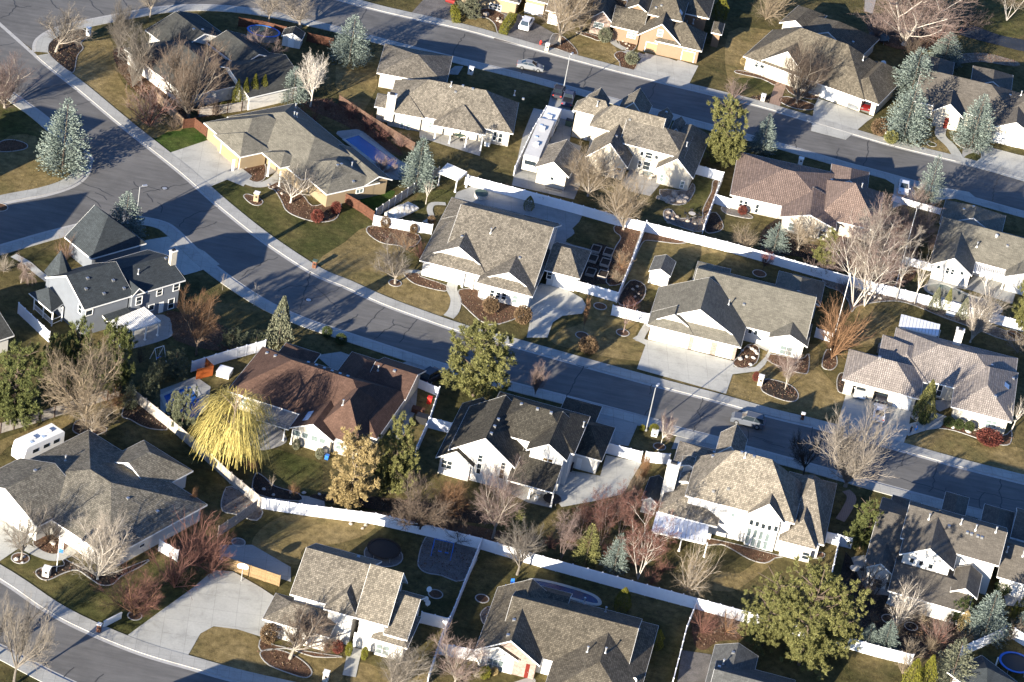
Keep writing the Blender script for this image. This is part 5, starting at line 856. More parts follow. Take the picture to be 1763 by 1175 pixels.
# orange screen, boat tarp, bins, rocks
c = G('C0', 1320,290, 1432,262); t = thing('wooden_screen', 'orange wooden pool screen beside the blue pool cover', 'screen', c[0]); e_ = (c[1]-c[0]).normalized(); n_ = Vector((-e_.y, e_.x, 0)); m_ = (c[0]+c[1])/2; m1 = MB(); m1.box(m_, (c[1]-c[0]).length, .06, 1.8, 'orange', e_); m1.build('front_panel', t); m1 = MB(); m1.box(c[1]+n_*1.1, 2.2, .06, 1.75, 'orange', n_); m1.build('side_panel', t)
c = G('x', 200,700)[0]; t = thing('tarp_covered_boat', 'boat under a wrinkled white tarp behind the white wall', 'boat', c); e_ = (G('x', 340,600)[0]-G('x', 60,730)[0]).normalized(); n_ = Vector((-e_.y, e_.x, 0)); m1 = MB(); rng = random.Random(3); N1, N2 = 14, 8; gr = {}
for i in range(N1+1):
    for j in range(N2+1): u, v_ = i/N1, j/N2; hh = .5+.9*math.sin(math.pi*v_)**.7*math.sin(math.pi*min(.95, .15+u*.8))+rng.uniform(-.05, .05); gr[i, j] = c+e_*((u-.5)*6)+n_*((v_-.5)*2.5)+Vector((0, 0, hh))
for i in range(N1):
    for j in range(N2): m1.poly([gr[i, j], gr[i+1, j], gr[i+1, j+1], gr[i, j+1]], 'canvas' if (i*3+j) % 5 else 'trim')
m1.build('tarp', t); m1 = MB(); m1.prism([c+e_*a_+n_*b_ for a_, b_ in ((-2.9, -1.1), (2.9, -1.1), (2.9, 1.1), (-2.9, 1.1))], .1, .6, 'trim'); m1.build('hull', t)
def rbox(label, f, p, sx, sy, h, mt, name, cat, lid=None, e=None):
    b = G(f, *p)[0]; t = thing(name, label, cat, b); m1 = MB(); m1.box(b, sx, sy, h, mt, e or Vector((1, -.15, 0))); m1.build('body', t); m1 = MB(); m1.box(b+Vector((0, 0, h)), sx+.08, sy+.08, .09, lid or mt, e or Vector((1, -.15, 0))); m1.build('lid', t)
rbox('dark green bin beside the white two-storey wall and trailer', 'c', (420,410), 1.1, .9, 1.1, 'canvas_green', 'storage_bin', 'bin', 'black'); rbox('black bin against the wall of the near-black roofed house', 'l', (1285,800), .7, .8, 1.1, 'black', 'rubbish_bin', 'bin'); rbox('white air conditioner right of the back porch posts', 'b', (1225,1120), .9, .9, .8, 'trim', 'air_conditioner', 'air conditioner', 'metal')
rbox('dark grey covered grill on the patio right of the brown roof', 'k', (1690,720), 1.6, 1.2, 1.1, 'black', 'covered_grill', 'grill'); rbox('red kettle cover by the patio fence right of the brown roof', 'k', (1755,560), .6, .6, 1.0, 'red', 'patio_heater', 'heater', 'red'); rbox('brown patio sofa right of the brown roof', 'k', (1660,640), 1.8, .9, .7, 'wood_brown', 'patio_sofa', 'sofa')
rbox('white bench in front of the long white fence, between small conifers', 'w', (970,395), 1.4, .5, .45, 'trim', 'garden_bench', 'bench'); rbox('grey dog house behind the garage wing of the beige tile house', 'H', (400,330), 2.2, 1.4, 1.0, 'wood_grey', 'storage_chest', 'chest'); rbox('low white sign rail beside the kerb, lower left', 'D0', (757,775), 3.0, .12, .9, 'trim', 'sign_rail', 'sign', e=Vector((.7, 1, 0)))
rbox('orange bench at the entry of the brick and white house', 'o', (510,880), 1.6, .8, .8, 'orange', 'entry_bench', 'bench'); rbox('blue cooler beside the brown-roofed house wall', 'k', (893,1030), .5, .5, .6, 'blue', 'cooler', 'cooler'); rbox('white hot tub on the small patio behind the brown roof', 'k', (30,320), 1.9, 1.9, .8, 'trim', 'hot_tub', 'hot tub', 'vinyl')
def patio_set(label, f, p, top='glass_light', r_=.7, n=4, chair='black', umb=None):
    c = G(f, *p)[0]; t = thing('patio_set', label, 'patio set', c); m1 = MB(); m1.lathe(c+Vector((0, 0, .7)), [(r_, 0), (r_, .05)], 16, top); m1.build('table_top', t); m1 = MB(); m1.tube(c, c+Vector((0, 0, .7)), .05, .05, 6, 'black'); m1.build('table_leg', t)
    for i in range(n): a_ = i*2*math.pi/n+.4; q = c+Vector((math.cos(a_), math.sin(a_), 0))*(r_+.45); d = Vector((math.cos(a_), math.sin(a_), 0)); m1 = MB(); m1.box(q+Vector((0, 0, .4)), .5, .5, .06, chair, d); m1.box(q+d*.25+Vector((0, 0, .4)), .05, .5, .5, chair, d); [m1.box(q+d*x1*.2+Vector((-d.y, d.x, 0))*y1*.2, .04, .04, .4, chair, d) for x1 in (-1, 1) for y1 in (-1, 1)]; m1.build('chair', t)
    if umb: m1 = MB(); m1.tube(c, c+Vector((0, 0, 2.4)), .03, .03, 6, 'trim'); m1.lathe(c+Vector((0, 0, 2.0)), [(1.4, 0), (1.38, .05), (.05, .6)], 8, umb); m1.build('umbrella', t)
patio_set('patio table and chairs on the back patio of the steep-gabled house', 'c', (1140,880), chair='stone'); patio_set('round table with chairs on the blue-shaded patio of the bottom-centre house', 'o', (410,170), chair='blue'); patio_set('fire-pit seats on the rounded patio beside the fence, below the steep gables', 'B2', (1215,330), 'stone', .6, 5); patio_set('covered cream patio table by the teal pool', 'j', (455,885), 'canvas', 1.5, 0); patio_set('patio table under the four-post back porch', 'b', (940,1050), 'canvas_green', .8, 4)
patio_set('chairs on the porch of the near-black roofed house', 'l', (990,1040), 'trim', .5, 3, 'trim'); patio_set('dark table set on the patio left of the taupe-roof house', 'p', (110,760), 'canvas', .7, 3)
rng = random.Random(11)
def rocks(f, pts, label, mt='boulder', s=(.25, .6)):
    for i, (x_, y_) in enumerate(pts):
        c = G(f, x_, y_)[0]; r_ = rng.uniform(*s); m1 = MB(); k_ = 9; pr = [(r_*.8, 0), (r_, r_*.3), (r_*.75, r_*.7), (r_*.2, r_*.9)]; m1.lathe(c, pr, k_, mt, sx=rng.uniform(.8, 1.3), sy=rng.uniform(.7, 1.1), ang=rng.uniform(0, 3)); m1.v = [(v[0]+rng.uniform(-.12, .12)*r_, v[1]+rng.uniform(-.12, .12)*r_, v[2]+rng.uniform(-.1, .1)*r_*(v[2] > .05)) for v in m1.v]; m1.build('boulder', org=c, label=label, cat='boulder', group=label)
rocks('c', ((1250,1080),(1300,1095),(1335,1075),(1370,1100),(1400,1065),(1430,1085),(1440,1105),(1470,1065),(1490,1085),(1330,1110),(1480,1110),(1390,1040)), 'rounded pale boulder in the bed below the right white gable', s=(.4, .7))
rocks('v', ((120,150),(90,170),(270,195),(420,245),(455,285),(410,270)), 'pale boulder in the bed left of the white wagon', s=(.3, .7)); rocks('a', ((340,700),(380,690),(420,680),(640,870),(690,900),(720,930),(600,850)), 'small boulder in the bed of the tan house', s=(.2, .4))
rocks('e', ((1010,900),(1040,920),(1070,940),(950,930),(930,1010),(1025,1060),(1085,960),(990,990),(1050,1000)), 'boulder around the small rock fountain by the grey-roof entry', 'stone', (.25, .5)); rocks('H', ((650,870),(680,890),(700,910),(740,900),(660,850),(1055,965),(1110,1000),(1160,980),(980,965)), 'boulder in the front beds of the beige tile house', 'stone', (.3, .55))
rocks('D0', ((110,350),(150,370),(160,330),(360,245),(350,235),(410,290),(490,370)), 'small stone in the front garden of the flagpole house', 'stone', (.15, .4)); rocks('B3', ((690,830),(720,850),(750,870),(790,880),(820,850),(660,860),(760,840)), 'pale stone in the rock bed below the white birches', 'stone', (.3, .6)); rocks('D1', ((500,60),(450,50),(380,45),(720,140),(740,120),(640,110)), 'small stone along the white fence behind the lawn', s=(.15, .35))
rocks('C1', ((55,1030),(120,1070),(325,1055),(430,1065),(240,1055)), 'stone in the dark bed above the white fence', 'stone', (.25, .4)); rocks('g', ((540,470),(575,500),(610,520),(590,550),(600,640),(650,720)), 'stone in the entry beds of the peach house', s=(.2, .4)); rocks('B2', ((1060,300),(1050,340),(1090,350),(1120,330),(1190,360),(1240,380),(1060,370)), 'stone in the curved stone bed below the steep gables', s=(.25, .45)); rocks('B2', ((1150,170) if False else (820,820),(850,800),(860,850),(835,870)), 'stone in the bed beside the tan shed lawn', s=(.2, .35))
# ladder on the garage wall
a, b = at(px('c', 205,985), .4), at(px('c', 360,1020), .4); t = thing('ladder', 'ladder hung along the white garage wall', 'ladder', a); m1 = MB()
for dz in (0, .42): m1.tube(a+Vector((0, 0, dz)), b+Vector((0, 0, dz)), .035, .035, 4, 'wood_brown')
for i in range(14): q = a+(b-a)*(i/13); m1.tube(q, q+Vector((0, 0, .42)), .02, .02, 4, 'wood_brown')
m1.build('rails_and_rungs', t)
# two small people by the driveway
def person(label, f, p, h, shirt, trousers, hair, lean=.0, face=0.0, pose='stand', fin=None):
    b = G(f, *p)[0]; b.z = .1; k_ = h/1.75; t = thing('person', label, 'person', b); sk = 'skin_tone'; plain(sk, (.5, .3, .2), .6); plain(shirt[0], shirt[1], .8); plain(trousers[0], trousers[1], .8); plain(hair[0], hair[1], .8)
    d = Vector((math.cos(face), math.sin(face), 0)); s_ = Vector((-d.y, d.x, 0)); P = lambda x, y, z: b+(d*x+s_*y)*k_+Vector((0, 0, z*k_))
    hip = .92 if pose == 'stand' else .55; lx = lean; sh = hip+.5; cx = lx*.35
    vs = [P(0, 0, hip), P(cx*.5, 0, hip+.25), P(cx, 0, sh), P(cx*1.2, 0, sh+.12), P(cx*1.3, 0, sh+.22), P(cx*1.35, 0, sh+.33)]; ed = [(i, i+1) for i in range(5)]; ra = [.15, .14, .16, .06, .1, .085]
    for sd in (-1, 1):
        i0 = len(vs); kn = P(.12 if pose == 'stand' else .38, sd*.11, hip*.52 if pose == 'stand' else .5); vs += [P(0, sd*.1, hip-.08), kn, P(-.04*sd if pose == 'stand' else .05, sd*.11, .07), P(.14-.04*sd, sd*.12, .04)]; ed += [(0, i0), (i0, i0+1), (i0+1, i0+2), (i0+2, i0+3)]; ra += [.1, .07, .045, .04]
        i1 = len(vs); vs += [P(cx, sd*.2, sh-.02), P(cx+.1, sd*.26, sh-.28), P(cx+.3, sd*.2, sh-.45), P(cx+.38, sd*.19, sh-.5)]; ed += [(2, i1), (i1, i1+1), (i1+1, i1+2), (i1+2, i1+3)]; ra += [.065, .05, .035, .04]
        for j in range(5): i2 = len(vs); vs += [P(cx+.43, sd*(.15+j*.02), sh-.53+.01*(j == 0)), P(cx+.47, sd*(.15+j*.02), sh-.57)]; ed += [(i1+3, i2), (i2, i2+1)]; ra += [.011, .009]
    me = bpy.data.meshes.new('body'); me.from_pydata([v-b for v in vs], ed, []); o = bpy.data.objects.new('body', me); COL.objects.link(o); o.parent = t; md = o.modifiers.new('skin', 'SKIN'); sv = me.skin_vertices[0].data
    for i, r_ in enumerate(ra): sv[i].radius = (r_*k_, r_*k_*.85)
    sv[0].use_root = True; o.modifiers.new('sub', 'SUBSURF').levels = 1; o.modifiers['sub'].render_levels = 2
    me.materials.append(MATS[sk])
    def shell(nm, idx, grow, mt):
        m1 = MB()
        for i, j in ed:
            if i in idx and j in idx: m1.tube(vs[i], vs[j], ra[i]*k_*grow, ra[j]*k_*grow, 10, mt)
        m1.build(nm, t, smooth=True)
    shell('shirt', {0, 1, 2, 10, 11, 12} | set(range(6+18, 6+27)) & {24, 25, 26}, 1.15, shirt[0]); shell('trousers', {0, 6, 7, 8, 20, 21, 22}, 1.18, trousers[0])
    m1 = MB(); m1.lathe(vs[5]-Vector((0, 0, .02)), [(.1*k_, -.04*k_), (.115*k_, .04*k_), (.09*k_, .1*k_), (.02, .13*k_)], 12, hair[0]); m1.build('hair', t, smooth=True)
    m1 = MB(); [m1.lathe(vs[4]+(d*.085+s_*(sd*.035))*k_+Vector((0, 0, .04*k_)), [(.008, 0), (.012, .008), (.004, .016)], 6, 'black') for sd in (-1, 1)]; m1.tube(vs[4]+d*.08*k_, vs[4]+d*.125*k_-Vector((0, 0, .02)), .014, .018, 5, sk); m1.build('face', t)
person('small person in dark clothes with pale hair standing by the tile house driveway', 'C3', (990,655), 1.45, ('cloth_dark', (.02, .025, .03)), ('cloth_navy', (.02, .03, .08)), ('hair_pale', (.5, .42, .33)), .3, -.6)
person('small person in a bright blue top crouching on the lawn edge next to the driveway', 'C3', (1035,640), 1.35, ('cloth_blue', (.03, .25, .7)), ('cloth_dark', (.02, .025, .03)), ('hair_brown', (.08, .04, .02)), .5, 2.6, 'crouch')
# ------------------------------------------------------------------ trees
def leafmat(name, c1, c2, tr=.25, sc_=3):
    mt, n, b = newmat(name); v = wpos(n); b.inputs['Roughness'].default_value = .75; b.inputs['Specular IOR Level'].default_value = .25
    g = nd(n, 'ShaderNodeNewGeometry'); r_ = ramp(n, g.outputs['Random Per Island'], [(.0, c1), (1., c2)]); q = ramp(n, noi(n, v, sc_, 3), [(.3, (.7,)*3), (.7, (1.25,)*3)])
    n.links.new(mixc(n, 1., r_, q, 'MULTIPLY'), b.inputs['Base Color']); return mt
leafmat('needles_blue', (.06, .085, .075), (.225, .265, .235)); leafmat('needles_olive', (.06, .068, .018), (.215, .205, .075)); leafmat('needles_green', (.04, .053, .016), (.14, .15, .05)); leafmat('needles_dark', (.02, .035, .012), (.065, .08, .025))
leafmat('needles_gold', (.17, .125, .055), (.41, .315, .15)); leafmat('needles_grey', (.06, .072, .045), (.16, .168, .1)); leafmat('needles_lime', (.06, .065, .01), (.17, .16, .02)); leafmat('leaf_brown', (.07, .042, .022), (.17, .115, .065)); leafmat('leaf_red', (.07, .018, .014), (.17, .05, .035)); leafmat('willow_yellow', (.24, .19, .05), (.47, .39, .13)); leafmat('needles_sage', (.075, .085, .055), (.18, .18, .12))
for nm, c in (('bark_grey', (.135, .118, .1)), ('bark_brown', (.1, .074, .056)), ('bark_white', (.44, .4, .35)), ('bark_tan', (.19, .15, .105)), ('bark_red', (.125, .06, .047)), ('bark_pink', (.17, .125, .11)), ('bark_dark', (.045, .037, .03)), ('bark_pale', (.23, .2, .168)), ('bark_orange', (.17, .095, .05))): plain(nm, c, .85, var=.25, scale=6)
def mesh_of(name, verts, faces, mat, mats=None, mi=None):
    me = bpy.data.meshes.new(name); me.from_pydata(verts, [], faces)
    for m_ in (mats or [mat]): me.materials.append(MATS[m_])
    if mi: me.polygons.foreach_set('material_index', mi)
    return me
def rv3(r): 
    while 1:
        v = Vector((r.uniform(-1, 1), r.uniform(-1, 1), r.uniform(-1, 1)))
        if .01 < v.length < 1: return v.normalized()
def bare_mesh(seed, style):
    """unit-height leafless tree: limbs (levels 0-2) and twigs as separate meshes"""
    r = random.Random(seed); V, F = [[], []], [[], []]
    S = dict(round=dict(tr=1, th=.16, lim=6, an=(.35, .95), ln=.42, up=.12, gn=4), vase=dict(tr=1, th=.05, lim=9, an=(.15, .75), ln=.5, up=.22, gn=4), birch=dict(tr=4, th=.5, lim=7, an=(.3, .75), ln=.27, up=.1, gn=4),
             column=dict(tr=1, th=.1, lim=8, an=(.1, .35), ln=.4, up=.3, gn=4), weep=dict(tr=1, th=.3, lim=7, an=(.5, 1.2), ln=.36, up=-.25, gn=4), shrub=dict(tr=1, th=.01, lim=14, an=(.1, 1.1), ln=.5, up=.1, gn=3), sparse=dict(tr=1, th=.25, lim=5, an=(.3, .9), ln=.4, up=.12, gn=3), fan=dict(tr=1, th=.02, lim=20, an=(.1, .8), ln=.6, up=.05, gn=3))[style]
    def seg(a, b, ra, rb, k, b_):
        d = (b-a).normalized(); u = d.orthogonal().normalized(); w = d.cross(u); base = len(V[b_])
        for p, q in ((a, ra), (b, rb)):
            for i in range(k): t = 2*math.pi*i/k; V[b_].append(p+(u*math.cos(t)+w*math.sin(t))*q)
        for i in range(k): j = (i+1) % k; F[b_].append((base+i, base+j, base+k+j, base+k+i))
    def grow(p, d, ln, rad, lev):
        n = 3 if lev < 3 else 2; pts = [p]; dd = d.copy()
        for i in range(n):
            dd = (dd+rv3(r)*.16+Vector((0, 0, S['up']*(.5 if S['up'] > 0 else lev*.5)))).normalized(); p = p+dd*(ln/n); pts.append(p)
        k = 6 if lev == 0 else 4 if lev < 3 else 3
        for i in range(n): seg(pts[i], pts[i+1], rad*(1-.5*i/n), rad*(1-.5*(i+1)/n), k, 0 if lev < 3 else 1)
        if lev >= S['gn']+1: return
        m_ = {0: S['lim'], 1: 7, 2: 7, 3: 6, 4: 4}[lev] if lev else S['lim']
        if style in ('shrub', 'fan') and lev: m_ = 5
        if style == 'sparse' and lev: m_ = 4
        if style == 'birch' and lev: m_ = 5
        az0 = r.uniform(0, 6.28)
        for c in range(m_):
            t = (c+.7)/m_ if lev else r.uniform(.75, 1) if style not in ('column', 'birch') else r.uniform(.15 if style == 'column' else .25, 1); i = min(n-1, int(t*n)); q = pts[i].lerp(pts[i+1], t*n-i if t < 1 else 1)
            an = r.uniform(*S['an']) if lev == 0 else r.uniform(.3, .8); az = az0+c*2.4+r.uniform(-.3, .3); u = dd.orthogonal().normalized(); w = dd.cross(u)
            nd_ = (dd*math.cos(an)+(u*math.cos(az)+w*math.sin(az))*math.sin(an)).normalized()
            l2 = S['ln']*r.uniform(.75, 1.2) if lev == 0 else ln*r.uniform(.42, .72)*(1-.25*t)
            grow(q, nd_, l2, max(.0007, rad*(.42 if lev else .5)), lev+1)
    for k_ in range(S['tr']):
        d0 = Vector((0, 0, 1)) if S['tr'] == 1 else Vector((math.cos(k_*1.7)*.28, math.sin(k_*1.7)*.28, 1)).normalized()
        grow(Vector((0, 0, 0)), d0, S['th']*(1 if S['tr'] == 1 else 1.6), .021 if S['tr'] == 1 else .0055, 0)
    al = V[0]+V[1]; hz = max(v.z for v in al); zs = sorted(v.z for v in V[1]); hz = zs[int(len(zs)*.995)]; xs = sorted((v.x**2+v.y**2)**.5 for v in V[1]); wr = xs[int(len(xs)*.97)]
    out = []
    for b_ in (0, 1): out.append(([(v.x/(2*wr), v.y/(2*wr), v.z/hz) for v in V[b_]], F[b_]))
    return out
def quadleaf(V, F, c, d, n, l, w):
    """pointed leaf blade from c along d"""
    s_ = d.cross(n)
    if s_.length < 1e-3: s_ = d.orthogonal()
    s_.normalize(); b = len(V); V += [c, c+d*l*.45+s_*w, c+d*l, c+d*l*.45-s_*w]; F.append((b, b+1, b+2, b+3))
def spruce_mesh(seed, dens=1.0, droop=.15, jag=.3, shape=1.75):
    r = random.Random(seed); V, F = [], []; T = [], []; LV = int(26*dens)
    for i in range(LV):
        z = .03+.95*(i/(LV-1))**.95; rad = .5*(1-((z-.03)/.98)**shape)*(.78+.22*min(1, z/.12)); n = max(6, int(22*rad*2*dens)+4)
        for k in range(n):
            a = 2*math.pi*(k+r.random())/n; R_ = rad*r.uniform(1-jag, 1.08)+.01; d = Vector((math.cos(a), math.sin(a), -droop+.25*z)).normalized(); st = max(.15, 1-.22/max(R_, .05))
            m_ = max(5, int(R_*62))
            for q in range(m_):
                t = .3+.7*(q+r.random())/m_; c = Vector((0, 0, z))+d*R_*t+Vector((0, 0, .03*t*t))+rv3(r)*.012; sd = Vector((-d.y, d.x, 0))*r.choice((-1, 1)); c += sd*r.uniform(0, .035)*(1.1-t)
                dd = (d*.8+sd*r.uniform(0, .9)+Vector((0, 0, r.uniform(.05, .55)))).normalized(); quadleaf(V, F, c, dd, rv3(r), r.uniform(.026, .05), r.uniform(.005, .01))
        
    for i in range(10): quadleaf(V, F, Vector((0, 0, .94)), (Vector((0, 0, 1))+rv3(r)*.4).normalized(), rv3(r), .07, .008)
    return V, F
def pine_mesh(seed, N=2000, flat=.75, lobes=12, low=.05, tuft=.056, open_=.45):
    r = random.Random(seed); V, F = [], []; L_ = [(Vector((0, 0, .52)), .36), (Vector((0, 0, .34)), .33), (Vector((0, 0, .76)), .22), (Vector((0, 0, .2)), .27), (Vector((.16, .1, .2)), .22), (Vector((-.15, -.12, .22)), .22)]
    for i in range(lobes): a = i*2.4+r.uniform(-.4, .4); z = r.uniform(low+.14, .84); L_.append((Vector((math.cos(a)*r.uniform(.14, .3), math.sin(a)*r.uniform(.14, .3), z)), r.uniform(.13, .21)))
    for i in range(N//6):
        c, R_ = r.choice(L_) if r.random() < .55 else L_[r.randrange(6)]; d = rv3(r); d.z *= .85; p0 = c+d*R_*r.uniform(open_, 1.0)*1.02
        if p0.z < low: p0.z = low+r.uniform(0, .1)
        out = (p0-Vector((0, 0, .35))); out.normalize(); ax = (out*.6+Vector((0, 0, .9))+rv3(r)*.4).normalized()
        for q in range(9):
            p = p0+rv3(r)*tuft*.75*r.random()+ax*tuft*r.uniform(-.3, .6)
            for k in range(11):
                dd = (ax*.85+rv3(r)*.75).normalized(); quadleaf(V, F, p, dd, rv3(r), tuft*r.uniform(.5, .95), tuft*.06)
    return V, F
def arbor_mesh(seed, N=2600, tip=.5, wmax=.5):
    r = random.Random(seed); V, F = [], []
    for i in range(N):
        z = r.random()**.9; R_ = wmax*(1-max(0, (z-tip))/(1.02-tip))**.8*(.75+.25*min(1, z/.12)); a = r.uniform(0, 6.28); R_ *= 1+.14*math.sin(a*5+z*9); p = Vector((math.cos(a)*R_, math.sin(a)*R_, z*.97))*1; p.x *= r.uniform(.8, 1); p.y *= r.uniform(.8, 1)
        quadleaf(V, F, p, (Vector((math.cos(a)*.35, math.sin(a)*.35, 1))+rv3(r)*.3).normalized(), rv3(r), r.uniform(.03, .06), .018)
    return V, F
def ball_mesh(seed, N=2400, s=.085, w=.028):
    r = random.Random(seed); V, F = [], []
    for i in range(N):
        d = rv3(r); p = Vector((d.x*.5, d.y*.5, .5+d.z*.5))*1; p = Vector((0, 0, .45)).lerp(p, r.uniform(.55, 1)); quadleaf(V, F, p, (d+rv3(r)*.7).normalized(), rv3(r), s, w)
    return V, F
def willow_mesh(seed):
    r = random.Random(seed); V, F = [], []; cl = [(math.cos(i*2.4)*r.uniform(.08, .36), math.sin(i*2.4)*r.uniform(.08, .36), r.uniform(.42, 1.0)) for i in range(60)]
    for i in range(2600):
        cx, cy, cz = r.choice(cl); x, y = cx+r.gauss(0, .055), cy+r.gauss(0, .055); R0 = (x*x+y*y)**.5; a = math.atan2(y, x)+r.uniform(-.5, .5); z0 = cz*(1-.55*R0)+r.uniform(-.12, .02)
        p = Vector((x, y, z0)); d = Vector((math.cos(a)*.7, math.sin(a)*.7, .3)); ln = r.uniform(.08, .36)*(1.5 if r.random() < .15 else 1); n = 6
        for k in range(n):
            q = p+d*(ln/n); sd = Vector((-math.sin(a), math.cos(a), 0))*.0022; b = len(V); V += [p-sd, p+sd, q+sd, q-sd]; F.append((b, b+1, b+2, b+3)); p = q; d = (d*.8+Vector((r.uniform(-.35, .35), r.uniform(-.35, .35), -1))*.34).normalized()
            if p.z < .1: break
    return V, F
def stick(h=1.0, r0=.02, r1=.004, limbs=0, seed=0, z0=.3, ls=.3):
    m1 = MB(); m1.tube((0, 0, 0), (0, 0, h*.5), r0, (r0+r1)/2, 7); m1.tube((0, 0, h*.5), (0, 0, h), (r0+r1)/2, r1, 6); r = random.Random(seed)
    for i in range(limbs): z = z0+(h-z0)*r.random()*.85; a = i*2.4; m1.tube((0, 0, z), (math.cos(a)*ls*r.uniform(.5, 1), math.sin(a)*ls*r.uniform(.5, 1), z+.12), r0*.45, .003, 4)
    return m1.v, m1.f
VAR = {}
def variant(kind, k):
    key = (kind, k)
    if key in VAR: return VAR[key]
    if kind in ('round', 'vase', 'birch', 'column', 'weep', 'shrub', 'sparse', 'fan'):
        (v0, f0), (v1, f1) = bare_mesh(100+k*7+len(kind), kind); res = (mesh_of('branches', v0, f0, 'bark_grey'), mesh_of('twigs', v1, f1, 'bark_grey'))
    else:
        V, F = {'spruce': lambda: spruce_mesh(k), 'spruce_open': lambda: spruce_mesh(k, .8, .05, .45), 'pine': lambda: pine_mesh(k), 'pine_big': lambda: pine_mesh(k, 3400, low=.05, tuft=.036, lobes=18), 'arbor': lambda: arbor_mesh(k), 'cone': lambda: arbor_mesh(k, 3000, .05, .5), 'ball': lambda: ball_mesh(k), 'juniper': lambda: pine_mesh(k, 900, low=.02, tuft=.07, open_=.5), 'willow': lambda: willow_mesh(k)}[kind]()
        tv, tf = stick(.95 if kind != 'pine' else .9, .028 if kind == 'willow' else .018, .004, {'pine': 16, 'pine_big': 22, 'willow': 12}.get(kind, 0), k)
        if kind == 'ball': tv, tf = stick(.5, .03, .02)
        res = (mesh_of('trunk', tv, tf, 'bark_brown'), mesh_of('crown', [tuple(v) for v in V], F, 'needles_green'))
    VAR[key] = res; return res
GRP = {'bare': 'leafless trees in the yards and by the streets', 'conifer': 'evergreen trees in the yards', 'shrub': 'shrubs in the beds'}
def tree(label, kind, base, topy, wpx, m0, m1, k=0, name=None, cat=None, f='P', lean=0, grp=None):
    b = G(f, *base)[0]; ty = px(f, 0, topy)[1]; h = max(.5, hgt(b, ty)); wd = wpx*(1.2 if kind.startswith('spruce') or kind == 'pine' else 1.08 if kind == 'pine_big' else 1.12 if kind in ('round', 'vase', 'birch', 'fan', 'shrub') else 1)/FR[f][2]/ppm(b); me0, me1 = variant(kind, k); bare = kind in ('round', 'vase', 'birch', 'column', 'weep', 'shrub', 'sparse', 'fan')
    name = name or {'spruce': 'spruce_tree', 'spruce_open': 'spruce_tree', 'pine': 'pine_tree', 'pine_big': 'pine_tree', 'arbor': 'arborvitae', 'cone': 'conical_juniper', 'ball': 'round_shrub', 'juniper': 'juniper_shrub', 'willow': 'willow_tree', 'birch': 'birch_tree', 'shrub': 'bare_shrub', 'fan': 'bare_shrub'}.get(kind, 'bare_tree')
    cat = cat or ('shrub' if kind in ('ball', 'juniper', 'shrub', 'fan') else 'tree'); r = random.Random(int(b.x*31+b.y*17)); t = thing(name, label, cat, b, grp or GRP['shrub' if cat == 'shrub' else 'bare' if bare else 'conifer'])
    t.scale = (wd, wd, h); t.rotation_euler = (lean, 0, r.uniform(0, 6.28))
    for nm, me, mt in (('trunk' if not bare else 'branches', me0, m0), ('crown' if not bare else 'twigs', me1, m1)):
        o = bpy.data.objects.new(nm, me); COL.objects.link(o); o.parent = t; o.material_slots[0].link = 'OBJECT'; o.material_slots[0].material = MATS[mt]
    return t
bb = 'bark_brown'
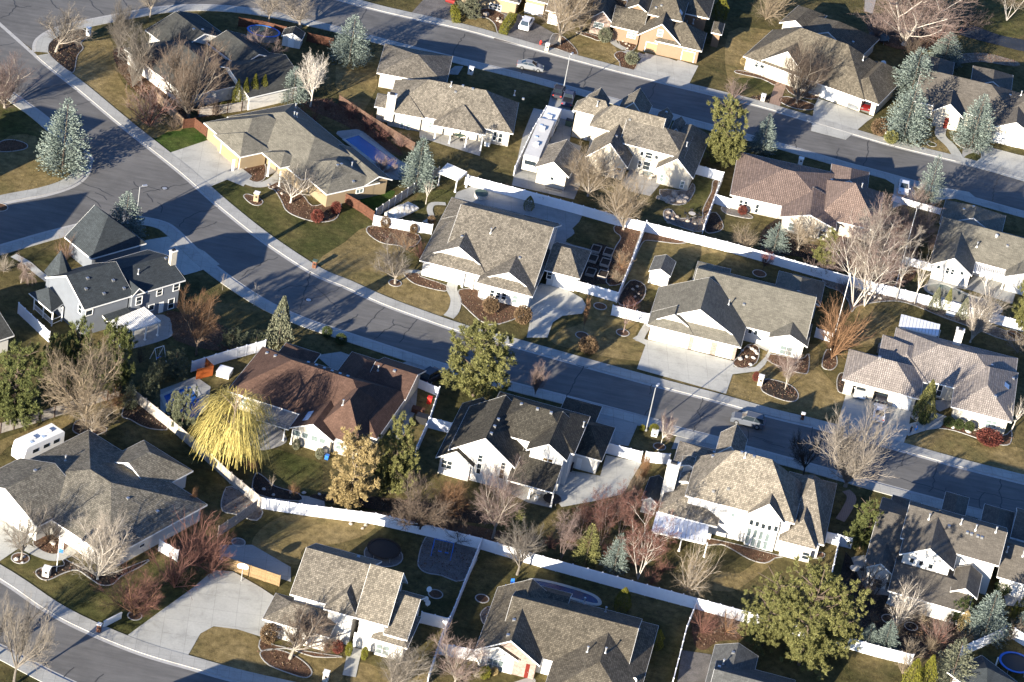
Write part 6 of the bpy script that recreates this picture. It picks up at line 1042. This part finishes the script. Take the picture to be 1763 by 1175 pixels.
for a in (
 ('large blue spruce at the inside corner of the left junction', 'spruce', (107,292), 172, 84, bb, 'needles_blue', 0), ('blue spruce on the lawn between the garden shed and the top street', 'spruce', (601,106), 28, 68, bb, 'needles_blue', 1), ('blue spruce tucked behind a white leafless tree', 'spruce', (503,175), 116, 52, bb, 'needles_blue', 2), ('blue spruce between the covered pool and the pergola', 'spruce', (716,322), 238, 56, bb, 'needles_blue', 0),
 ('dark-sided blue spruce behind the blue-grey house garage at the street corner', 'spruce', (213,415), 332, 66, bb, 'needles_blue', 1), ('upper of the two big blue spruces right of the shake house', 'spruce', (1566,170), 85, 84, bb, 'needles_blue', 2), ('lower of the two big blue spruces by the top street', 'spruce', (1555,240), 146, 76, bb, 'needles_blue', 0), ('blue spruce in front of the arched-entry house', 'spruce', (1672,252), 164, 66, bb, 'needles_blue', 1),
 ('blue spruce in the shade behind the upper twin spruce', 'spruce', (1625,108), 57, 56, bb, 'needles_blue', 1), ('small blue spruce by the top street right of the big yellow-green pine', 'spruce', (1311,262), 198, 42, bb, 'needles_blue', 2), ('small blue spruce behind the long fence, under the pink tile house', 'spruce_open', (1331,436), 385, 48, bb, 'needles_blue', 1), ('frosty blue spruce at the street edge right of the pink tile house', 'spruce_open', (1596,348), 268, 46, bb, 'needles_blue', 2),
 ('slim blue spruce between the red birches', 'spruce_open', (1056,986), 920, 46, bb, 'needles_blue', 3), ('blue spruce in front of the triple-window gable house', 'spruce', (1694,1096), 1020, 72, bb, 'needles_blue', 2), ('left of the small blue spruce pair by the huge pine', 'spruce', (1491,1116), 1074, 34, bb, 'needles_blue', 0), ('right of the small blue spruce pair by the huge pine', 'spruce', (1521,1120), 1070, 44, bb, 'needles_blue', 1), ('blue spruce cut by the right edge above the white fence', 'spruce', (1768,1085), 1040, 40, bb, 'needles_blue', 0),
 ('olive-toned spruce at the bottom, left of the white fence with stepped top', 'spruce_open', (1632,1190), 1102, 82, bb, 'needles_sage', 2), ('bright green slim fir beside the red birches', 'spruce_open', (1007,972), 904, 44, bb, 'needles_olive', 3), ('green fir at the left of the white fence under the shake patio house', 'spruce_open', (882,915), 866, 40, bb, 'needles_olive', 1), ('small grey-green fir at the corner of the stained fences', 'spruce_open', (222,702), 655, 26, bb, 'needles_grey', 1),
 ('large yellow-green pine beside the steep-gabled house', 'pine', (1240,282), 164, 84, bb, 'needles_olive', 5), ('big green pine beside the middle street, above the near-black roof', 'pine', (814,684), 553, 124, bb, 'needles_olive', 6), ('green pine among golden pines beside the brown-roofed house', 'pine', (672,850), 713, 84, bb, 'needles_olive', 7), ('golden-needled pine in front of the brown-roofed house', 'pine', (600,876), 744, 96, 'bark_tan', 'needles_gold', 8),
 ('dark pine cut by the left edge', 'pine', (22,728), 588, 108, bb, 'needles_green', 5), ('pine above the stained fence, second from the left edge', 'pine', (88,690), 570, 60, bb, 'needles_green', 6), ('pine in front of the white end wall of the blue-grey house', 'pine', (128,680), 545, 84, bb, 'needles_green', 7), ('pine left of the lattice patio cover', 'pine', (192,680), 552, 74, bb, 'needles_green', 8),
 ('huge pine at the bottom right, left half', 'pine_big', (1312,1112), 985, 130, bb, 'needles_olive', 5), ('huge pine at the bottom right, middle crown', 'pine_big', (1375,1145), 972, 165, bb, 'needles_olive', 6), ('huge pine at the bottom right, right crown', 'pine_big', (1425,1128), 1005, 118, bb, 'needles_olive', 7),
 ('dark round-topped pine left of the triple-window gable house', 'pine', (1480,945), 858, 64, bb, 'needles_green', 5), ('green evergreen cut by the right edge beside the teal pool', 'pine', (1762,568), 484, 64, bb, 'needles_olive', 8), ('bushy olive evergreen between the tan bare tree and the white birches', 'pine', (1418,460), 393, 52, bb, 'needles_olive', 7), ('pale green evergreen at the top beside the cream house', 'pine', (806,30), -12, 48, bb, 'needles_sage', 6), ('dark shrubby evergreen by the corner of the covered porch, bottom right', 'pine', (1648,1075), 1030, 44, bb, 'needles_dark', 5),
 ('brownish cone-shaped juniper on the verge of the curving street', 'cone', (478,596), 511, 52, bb, 'needles_sage', 1), ('first small conifer behind the teal pool fence', 'cone', (1607,534), 495, 24, bb, 'needles_sage', 1), ('narrow pointed conifer in the middle of the three by the teal pool', 'cone', (1628,534), 497, 18, bb, 'needles_olive', 2), ('third small conifer of the three by the teal pool', 'cone', (1656,548), 512, 24, bb, 'needles_sage', 2),
 ('leftmost arborvitae of the row behind the beige-roofed house', 'arbor', (405,188), 136, 15, bb, 'needles_lime', 1), ('second arborvitae of the row behind the beige-roofed house', 'arbor', (419,186), 134, 15, bb, 'needles_lime', 2), ('third arborvitae of the row behind the beige-roofed house', 'arbor', (434,181), 127, 17, bb, 'needles_lime', 1), ('fourth arborvitae of the row behind the beige-roofed house', 'arbor', (451,177), 128, 16, bb, 'needles_lime', 2),
 ('yellow-green cypress cone at the top beside the peach house', 'arbor', (1238,33), -6, 26, bb, 'needles_lime', 1), ('yellow-topped arborvitae behind the cottage roof', 'arbor', (909,362), 338, 18, bb, 'needles_lime', 2), ('yellow-green arborvitae clump above the bottom-centre house', 'arbor', (1069,1052), 1012, 28, bb, 'needles_lime', 1), ('bright lime shrub at the right wall of the bottom-centre house', 'arbor', (1129,1117), 1084, 22, bb, 'needles_lime', 2),
 ('tall lime arborvitae at the bottom edge, left of the clump', 'arbor', (1562,1200), 1135, 34, bb, 'needles_lime', 1), ('tall lime arborvitae at the bottom edge, right of the clump', 'arbor', (1588,1196), 1128, 30, bb, 'needles_lime', 2), ('slim lime arborvitae at the right edge, first', 'arbor', (1743,1064), 1034, 10, bb, 'needles_lime', 1), ('slim lime arborvitae at the right edge, second', 'arbor', (1754,1060), 1026, 12, bb, 'needles_lime', 2),
 ('bushy yellow-green top between the covered porch and the blue spruce', 'arbor', (1657,1085), 1052, 22, bb, 'needles_gold', 2)): tree(*a)
def hedge(label, f, a_, b_, w_, h):
    a, b = G(f, *a_)[0], G(f, *b_)[0]; e = (b-a).normalized(); n = Vector((-e.y, e.x, 0)); L_ = (b-a).length; r = random.Random(5); V, F = [], []; t = thing('hedge', label, 'hedge', a)
    for i in range(int(L_*420)):
        u, v_, z = r.uniform(0, L_), r.uniform(-.5, .5)*w_, r.uniform(.05, 1)*h; k_ = r.randrange(3)
        if k_ == 0: z = h*r.uniform(.93, 1)
        elif k_ == 1: v_ = w_*.5*r.choice((-1, 1))*r.uniform(.9, 1)
        else: u = r.choice((0, L_))+r.uniform(-.05, .05)
        quadleaf(V, F, e*u+n*v_+Vector((0, 0, z)), (rv3(r)+Vector((0, 0, .6))).normalized(), rv3(r), .2, .06)
    o = bpy.data.objects.new('foliage', mesh_of('foliage', [tuple(v) for v in V], F, 'needles_lime')); COL.objects.link(o); o.parent = t
hedge('long clipped hedge beside the driveway of the white wagon', 'v', (480,440), (600,260), 1.5, 1.5); hedge('short clipped hedge left of the curved bed, top edge', 'A1', (1350,160), (1335,85), 1.4, 1.5)
tree('bright yellow weeping willow by the stained fence', 'willow', (393,796), 662, 132, 'bark_tan', 'willow_yellow', 1)
J = (('grey-green juniper mass along the stained fence, left of the willow', (312,742), 664, 52), ('grey-green juniper at the blue pool cover corner', (296,722), 668, 34), ('grey-green juniper mass above the stained fence corner', (256,690), 628, 44), ('dark juniper mass beside the orange screen', (300,650), 604, 66), ('grey-green juniper left of the white fence under the street', (398,604), 562, 56), ('grey-green juniper beside the cone-shaped juniper', (440,596), 568, 40), ('juniper mass left of the orange screen', (272,660), 618, 40))
for i, (l_, b_, t_, w_) in enumerate(J): tree(l_, 'juniper', b_, t_, w_, bb, 'needles_grey', 4+i % 2)
B = [
 ('grey leafless tree in the bed at the top left corner', 'round', (96,90), 4, 92, 'bark_pale', 'bark_grey', 0), ('leafless tree with white trunk behind the corner house, top edge', 'round', (258,30), -34, 60, 'bark_pale', 'bark_grey', 1), ('narrow leafless tree left of the dark-roofed corner house', 'column', (204,98), 6, 44, 'bark_grey', 'bark_grey', 0), ('pinkish leafless tree at the left edge, above the blue spruce', 'vase', (8,186), 94, 96, 'bark_pale', 'bark_pink', 0),
 ('many-stemmed grey leafless tree against the corner house roof', 'vase', (242,140), 46, 76, 'bark_pale', 'bark_grey', 1), ('upper reddish-brown shrub on the cream yard wall', 'shrub', (272,136), 94, 46, 'bark_red', 'bark_red', 0), ('large reddish-brown bush left of the big grey tree', 'shrub', (258,218), 128, 84, 'bark_red', 'bark_pink', 1), ('grey shrub left of the cream yard wall', 'shrub', (228,150), 92, 50, 'bark_grey', 'bark_grey', 2),
 ('large brown-grey leafless tree behind the cream wall corner', 'vase', (324,204), 70, 124, 'bark_grey', 'bark_brown', 2), ('leafless tree at the top street behind the fence, left one', 'round', (462,40), -26, 62, 'bark_pale', 'bark_pale', 2), ('leafless tree at the top street behind the fence, right one', 'round', (517,48), -26, 96, 'bark_pale', 'bark_pale', 0), ('purple-grey round leafless tree in front of the oval pool', 'round', (453,122), 64, 84, 'bark_grey', 'bark_pink', 0),
 ('white-barked leafless tree beside the blue spruce', 'round', (534,184), 98, 66, 'bark_white', 'bark_white', 1), ('small reddish shrub behind the turret', 'shrub', (114,450), 406, 36, 'bark_pink', 'bark_orange', 0), ('pinkish weeping tree on the lawn above the screened porch', 'weep', (36,488), 444, 52, 'bark_pale', 'bark_pink', 1), ('small pale shrub at the left edge above the weeping tree', 'shrub', (6,468), 438, 34, 'bark_pale', 'bark_pale', 1),
 ('red-brown leafless tree right of the lattice patio cover', 'round', (338,612), 496, 66, 'bark_brown', 'bark_orange', 2), ('thin sapling on the verge, upper one', 'sparse', (383,500), 470, 12, 'bark_pale', 'bark_pale', 0), ('thin white sapling on the verge beside the juniper', 'sparse', (437,527), 484, 18, 'bark_white', 'bark_pale', 1), ('leafless tree in a round ring on the cottage lawn', 'round', (680,489), 412, 76, 'bark_pale', 'bark_grey', 0),
 ('white frosty small tree in the bed of the tan house', 'round', (500,350), 286, 72, 'bark_white', 'bark_grey', 2), ('pinkish leafless tree at the pool-side corner of the tan house', 'round', (655,306), 272, 46, 'bark_grey', 'bark_pink', 1), ('pruned pale tree near the tarp-covered boat', 'sparse', (733,352), 308, 30, 'bark_white', 'bark_pale', 1), ('tan many-stemmed tree in front of the detached garage', 'vase', (1012,338), 256, 92, 'bark_pale', 'bark_tan', 0),
 ('tan leafless tree growing against the long white fence', 'vase', (1073,396), 300, 96, 'bark_pale', 'bark_tan', 1), ('tan leafless tree between the blue spruce and olive evergreen', 'round', (1374,432), 374, 68, 'bark_pale', 'bark_tan', 2), ('large clump of white birches above the long fence', 'birch', (1468,530), 372, 150, 'bark_white', 'bark_pink', 0), ('second white birch clump leaning right behind the fence', 'birch', (1488,528), 380, 120, 'bark_white', 'bark_pale', 1),
 ('pink-twigged tree behind the birches below the dark tile slope', 'vase', (1502,462), 352, 100, 'bark_pink', 'bark_pink', 2), ('pink-twigged tree under the white sedan driveway', 'vase', (1560,430), 340, 86, 'bark_grey', 'bark_pink', 0), ('pinkish tree at the edge of the driveway by the white sedan', 'shrub', (1578,352), 312, 44, 'bark_grey', 'bark_pink', 1), ('slim white birch leaning against the fence, left one', 'sparse', (1543,516), 405, 44, 'bark_white', 'bark_pale', 2), ('slim white birch leaning against the fence, right one', 'sparse', (1574,524), 425, 44, 'bark_white', 'bark_pale', 0),
 ('white multi-stem tree behind the beige tile house', 'vase', (1670,590), 505, 72, 'bark_white', 'bark_pale', 1), ('pale birch at the right end of the teal pool', 'sparse', (1694,560), 475, 62, 'bark_white', 'bark_pale', 2), ('orange-twigged fan-shaped tree left of the beige tile house', 'fan', (1432,618), 526, 98, 'bark_orange', 'bark_orange', 0), ('thin twin-trunk birch on the tan lawn by the middle street', 'birch', (1351,672), 604, 34, 'bark_white', 'bark_pink', 2),
 ('very large pale grey leafless tree overlapping the middle street', 'vase', (1455,838), 706, 134, 'bark_pale', 'bark_pale', 2), ('dark leafless tree in the shade beside the tall chimney house', 'round', (1382,820), 752, 66, 'bark_dark', 'bark_dark', 1), ('small pinkish tree on the verge near the big green pine', 'vase', (921,680), 626, 40, 'bark_pink', 'bark_pink', 1), ('small white tree in a ring beside the street lamp', 'round', (1138,766), 712, 36, 'bark_white', 'bark_pink', 1),
 ('brown upright hedge tree nearest the white fence', 'column', (1106,830), 778, 20, 'bark_orange', 'bark_orange', 0), ('brown upright hedge tree, second', 'column', (1097,850), 796, 24, 'bark_orange', 'bark_orange', 1), ('brown upright hedge tree, third', 'column', (1084,872), 814, 28, 'bark_orange', 'bark_tan', 0), ('brown upright hedge tree, fourth and lowest', 'column', (1070,892), 836, 30, 'bark_orange', 'bark_pink', 1),
 ('brown leafless tree in front of the long fence, left of the shake patio house', 'round', (722,918), 820, 120, 'bark_dark', 'bark_brown', 0), ('pinkish leafless tree in front of the near-black roofed house', 'round', (848,928), 806, 96, 'bark_pale', 'bark_pink', 2), ('grey spreading tree behind the fence junction', 'round', (890,990), 916, 96, 'bark_grey', 'bark_grey', 1), ('brown brushy tree right of the golden pine', 'vase', (768,905), 836, 80, 'bark_brown', 'bark_orange', 1),
 ('twin red birch at the left of the birch group', 'birch', (966,964), 884, 62, 'bark_pink', 'bark_pink', 0), ('red birch behind the bright green fir', 'birch', (1034,940), 852, 66, 'bark_pink', 'bark_red', 1), ('red birch right of the slim blue spruce', 'birch', (1098,998), 884, 96, 'bark_white', 'bark_red', 2), ('red birch below the concrete pad', 'birch', (1066,925), 838, 76, 'bark_pink', 'bark_red', 0), ('small red birch at the foot of the concrete pad', 'birch', (1000,925), 866, 50, 'bark_pink', 'bark_red', 1),
 ('tan brush-like fan tree below the blue-white patio roof', 'fan', (1183,1019), 926, 92, 'bark_pale', 'bark_tan', 1), ('leaning pale tree in front of the triple-window house', 'fan', (1543,1082), 1002, 76, 'bark_white', 'bark_pale', 2), ('small pale tree beside the leaning pale tree', 'fan', (1573,1070), 1028, 36, 'bark_pale', 'bark_pale', 0), ('twisted tan tree against the bluish gable wall', 'sparse', (1487,1030), 958, 66, 'bark_tan', 'bark_tan', 0), ('dark twiggy tree by the rounded patio, bottom right', 'round', (1490,1050), 985, 50, 'bark_dark', 'bark_brown', 2),
 ('reddish bush left of the blue spruce, bottom right', 'shrub', (1612,1108), 1058, 58, 'bark_red', 'bark_pink', 2), ('tan bush above the lime arborvitae clump', 'shrub', (1553,1160), 1122, 50, 'bark_tan', 'bark_tan', 0), ('grey-green twiggy bush behind the white fence, bottom right', 'shrub', (1565,1130), 1100, 48, 'bark_tan', 'bark_grey', 1), ('tan bush at the corner of the stepped white fence', 'shrub', (1738,1100), 1070, 50, 'bark_pale', 'bark_tan', 2),
 ('large tan leafless tree with golden twigs above the travel trailer', 'round', (147,748), 592, 136, 'bark_tan', 'bark_tan', 1), ('tangled lower bush under the large tan tree', 'round', (158,752), 690, 84, 'bark_pale', 'bark_tan', 2), ('orange-brown twiggy bush at the corner of the stained fences', 'shrub', (196,700), 662, 56, 'bark_orange', 'bark_orange', 1), ('small red-brown columnar tree right of the weathered shake house', 'column', (330,884), 838, 16, 'bark_red', 'bark_orange', 1), ('small orange shrub under the willow', 'shrub', (433,812), 790, 22, 'bark_orange', 'bark_orange', 2),
 ('brilliant white-limbed tree in front of the weathered shake house', 'vase', (168,998), 888, 108, 'bark_white', 'bark_pale', 0), ('sparse tree in a round ring beside the white driveway', 'round', (36,964), 878, 78, 'bark_pale', 'bark_grey', 2), ('brown dense shrub left of the flagpole', 'shrub', (84,932), 888, 48, 'bark_brown', 'bark_brown', 0), ('red leafless tree behind the short sunlit fence', 'shrub', (330,975), 876, 96, 'bark_red', 'bark_red', 0), ('red leafless tree left of the board fence', 'shrub', (362,988), 900, 84, 'bark_red', 'bark_red', 1),
 ('red leafless tree overhanging the big driveway', 'shrub', (300,1012), 928, 96, 'bark_red', 'bark_red', 2), ('weeping red tree in a round ring near the driveway', 'vase', (232,1060), 984, 100, 'bark_orange', 'bark_red', 0), ('large grey-tan leafless tree at the bottom left corner', 'round', (24,1180), 1036, 104, 'bark_grey', 'bark_grey', 1), ('pale leafless tree at the left edge above the bottom street', 'round', (-6,1130), 1020, 80, 'bark_pale', 'bark_grey', 0), ('leafless tree in the oval bed in front of the satellite-dish house', 'round', (499,1135), 1038, 116, 'bark_pale', 'bark_brown', 0),
 ('leafless tree at the bottom edge right of the front path', 'vase', (672,1190), 1112, 106, 'bark_pale', 'bark_grey', 1), ('pinkish leafless tree in front of the short fence, bottom edge', 'round', (782,1185), 1098, 96, 'bark_pale', 'bark_pink', 2), ('huge pink birch at the top right, behind the shake house', 'vase', (1556,78), -60, 200, 'bark_white', 'bark_pink', 1), ('white birch at the top right corner', 'birch', (1733,36), -60, 96, 'bark_white', 'bark_tan', 2), ('tan twiggy tree above the left end of the shake house', 'fan', (1318,34), -40, 84, 'bark_tan', 'bark_tan', 1),
 ('reddish undergrowth right of the huge pink tree, top right', 'shrub', (1612,74), 22, 84, 'bark_red', 'bark_pink', 0), ('reddish undergrowth left of the huge pink tree, top right', 'shrub', (1512,66), 20, 76, 'bark_pink', 'bark_pink', 2), ('brown brush below the white birch, top right', 'shrub', (1660,48), 2, 70, 'bark_brown', 'bark_pink', 1), ('dark brush between the huge pink tree and the blue spruce', 'shrub', (1572,100), 62, 60, 'bark_dark', 'bark_brown', 2),
 ('brown-grey tree in front of the shake house entry', 'vase', (1371,178), 76, 84, 'bark_grey', 'bark_brown', 0), ('large tan-grey tree between the wagon driveway and peach house', 'round', (963,77), -24, 116, 'bark_pale', 'bark_tan', 2), ('second leafless tree leaning over the peach house gable', 'vase', (1000,60), -20, 70, 'bark_grey', 'bark_brown', 1), ('thin twiggy shrubs by the top street above the yellow-green pine', 'shrub', (1262,172), 136, 44, 'bark_pink', 'bark_pink', 0),
 ('slim brown columnar sapling beside the cottage driveway', 'column', (1004,570), 512, 12, 'bark_brown', 'bark_orange', 0), ('sparse red-twigged tree in a ring before the short white fence', 'sparse', (1073,573), 518, 54, 'bark_pink', 'bark_red', 1), ('red twiggy dome behind the short white fence', 'shrub', (1084,544), 516, 46, 'bark_red', 'bark_red', 1), ('small dark red tree in a ring behind the olive-roof house', 'round', (1313,466), 434, 26, 'bark_dark', 'leaf_red', 1), ('white-stemmed tree at the right corner of the beige tile house', 'sparse', (1741,742), 686, 44, 'bark_white', 'bark_pale', 0),
 ('tan bush at the right edge under the teal pool', 'shrub', (1752,608), 570, 54, 'bark_pale', 'bark_tan', 1), ('tan brushy bush left of the small blue spruce, pink house yard', 'shrub', (1282,432), 388, 70, 'bark_tan', 'bark_tan', 2), ('first small climber against the long white fence behind the hot tub', 'sparse', (872,336), 316, 20, 'bark_brown', 'bark_brown', 0), ('second small climber against the long white fence behind the hot tub', 'sparse', (892,341), 322, 20, 'bark_brown', 'bark_brown', 1), ('third small climber against the long white fence behind the hot tub', 'sparse', (934,352), 332, 22, 'bark_brown', 'bark_brown', 2),
 ('low red twig hedge along the pool-house fence', 'shrub', (690,255), 234, 34, 'bark_red', 'bark_pink', 0), ('golden twig bush on the bed beside the raised planters', 'shrub', (1068,460), 432, 44, 'bark_orange', 'bark_tan', 1), ('golden ornamental grasses at the lower end of the long bed', 'shrub', (1062,488), 466, 34, 'bark_tan', 'bark_tan', 0), ('small twiggy bush in the cottage side bed', 'shrub', (700,430), 404, 60, 'bark_orange', 'bark_tan', 2), ('red dogwood bush left of the cottage', 'shrub', (722,446), 412, 30, 'bark_red', 'bark_red', 1),
 ('red twig bush by the bottom-edge grey shingle house', 'shrub', (1208,1090), 1046, 50, 'bark_red', 'bark_red', 0), ('orange-brown twig bush behind the grey shingle house', 'shrub', (1250,1088), 1050, 60, 'bark_orange', 'bark_pink', 1), ('pale bush at the left wall of the arched-window house', 'shrub', (816,1165), 1136, 40, 'bark_pale', 'bark_tan', 1), ('small shrub with bare twigs by the entry of the white two-storey house', 'shrub', (560,1125), 1098, 40, 'bark_orange', 'bark_pink', 2), ('pinkish bushes under the right of the beige entry gable', 'shrub', (1352,640), 612, 64, 'bark_pink', 'bark_pink', 2),
 ('leafless bush in the back bed under the near-black house', 'shrub', (790,935), 900, 60, 'bark_brown', 'bark_brown', 1), ('young bare sapling in the dark bed near the willow', 'sparse', (466,845), 816, 16, 'bark_pale', 'bark_tan', 0), ('young orange sapling in the dark bed near the golden pine', 'shrub', (503,856), 830, 20, 'bark_orange', 'bark_orange', 1)]
for a in B: tree(*a)
def thicket(label, pts, m_, hpx=26, wpx=34):
    for i, (x_, y_) in enumerate(pts): tree(label, 'shrub', (x_, y_), y_-hpx*(.7+.6*((i*37) % 10)/10), wpx*(.7+.5*((i*53) % 10)/10), m_, m_, i % 3, grp=label)
thicket('low reddish undergrowth bush among the red birches', ((985,935),(1012,948),(1040,958),(1072,960),(1090,975),(1050,900),(1082,905),(1112,930),(1128,960),(1120,1005),(1030,915),(1010,900),(945,945),(1140,985)), 'bark_red')
thicket('low brown undergrowth bush along the back fence beside the dark leafless tree', ((700,880),(740,900),(780,915),(820,935),(860,945),(800,880),(760,870),(690,905),(900,950)), 'bark_brown')
thicket('low brown undergrowth bush under the pink-twigged trees and birches', ((1495,500),(1520,480),(1545,470),(1480,470),(1530,440),(1450,505),(1510,430),(1560,455),(1420,480),(1398,472),(1590,400),(1600,430)), 'bark_pink')
thicket('low red-brown bush along the dark fence behind the covered pool', ((560,190),(600,205),(630,225),(655,240),(540,215),(515,205)), 'bark_red')
thicket('low tan bush in the dark bed before the triple-window house', ((1500,1070),(1585,1075),(1625,1085),(1470,1085),(1545,1100),(1600,1120),(1660,1110)), 'bark_tan')
thicket('low grey-brown bush around the corner house and its yard wall', ((225,175),(240,200),(290,150),(345,190),(370,200),(300,225),(210,130),(395,170)), 'bark_brown')
thicket('low dark bush between the pines at the left edge', ((60,720),(110,705),(165,690),(215,650),(240,625),(150,640)), 'bark_dark')
S_l = [('clipped brown ball shrub left of the cottage front windows', (843,538), 512, 28, 'leaf_brown'), ('clipped brown ball shrub beside the cottage driveway', (898,556), 528, 30, 'leaf_brown'), ('clipped tan ball shrub on a stem at the white wall', (662,392), 373, 18, 'leaf_brown'), ('smaller clipped ball shrub at the white wall', (711,402), 386, 14, 'leaf_brown'), ('clipped tan dome shrub with red post beside the driveway edge', (1011,606), 582, 34, 'leaf_brown'),
 ('leftmost clipped green ball before the beige tile house', (1632,734), 719, 20, 'needles_dark'), ('middle clipped green ball before the beige tile house', (1649,738), 723, 18, 'needles_dark'), ('right clipped green ball before the beige tile house', (1667,742), 727, 18, 'needles_dark'), ('grey-green weeping juniper by the peach house path', (1040,72), 49, 24, 'needles_sage'), ('burlap-grey dome beside the peach garage driveway', (1086,110), 90, 24, 'needles_sage'),
 ('dark red shrub at the patio wall of the tan house, left', (545,382), 362, 22, 'leaf_red'), ('dark red shrub at the patio wall of the tan house, right', (577,368), 348, 18, 'leaf_red'), ('red shrub left of the front door topiaries', (580,1124), 1104, 20, 'leaf_red'), ('brown ball shrub at the left corner of the satellite-dish house', (461,1106), 1076, 30, 'leaf_brown'), ('yellow-green topiary left of the front path', (599,1130), 1106, 12, 'needles_lime'), ('yellow-green topiary right of the front path', (626,1136), 1114, 12, 'needles_lime'),
 ('low red hedge under the corner window of the beige tile house', (1701,762), 744, 46, 'leaf_red'), ('yellow-green ball at the foot of the street lamp, left', (1105,742), 732, 10, 'needles_lime'), ('yellow-green shrub at the foot of the street lamp, right', (1125,744), 731, 16, 'needles_lime'), ('olive ball shrub below the arched window', (833,1168), 1148, 20, 'needles_lime'), ('golden ball shrub below the arched window', (850,1162), 1150, 14, 'needles_gold'), ('round lime shrub left of the arborvitae row', (384,192), 177, 16, 'needles_lime'),
 ('dark ball shrub on the verge near the cone-shaped juniper, left', (562,580), 563, 18, 'needles_dark'), ('dark ball shrub on the verge near the cone-shaped juniper, right', (586,592), 576, 20, 'needles_dark'), ('orange shrub left of the patio at the pink tile house', (1277,369), 355, 16, 'leaf_red'), ('pink-brown round shrub on the walkway side of the cottage back yard', (742,386), 372, 14, 'leaf_brown'), ('dark green dome shrub by the white wall with door, bottom right', (1724,1020), 1002, 30, 'needles_dark'), ('red-brown shrub beside the pillar on the tan lawn', (1300,656), 641, 12, 'leaf_red'),
 ('yellow shrub at the left end of the shake house front', (1278,112), 99, 10, 'needles_gold'), ('brown dead shrub mass at the foot of the twin spruces', (1512,232), 206, 30, 'leaf_brown'), ('green shrub at the foot of the twin spruces', (1532,246), 226, 24, 'needles_olive'), ('leafy dark shrub by the garage entry of the beige tile house', (1588,730), 708, 18, 'needles_dark'), ('tan-green shrub by the rounded patio wall of the satellite-dish house', (510,1105), 1088, 26, 'leaf_brown'), ('pale green shrub in front of the brown-roofed gable, left', (509,774), 757, 13, 'needles_sage'), ('tan shrub in front of the brown-roofed gable, right', (549,790), 772, 14, 'needles_sage')]
for l_, b_, t_, w_, m_ in S_l: tree(l_, 'ball', b_, t_, w_, bb, m_, 1+len(l_) % 2)
tree('dark evergreen leaning at the beige tile house entry', 'cone', (1588,722), 655, 44, bb, 'needles_olive', 3)

# ------------------------------------------------------------------ ground cover too fine to count
import numpy as np
def inside(P, poly):
    x, y = P[:, 0], P[:, 1]; q = np.array(poly); c = np.zeros(len(P), bool); j = len(q)-1
    lo, hi = q.min(0), q.max(0); m_ = (x > lo[0]) & (x < hi[0]) & (y > lo[1]) & (y < hi[1])
    if not m_.any(): return c
    xs, ys = x[m_], y[m_]; cc = np.zeros(len(xs), bool)
    for i in range(len(q)):
        xi, yi = q[i]; xj, yj = q[j]; k_ = ((yi > ys) != (yj > ys)) & (xs < (xj-xi)*(ys-yi)/((yj-yi) or 1e-9)+xi); cc ^= k_; j = i
    c[m_] = cc; return c
def scatter(name, label, pts, mts, sz, ht, lab_mats, rs, z0=.0):
    n_ = len(pts); a = rs.uniform(0, 6.283, n_); w_ = rs.uniform(.5, 1, n_)*sz; h_ = rs.uniform(.4, 1, n_)*ht; V = np.zeros((n_, 4, 3)); ca, sa = np.cos(a)*w_, np.sin(a)*w_; lx, ly = rs.normal(0, .5, n_)*h_, rs.normal(0, .5, n_)*h_
    for k_, (s_, t_) in enumerate(((-1, 0), (1, 0), (.5, 1), (-.5, 1))): V[:, k_, 0] = pts[:, 0]+ca*s_+lx*t_; V[:, k_, 1] = pts[:, 1]+sa*s_+ly*t_; V[:, k_, 2] = z0+h_*t_
    me = bpy.data.meshes.new(name); me.from_pydata(V.reshape(-1, 3).tolist(), [], np.arange(n_*4).reshape(-1, 4).tolist())
    for m_ in lab_mats: me.materials.append(MATS[m_])
    me.polygons.foreach_set('material_index', mts.astype(np.int32)); o = bpy.data.objects.new(name, me); COL.objects.link(o); tag(o, label, name.replace('_', ' '), 'stuff')
rs = np.random.RandomState(5); q = [at((x, y), 0) for x, y in ((-20, -20), (1783, -20), (1783, 1195), (-20, 1195))]
P0 = np.column_stack((rs.uniform(min(v.x for v in q), max(v.x for v in q), 260000), rs.uniform(min(v.y for v in q), max(v.y for v in q), 260000)))
P0 = P0[inside(P0, [(v.x, v.y) for v in q])]; hard = np.zeros(len(P0), bool)
for p_ in EXCL: hard |= inside(P0, p_)
bedm = np.zeros(len(P0), bool)
for p_ in LITTER: bedm |= inside(P0, p_)
gm_ = ['grass_base', 'grass_tan', 'grass_green', 'grass_vivid']; mi_ = np.zeros(len(P0), int)
for p_, mt in zip(LAWNS, LMAT): mi_[inside(P0, p_)] = gm_.index(mt)
g = ~hard & ~bedm; scatter('grass', 'short winter grass tufts covering the lawns', P0[g], mi_[g], .11, .07, gm_, rs, .01)
b_ = ~hard & bedm; PB = np.repeat(P0[b_], 2, 0)+rs.normal(0, .25, (2*b_.sum(), 2)); scatter('leaf_litter', 'dead leaves, bark and low twigs lying in the planting beds', PB, rs.randint(0, 4, len(PB)), .09, .16, ['leaf_brown', 'mulch', 'bark_tan', 'bark_red'], rs, .045)
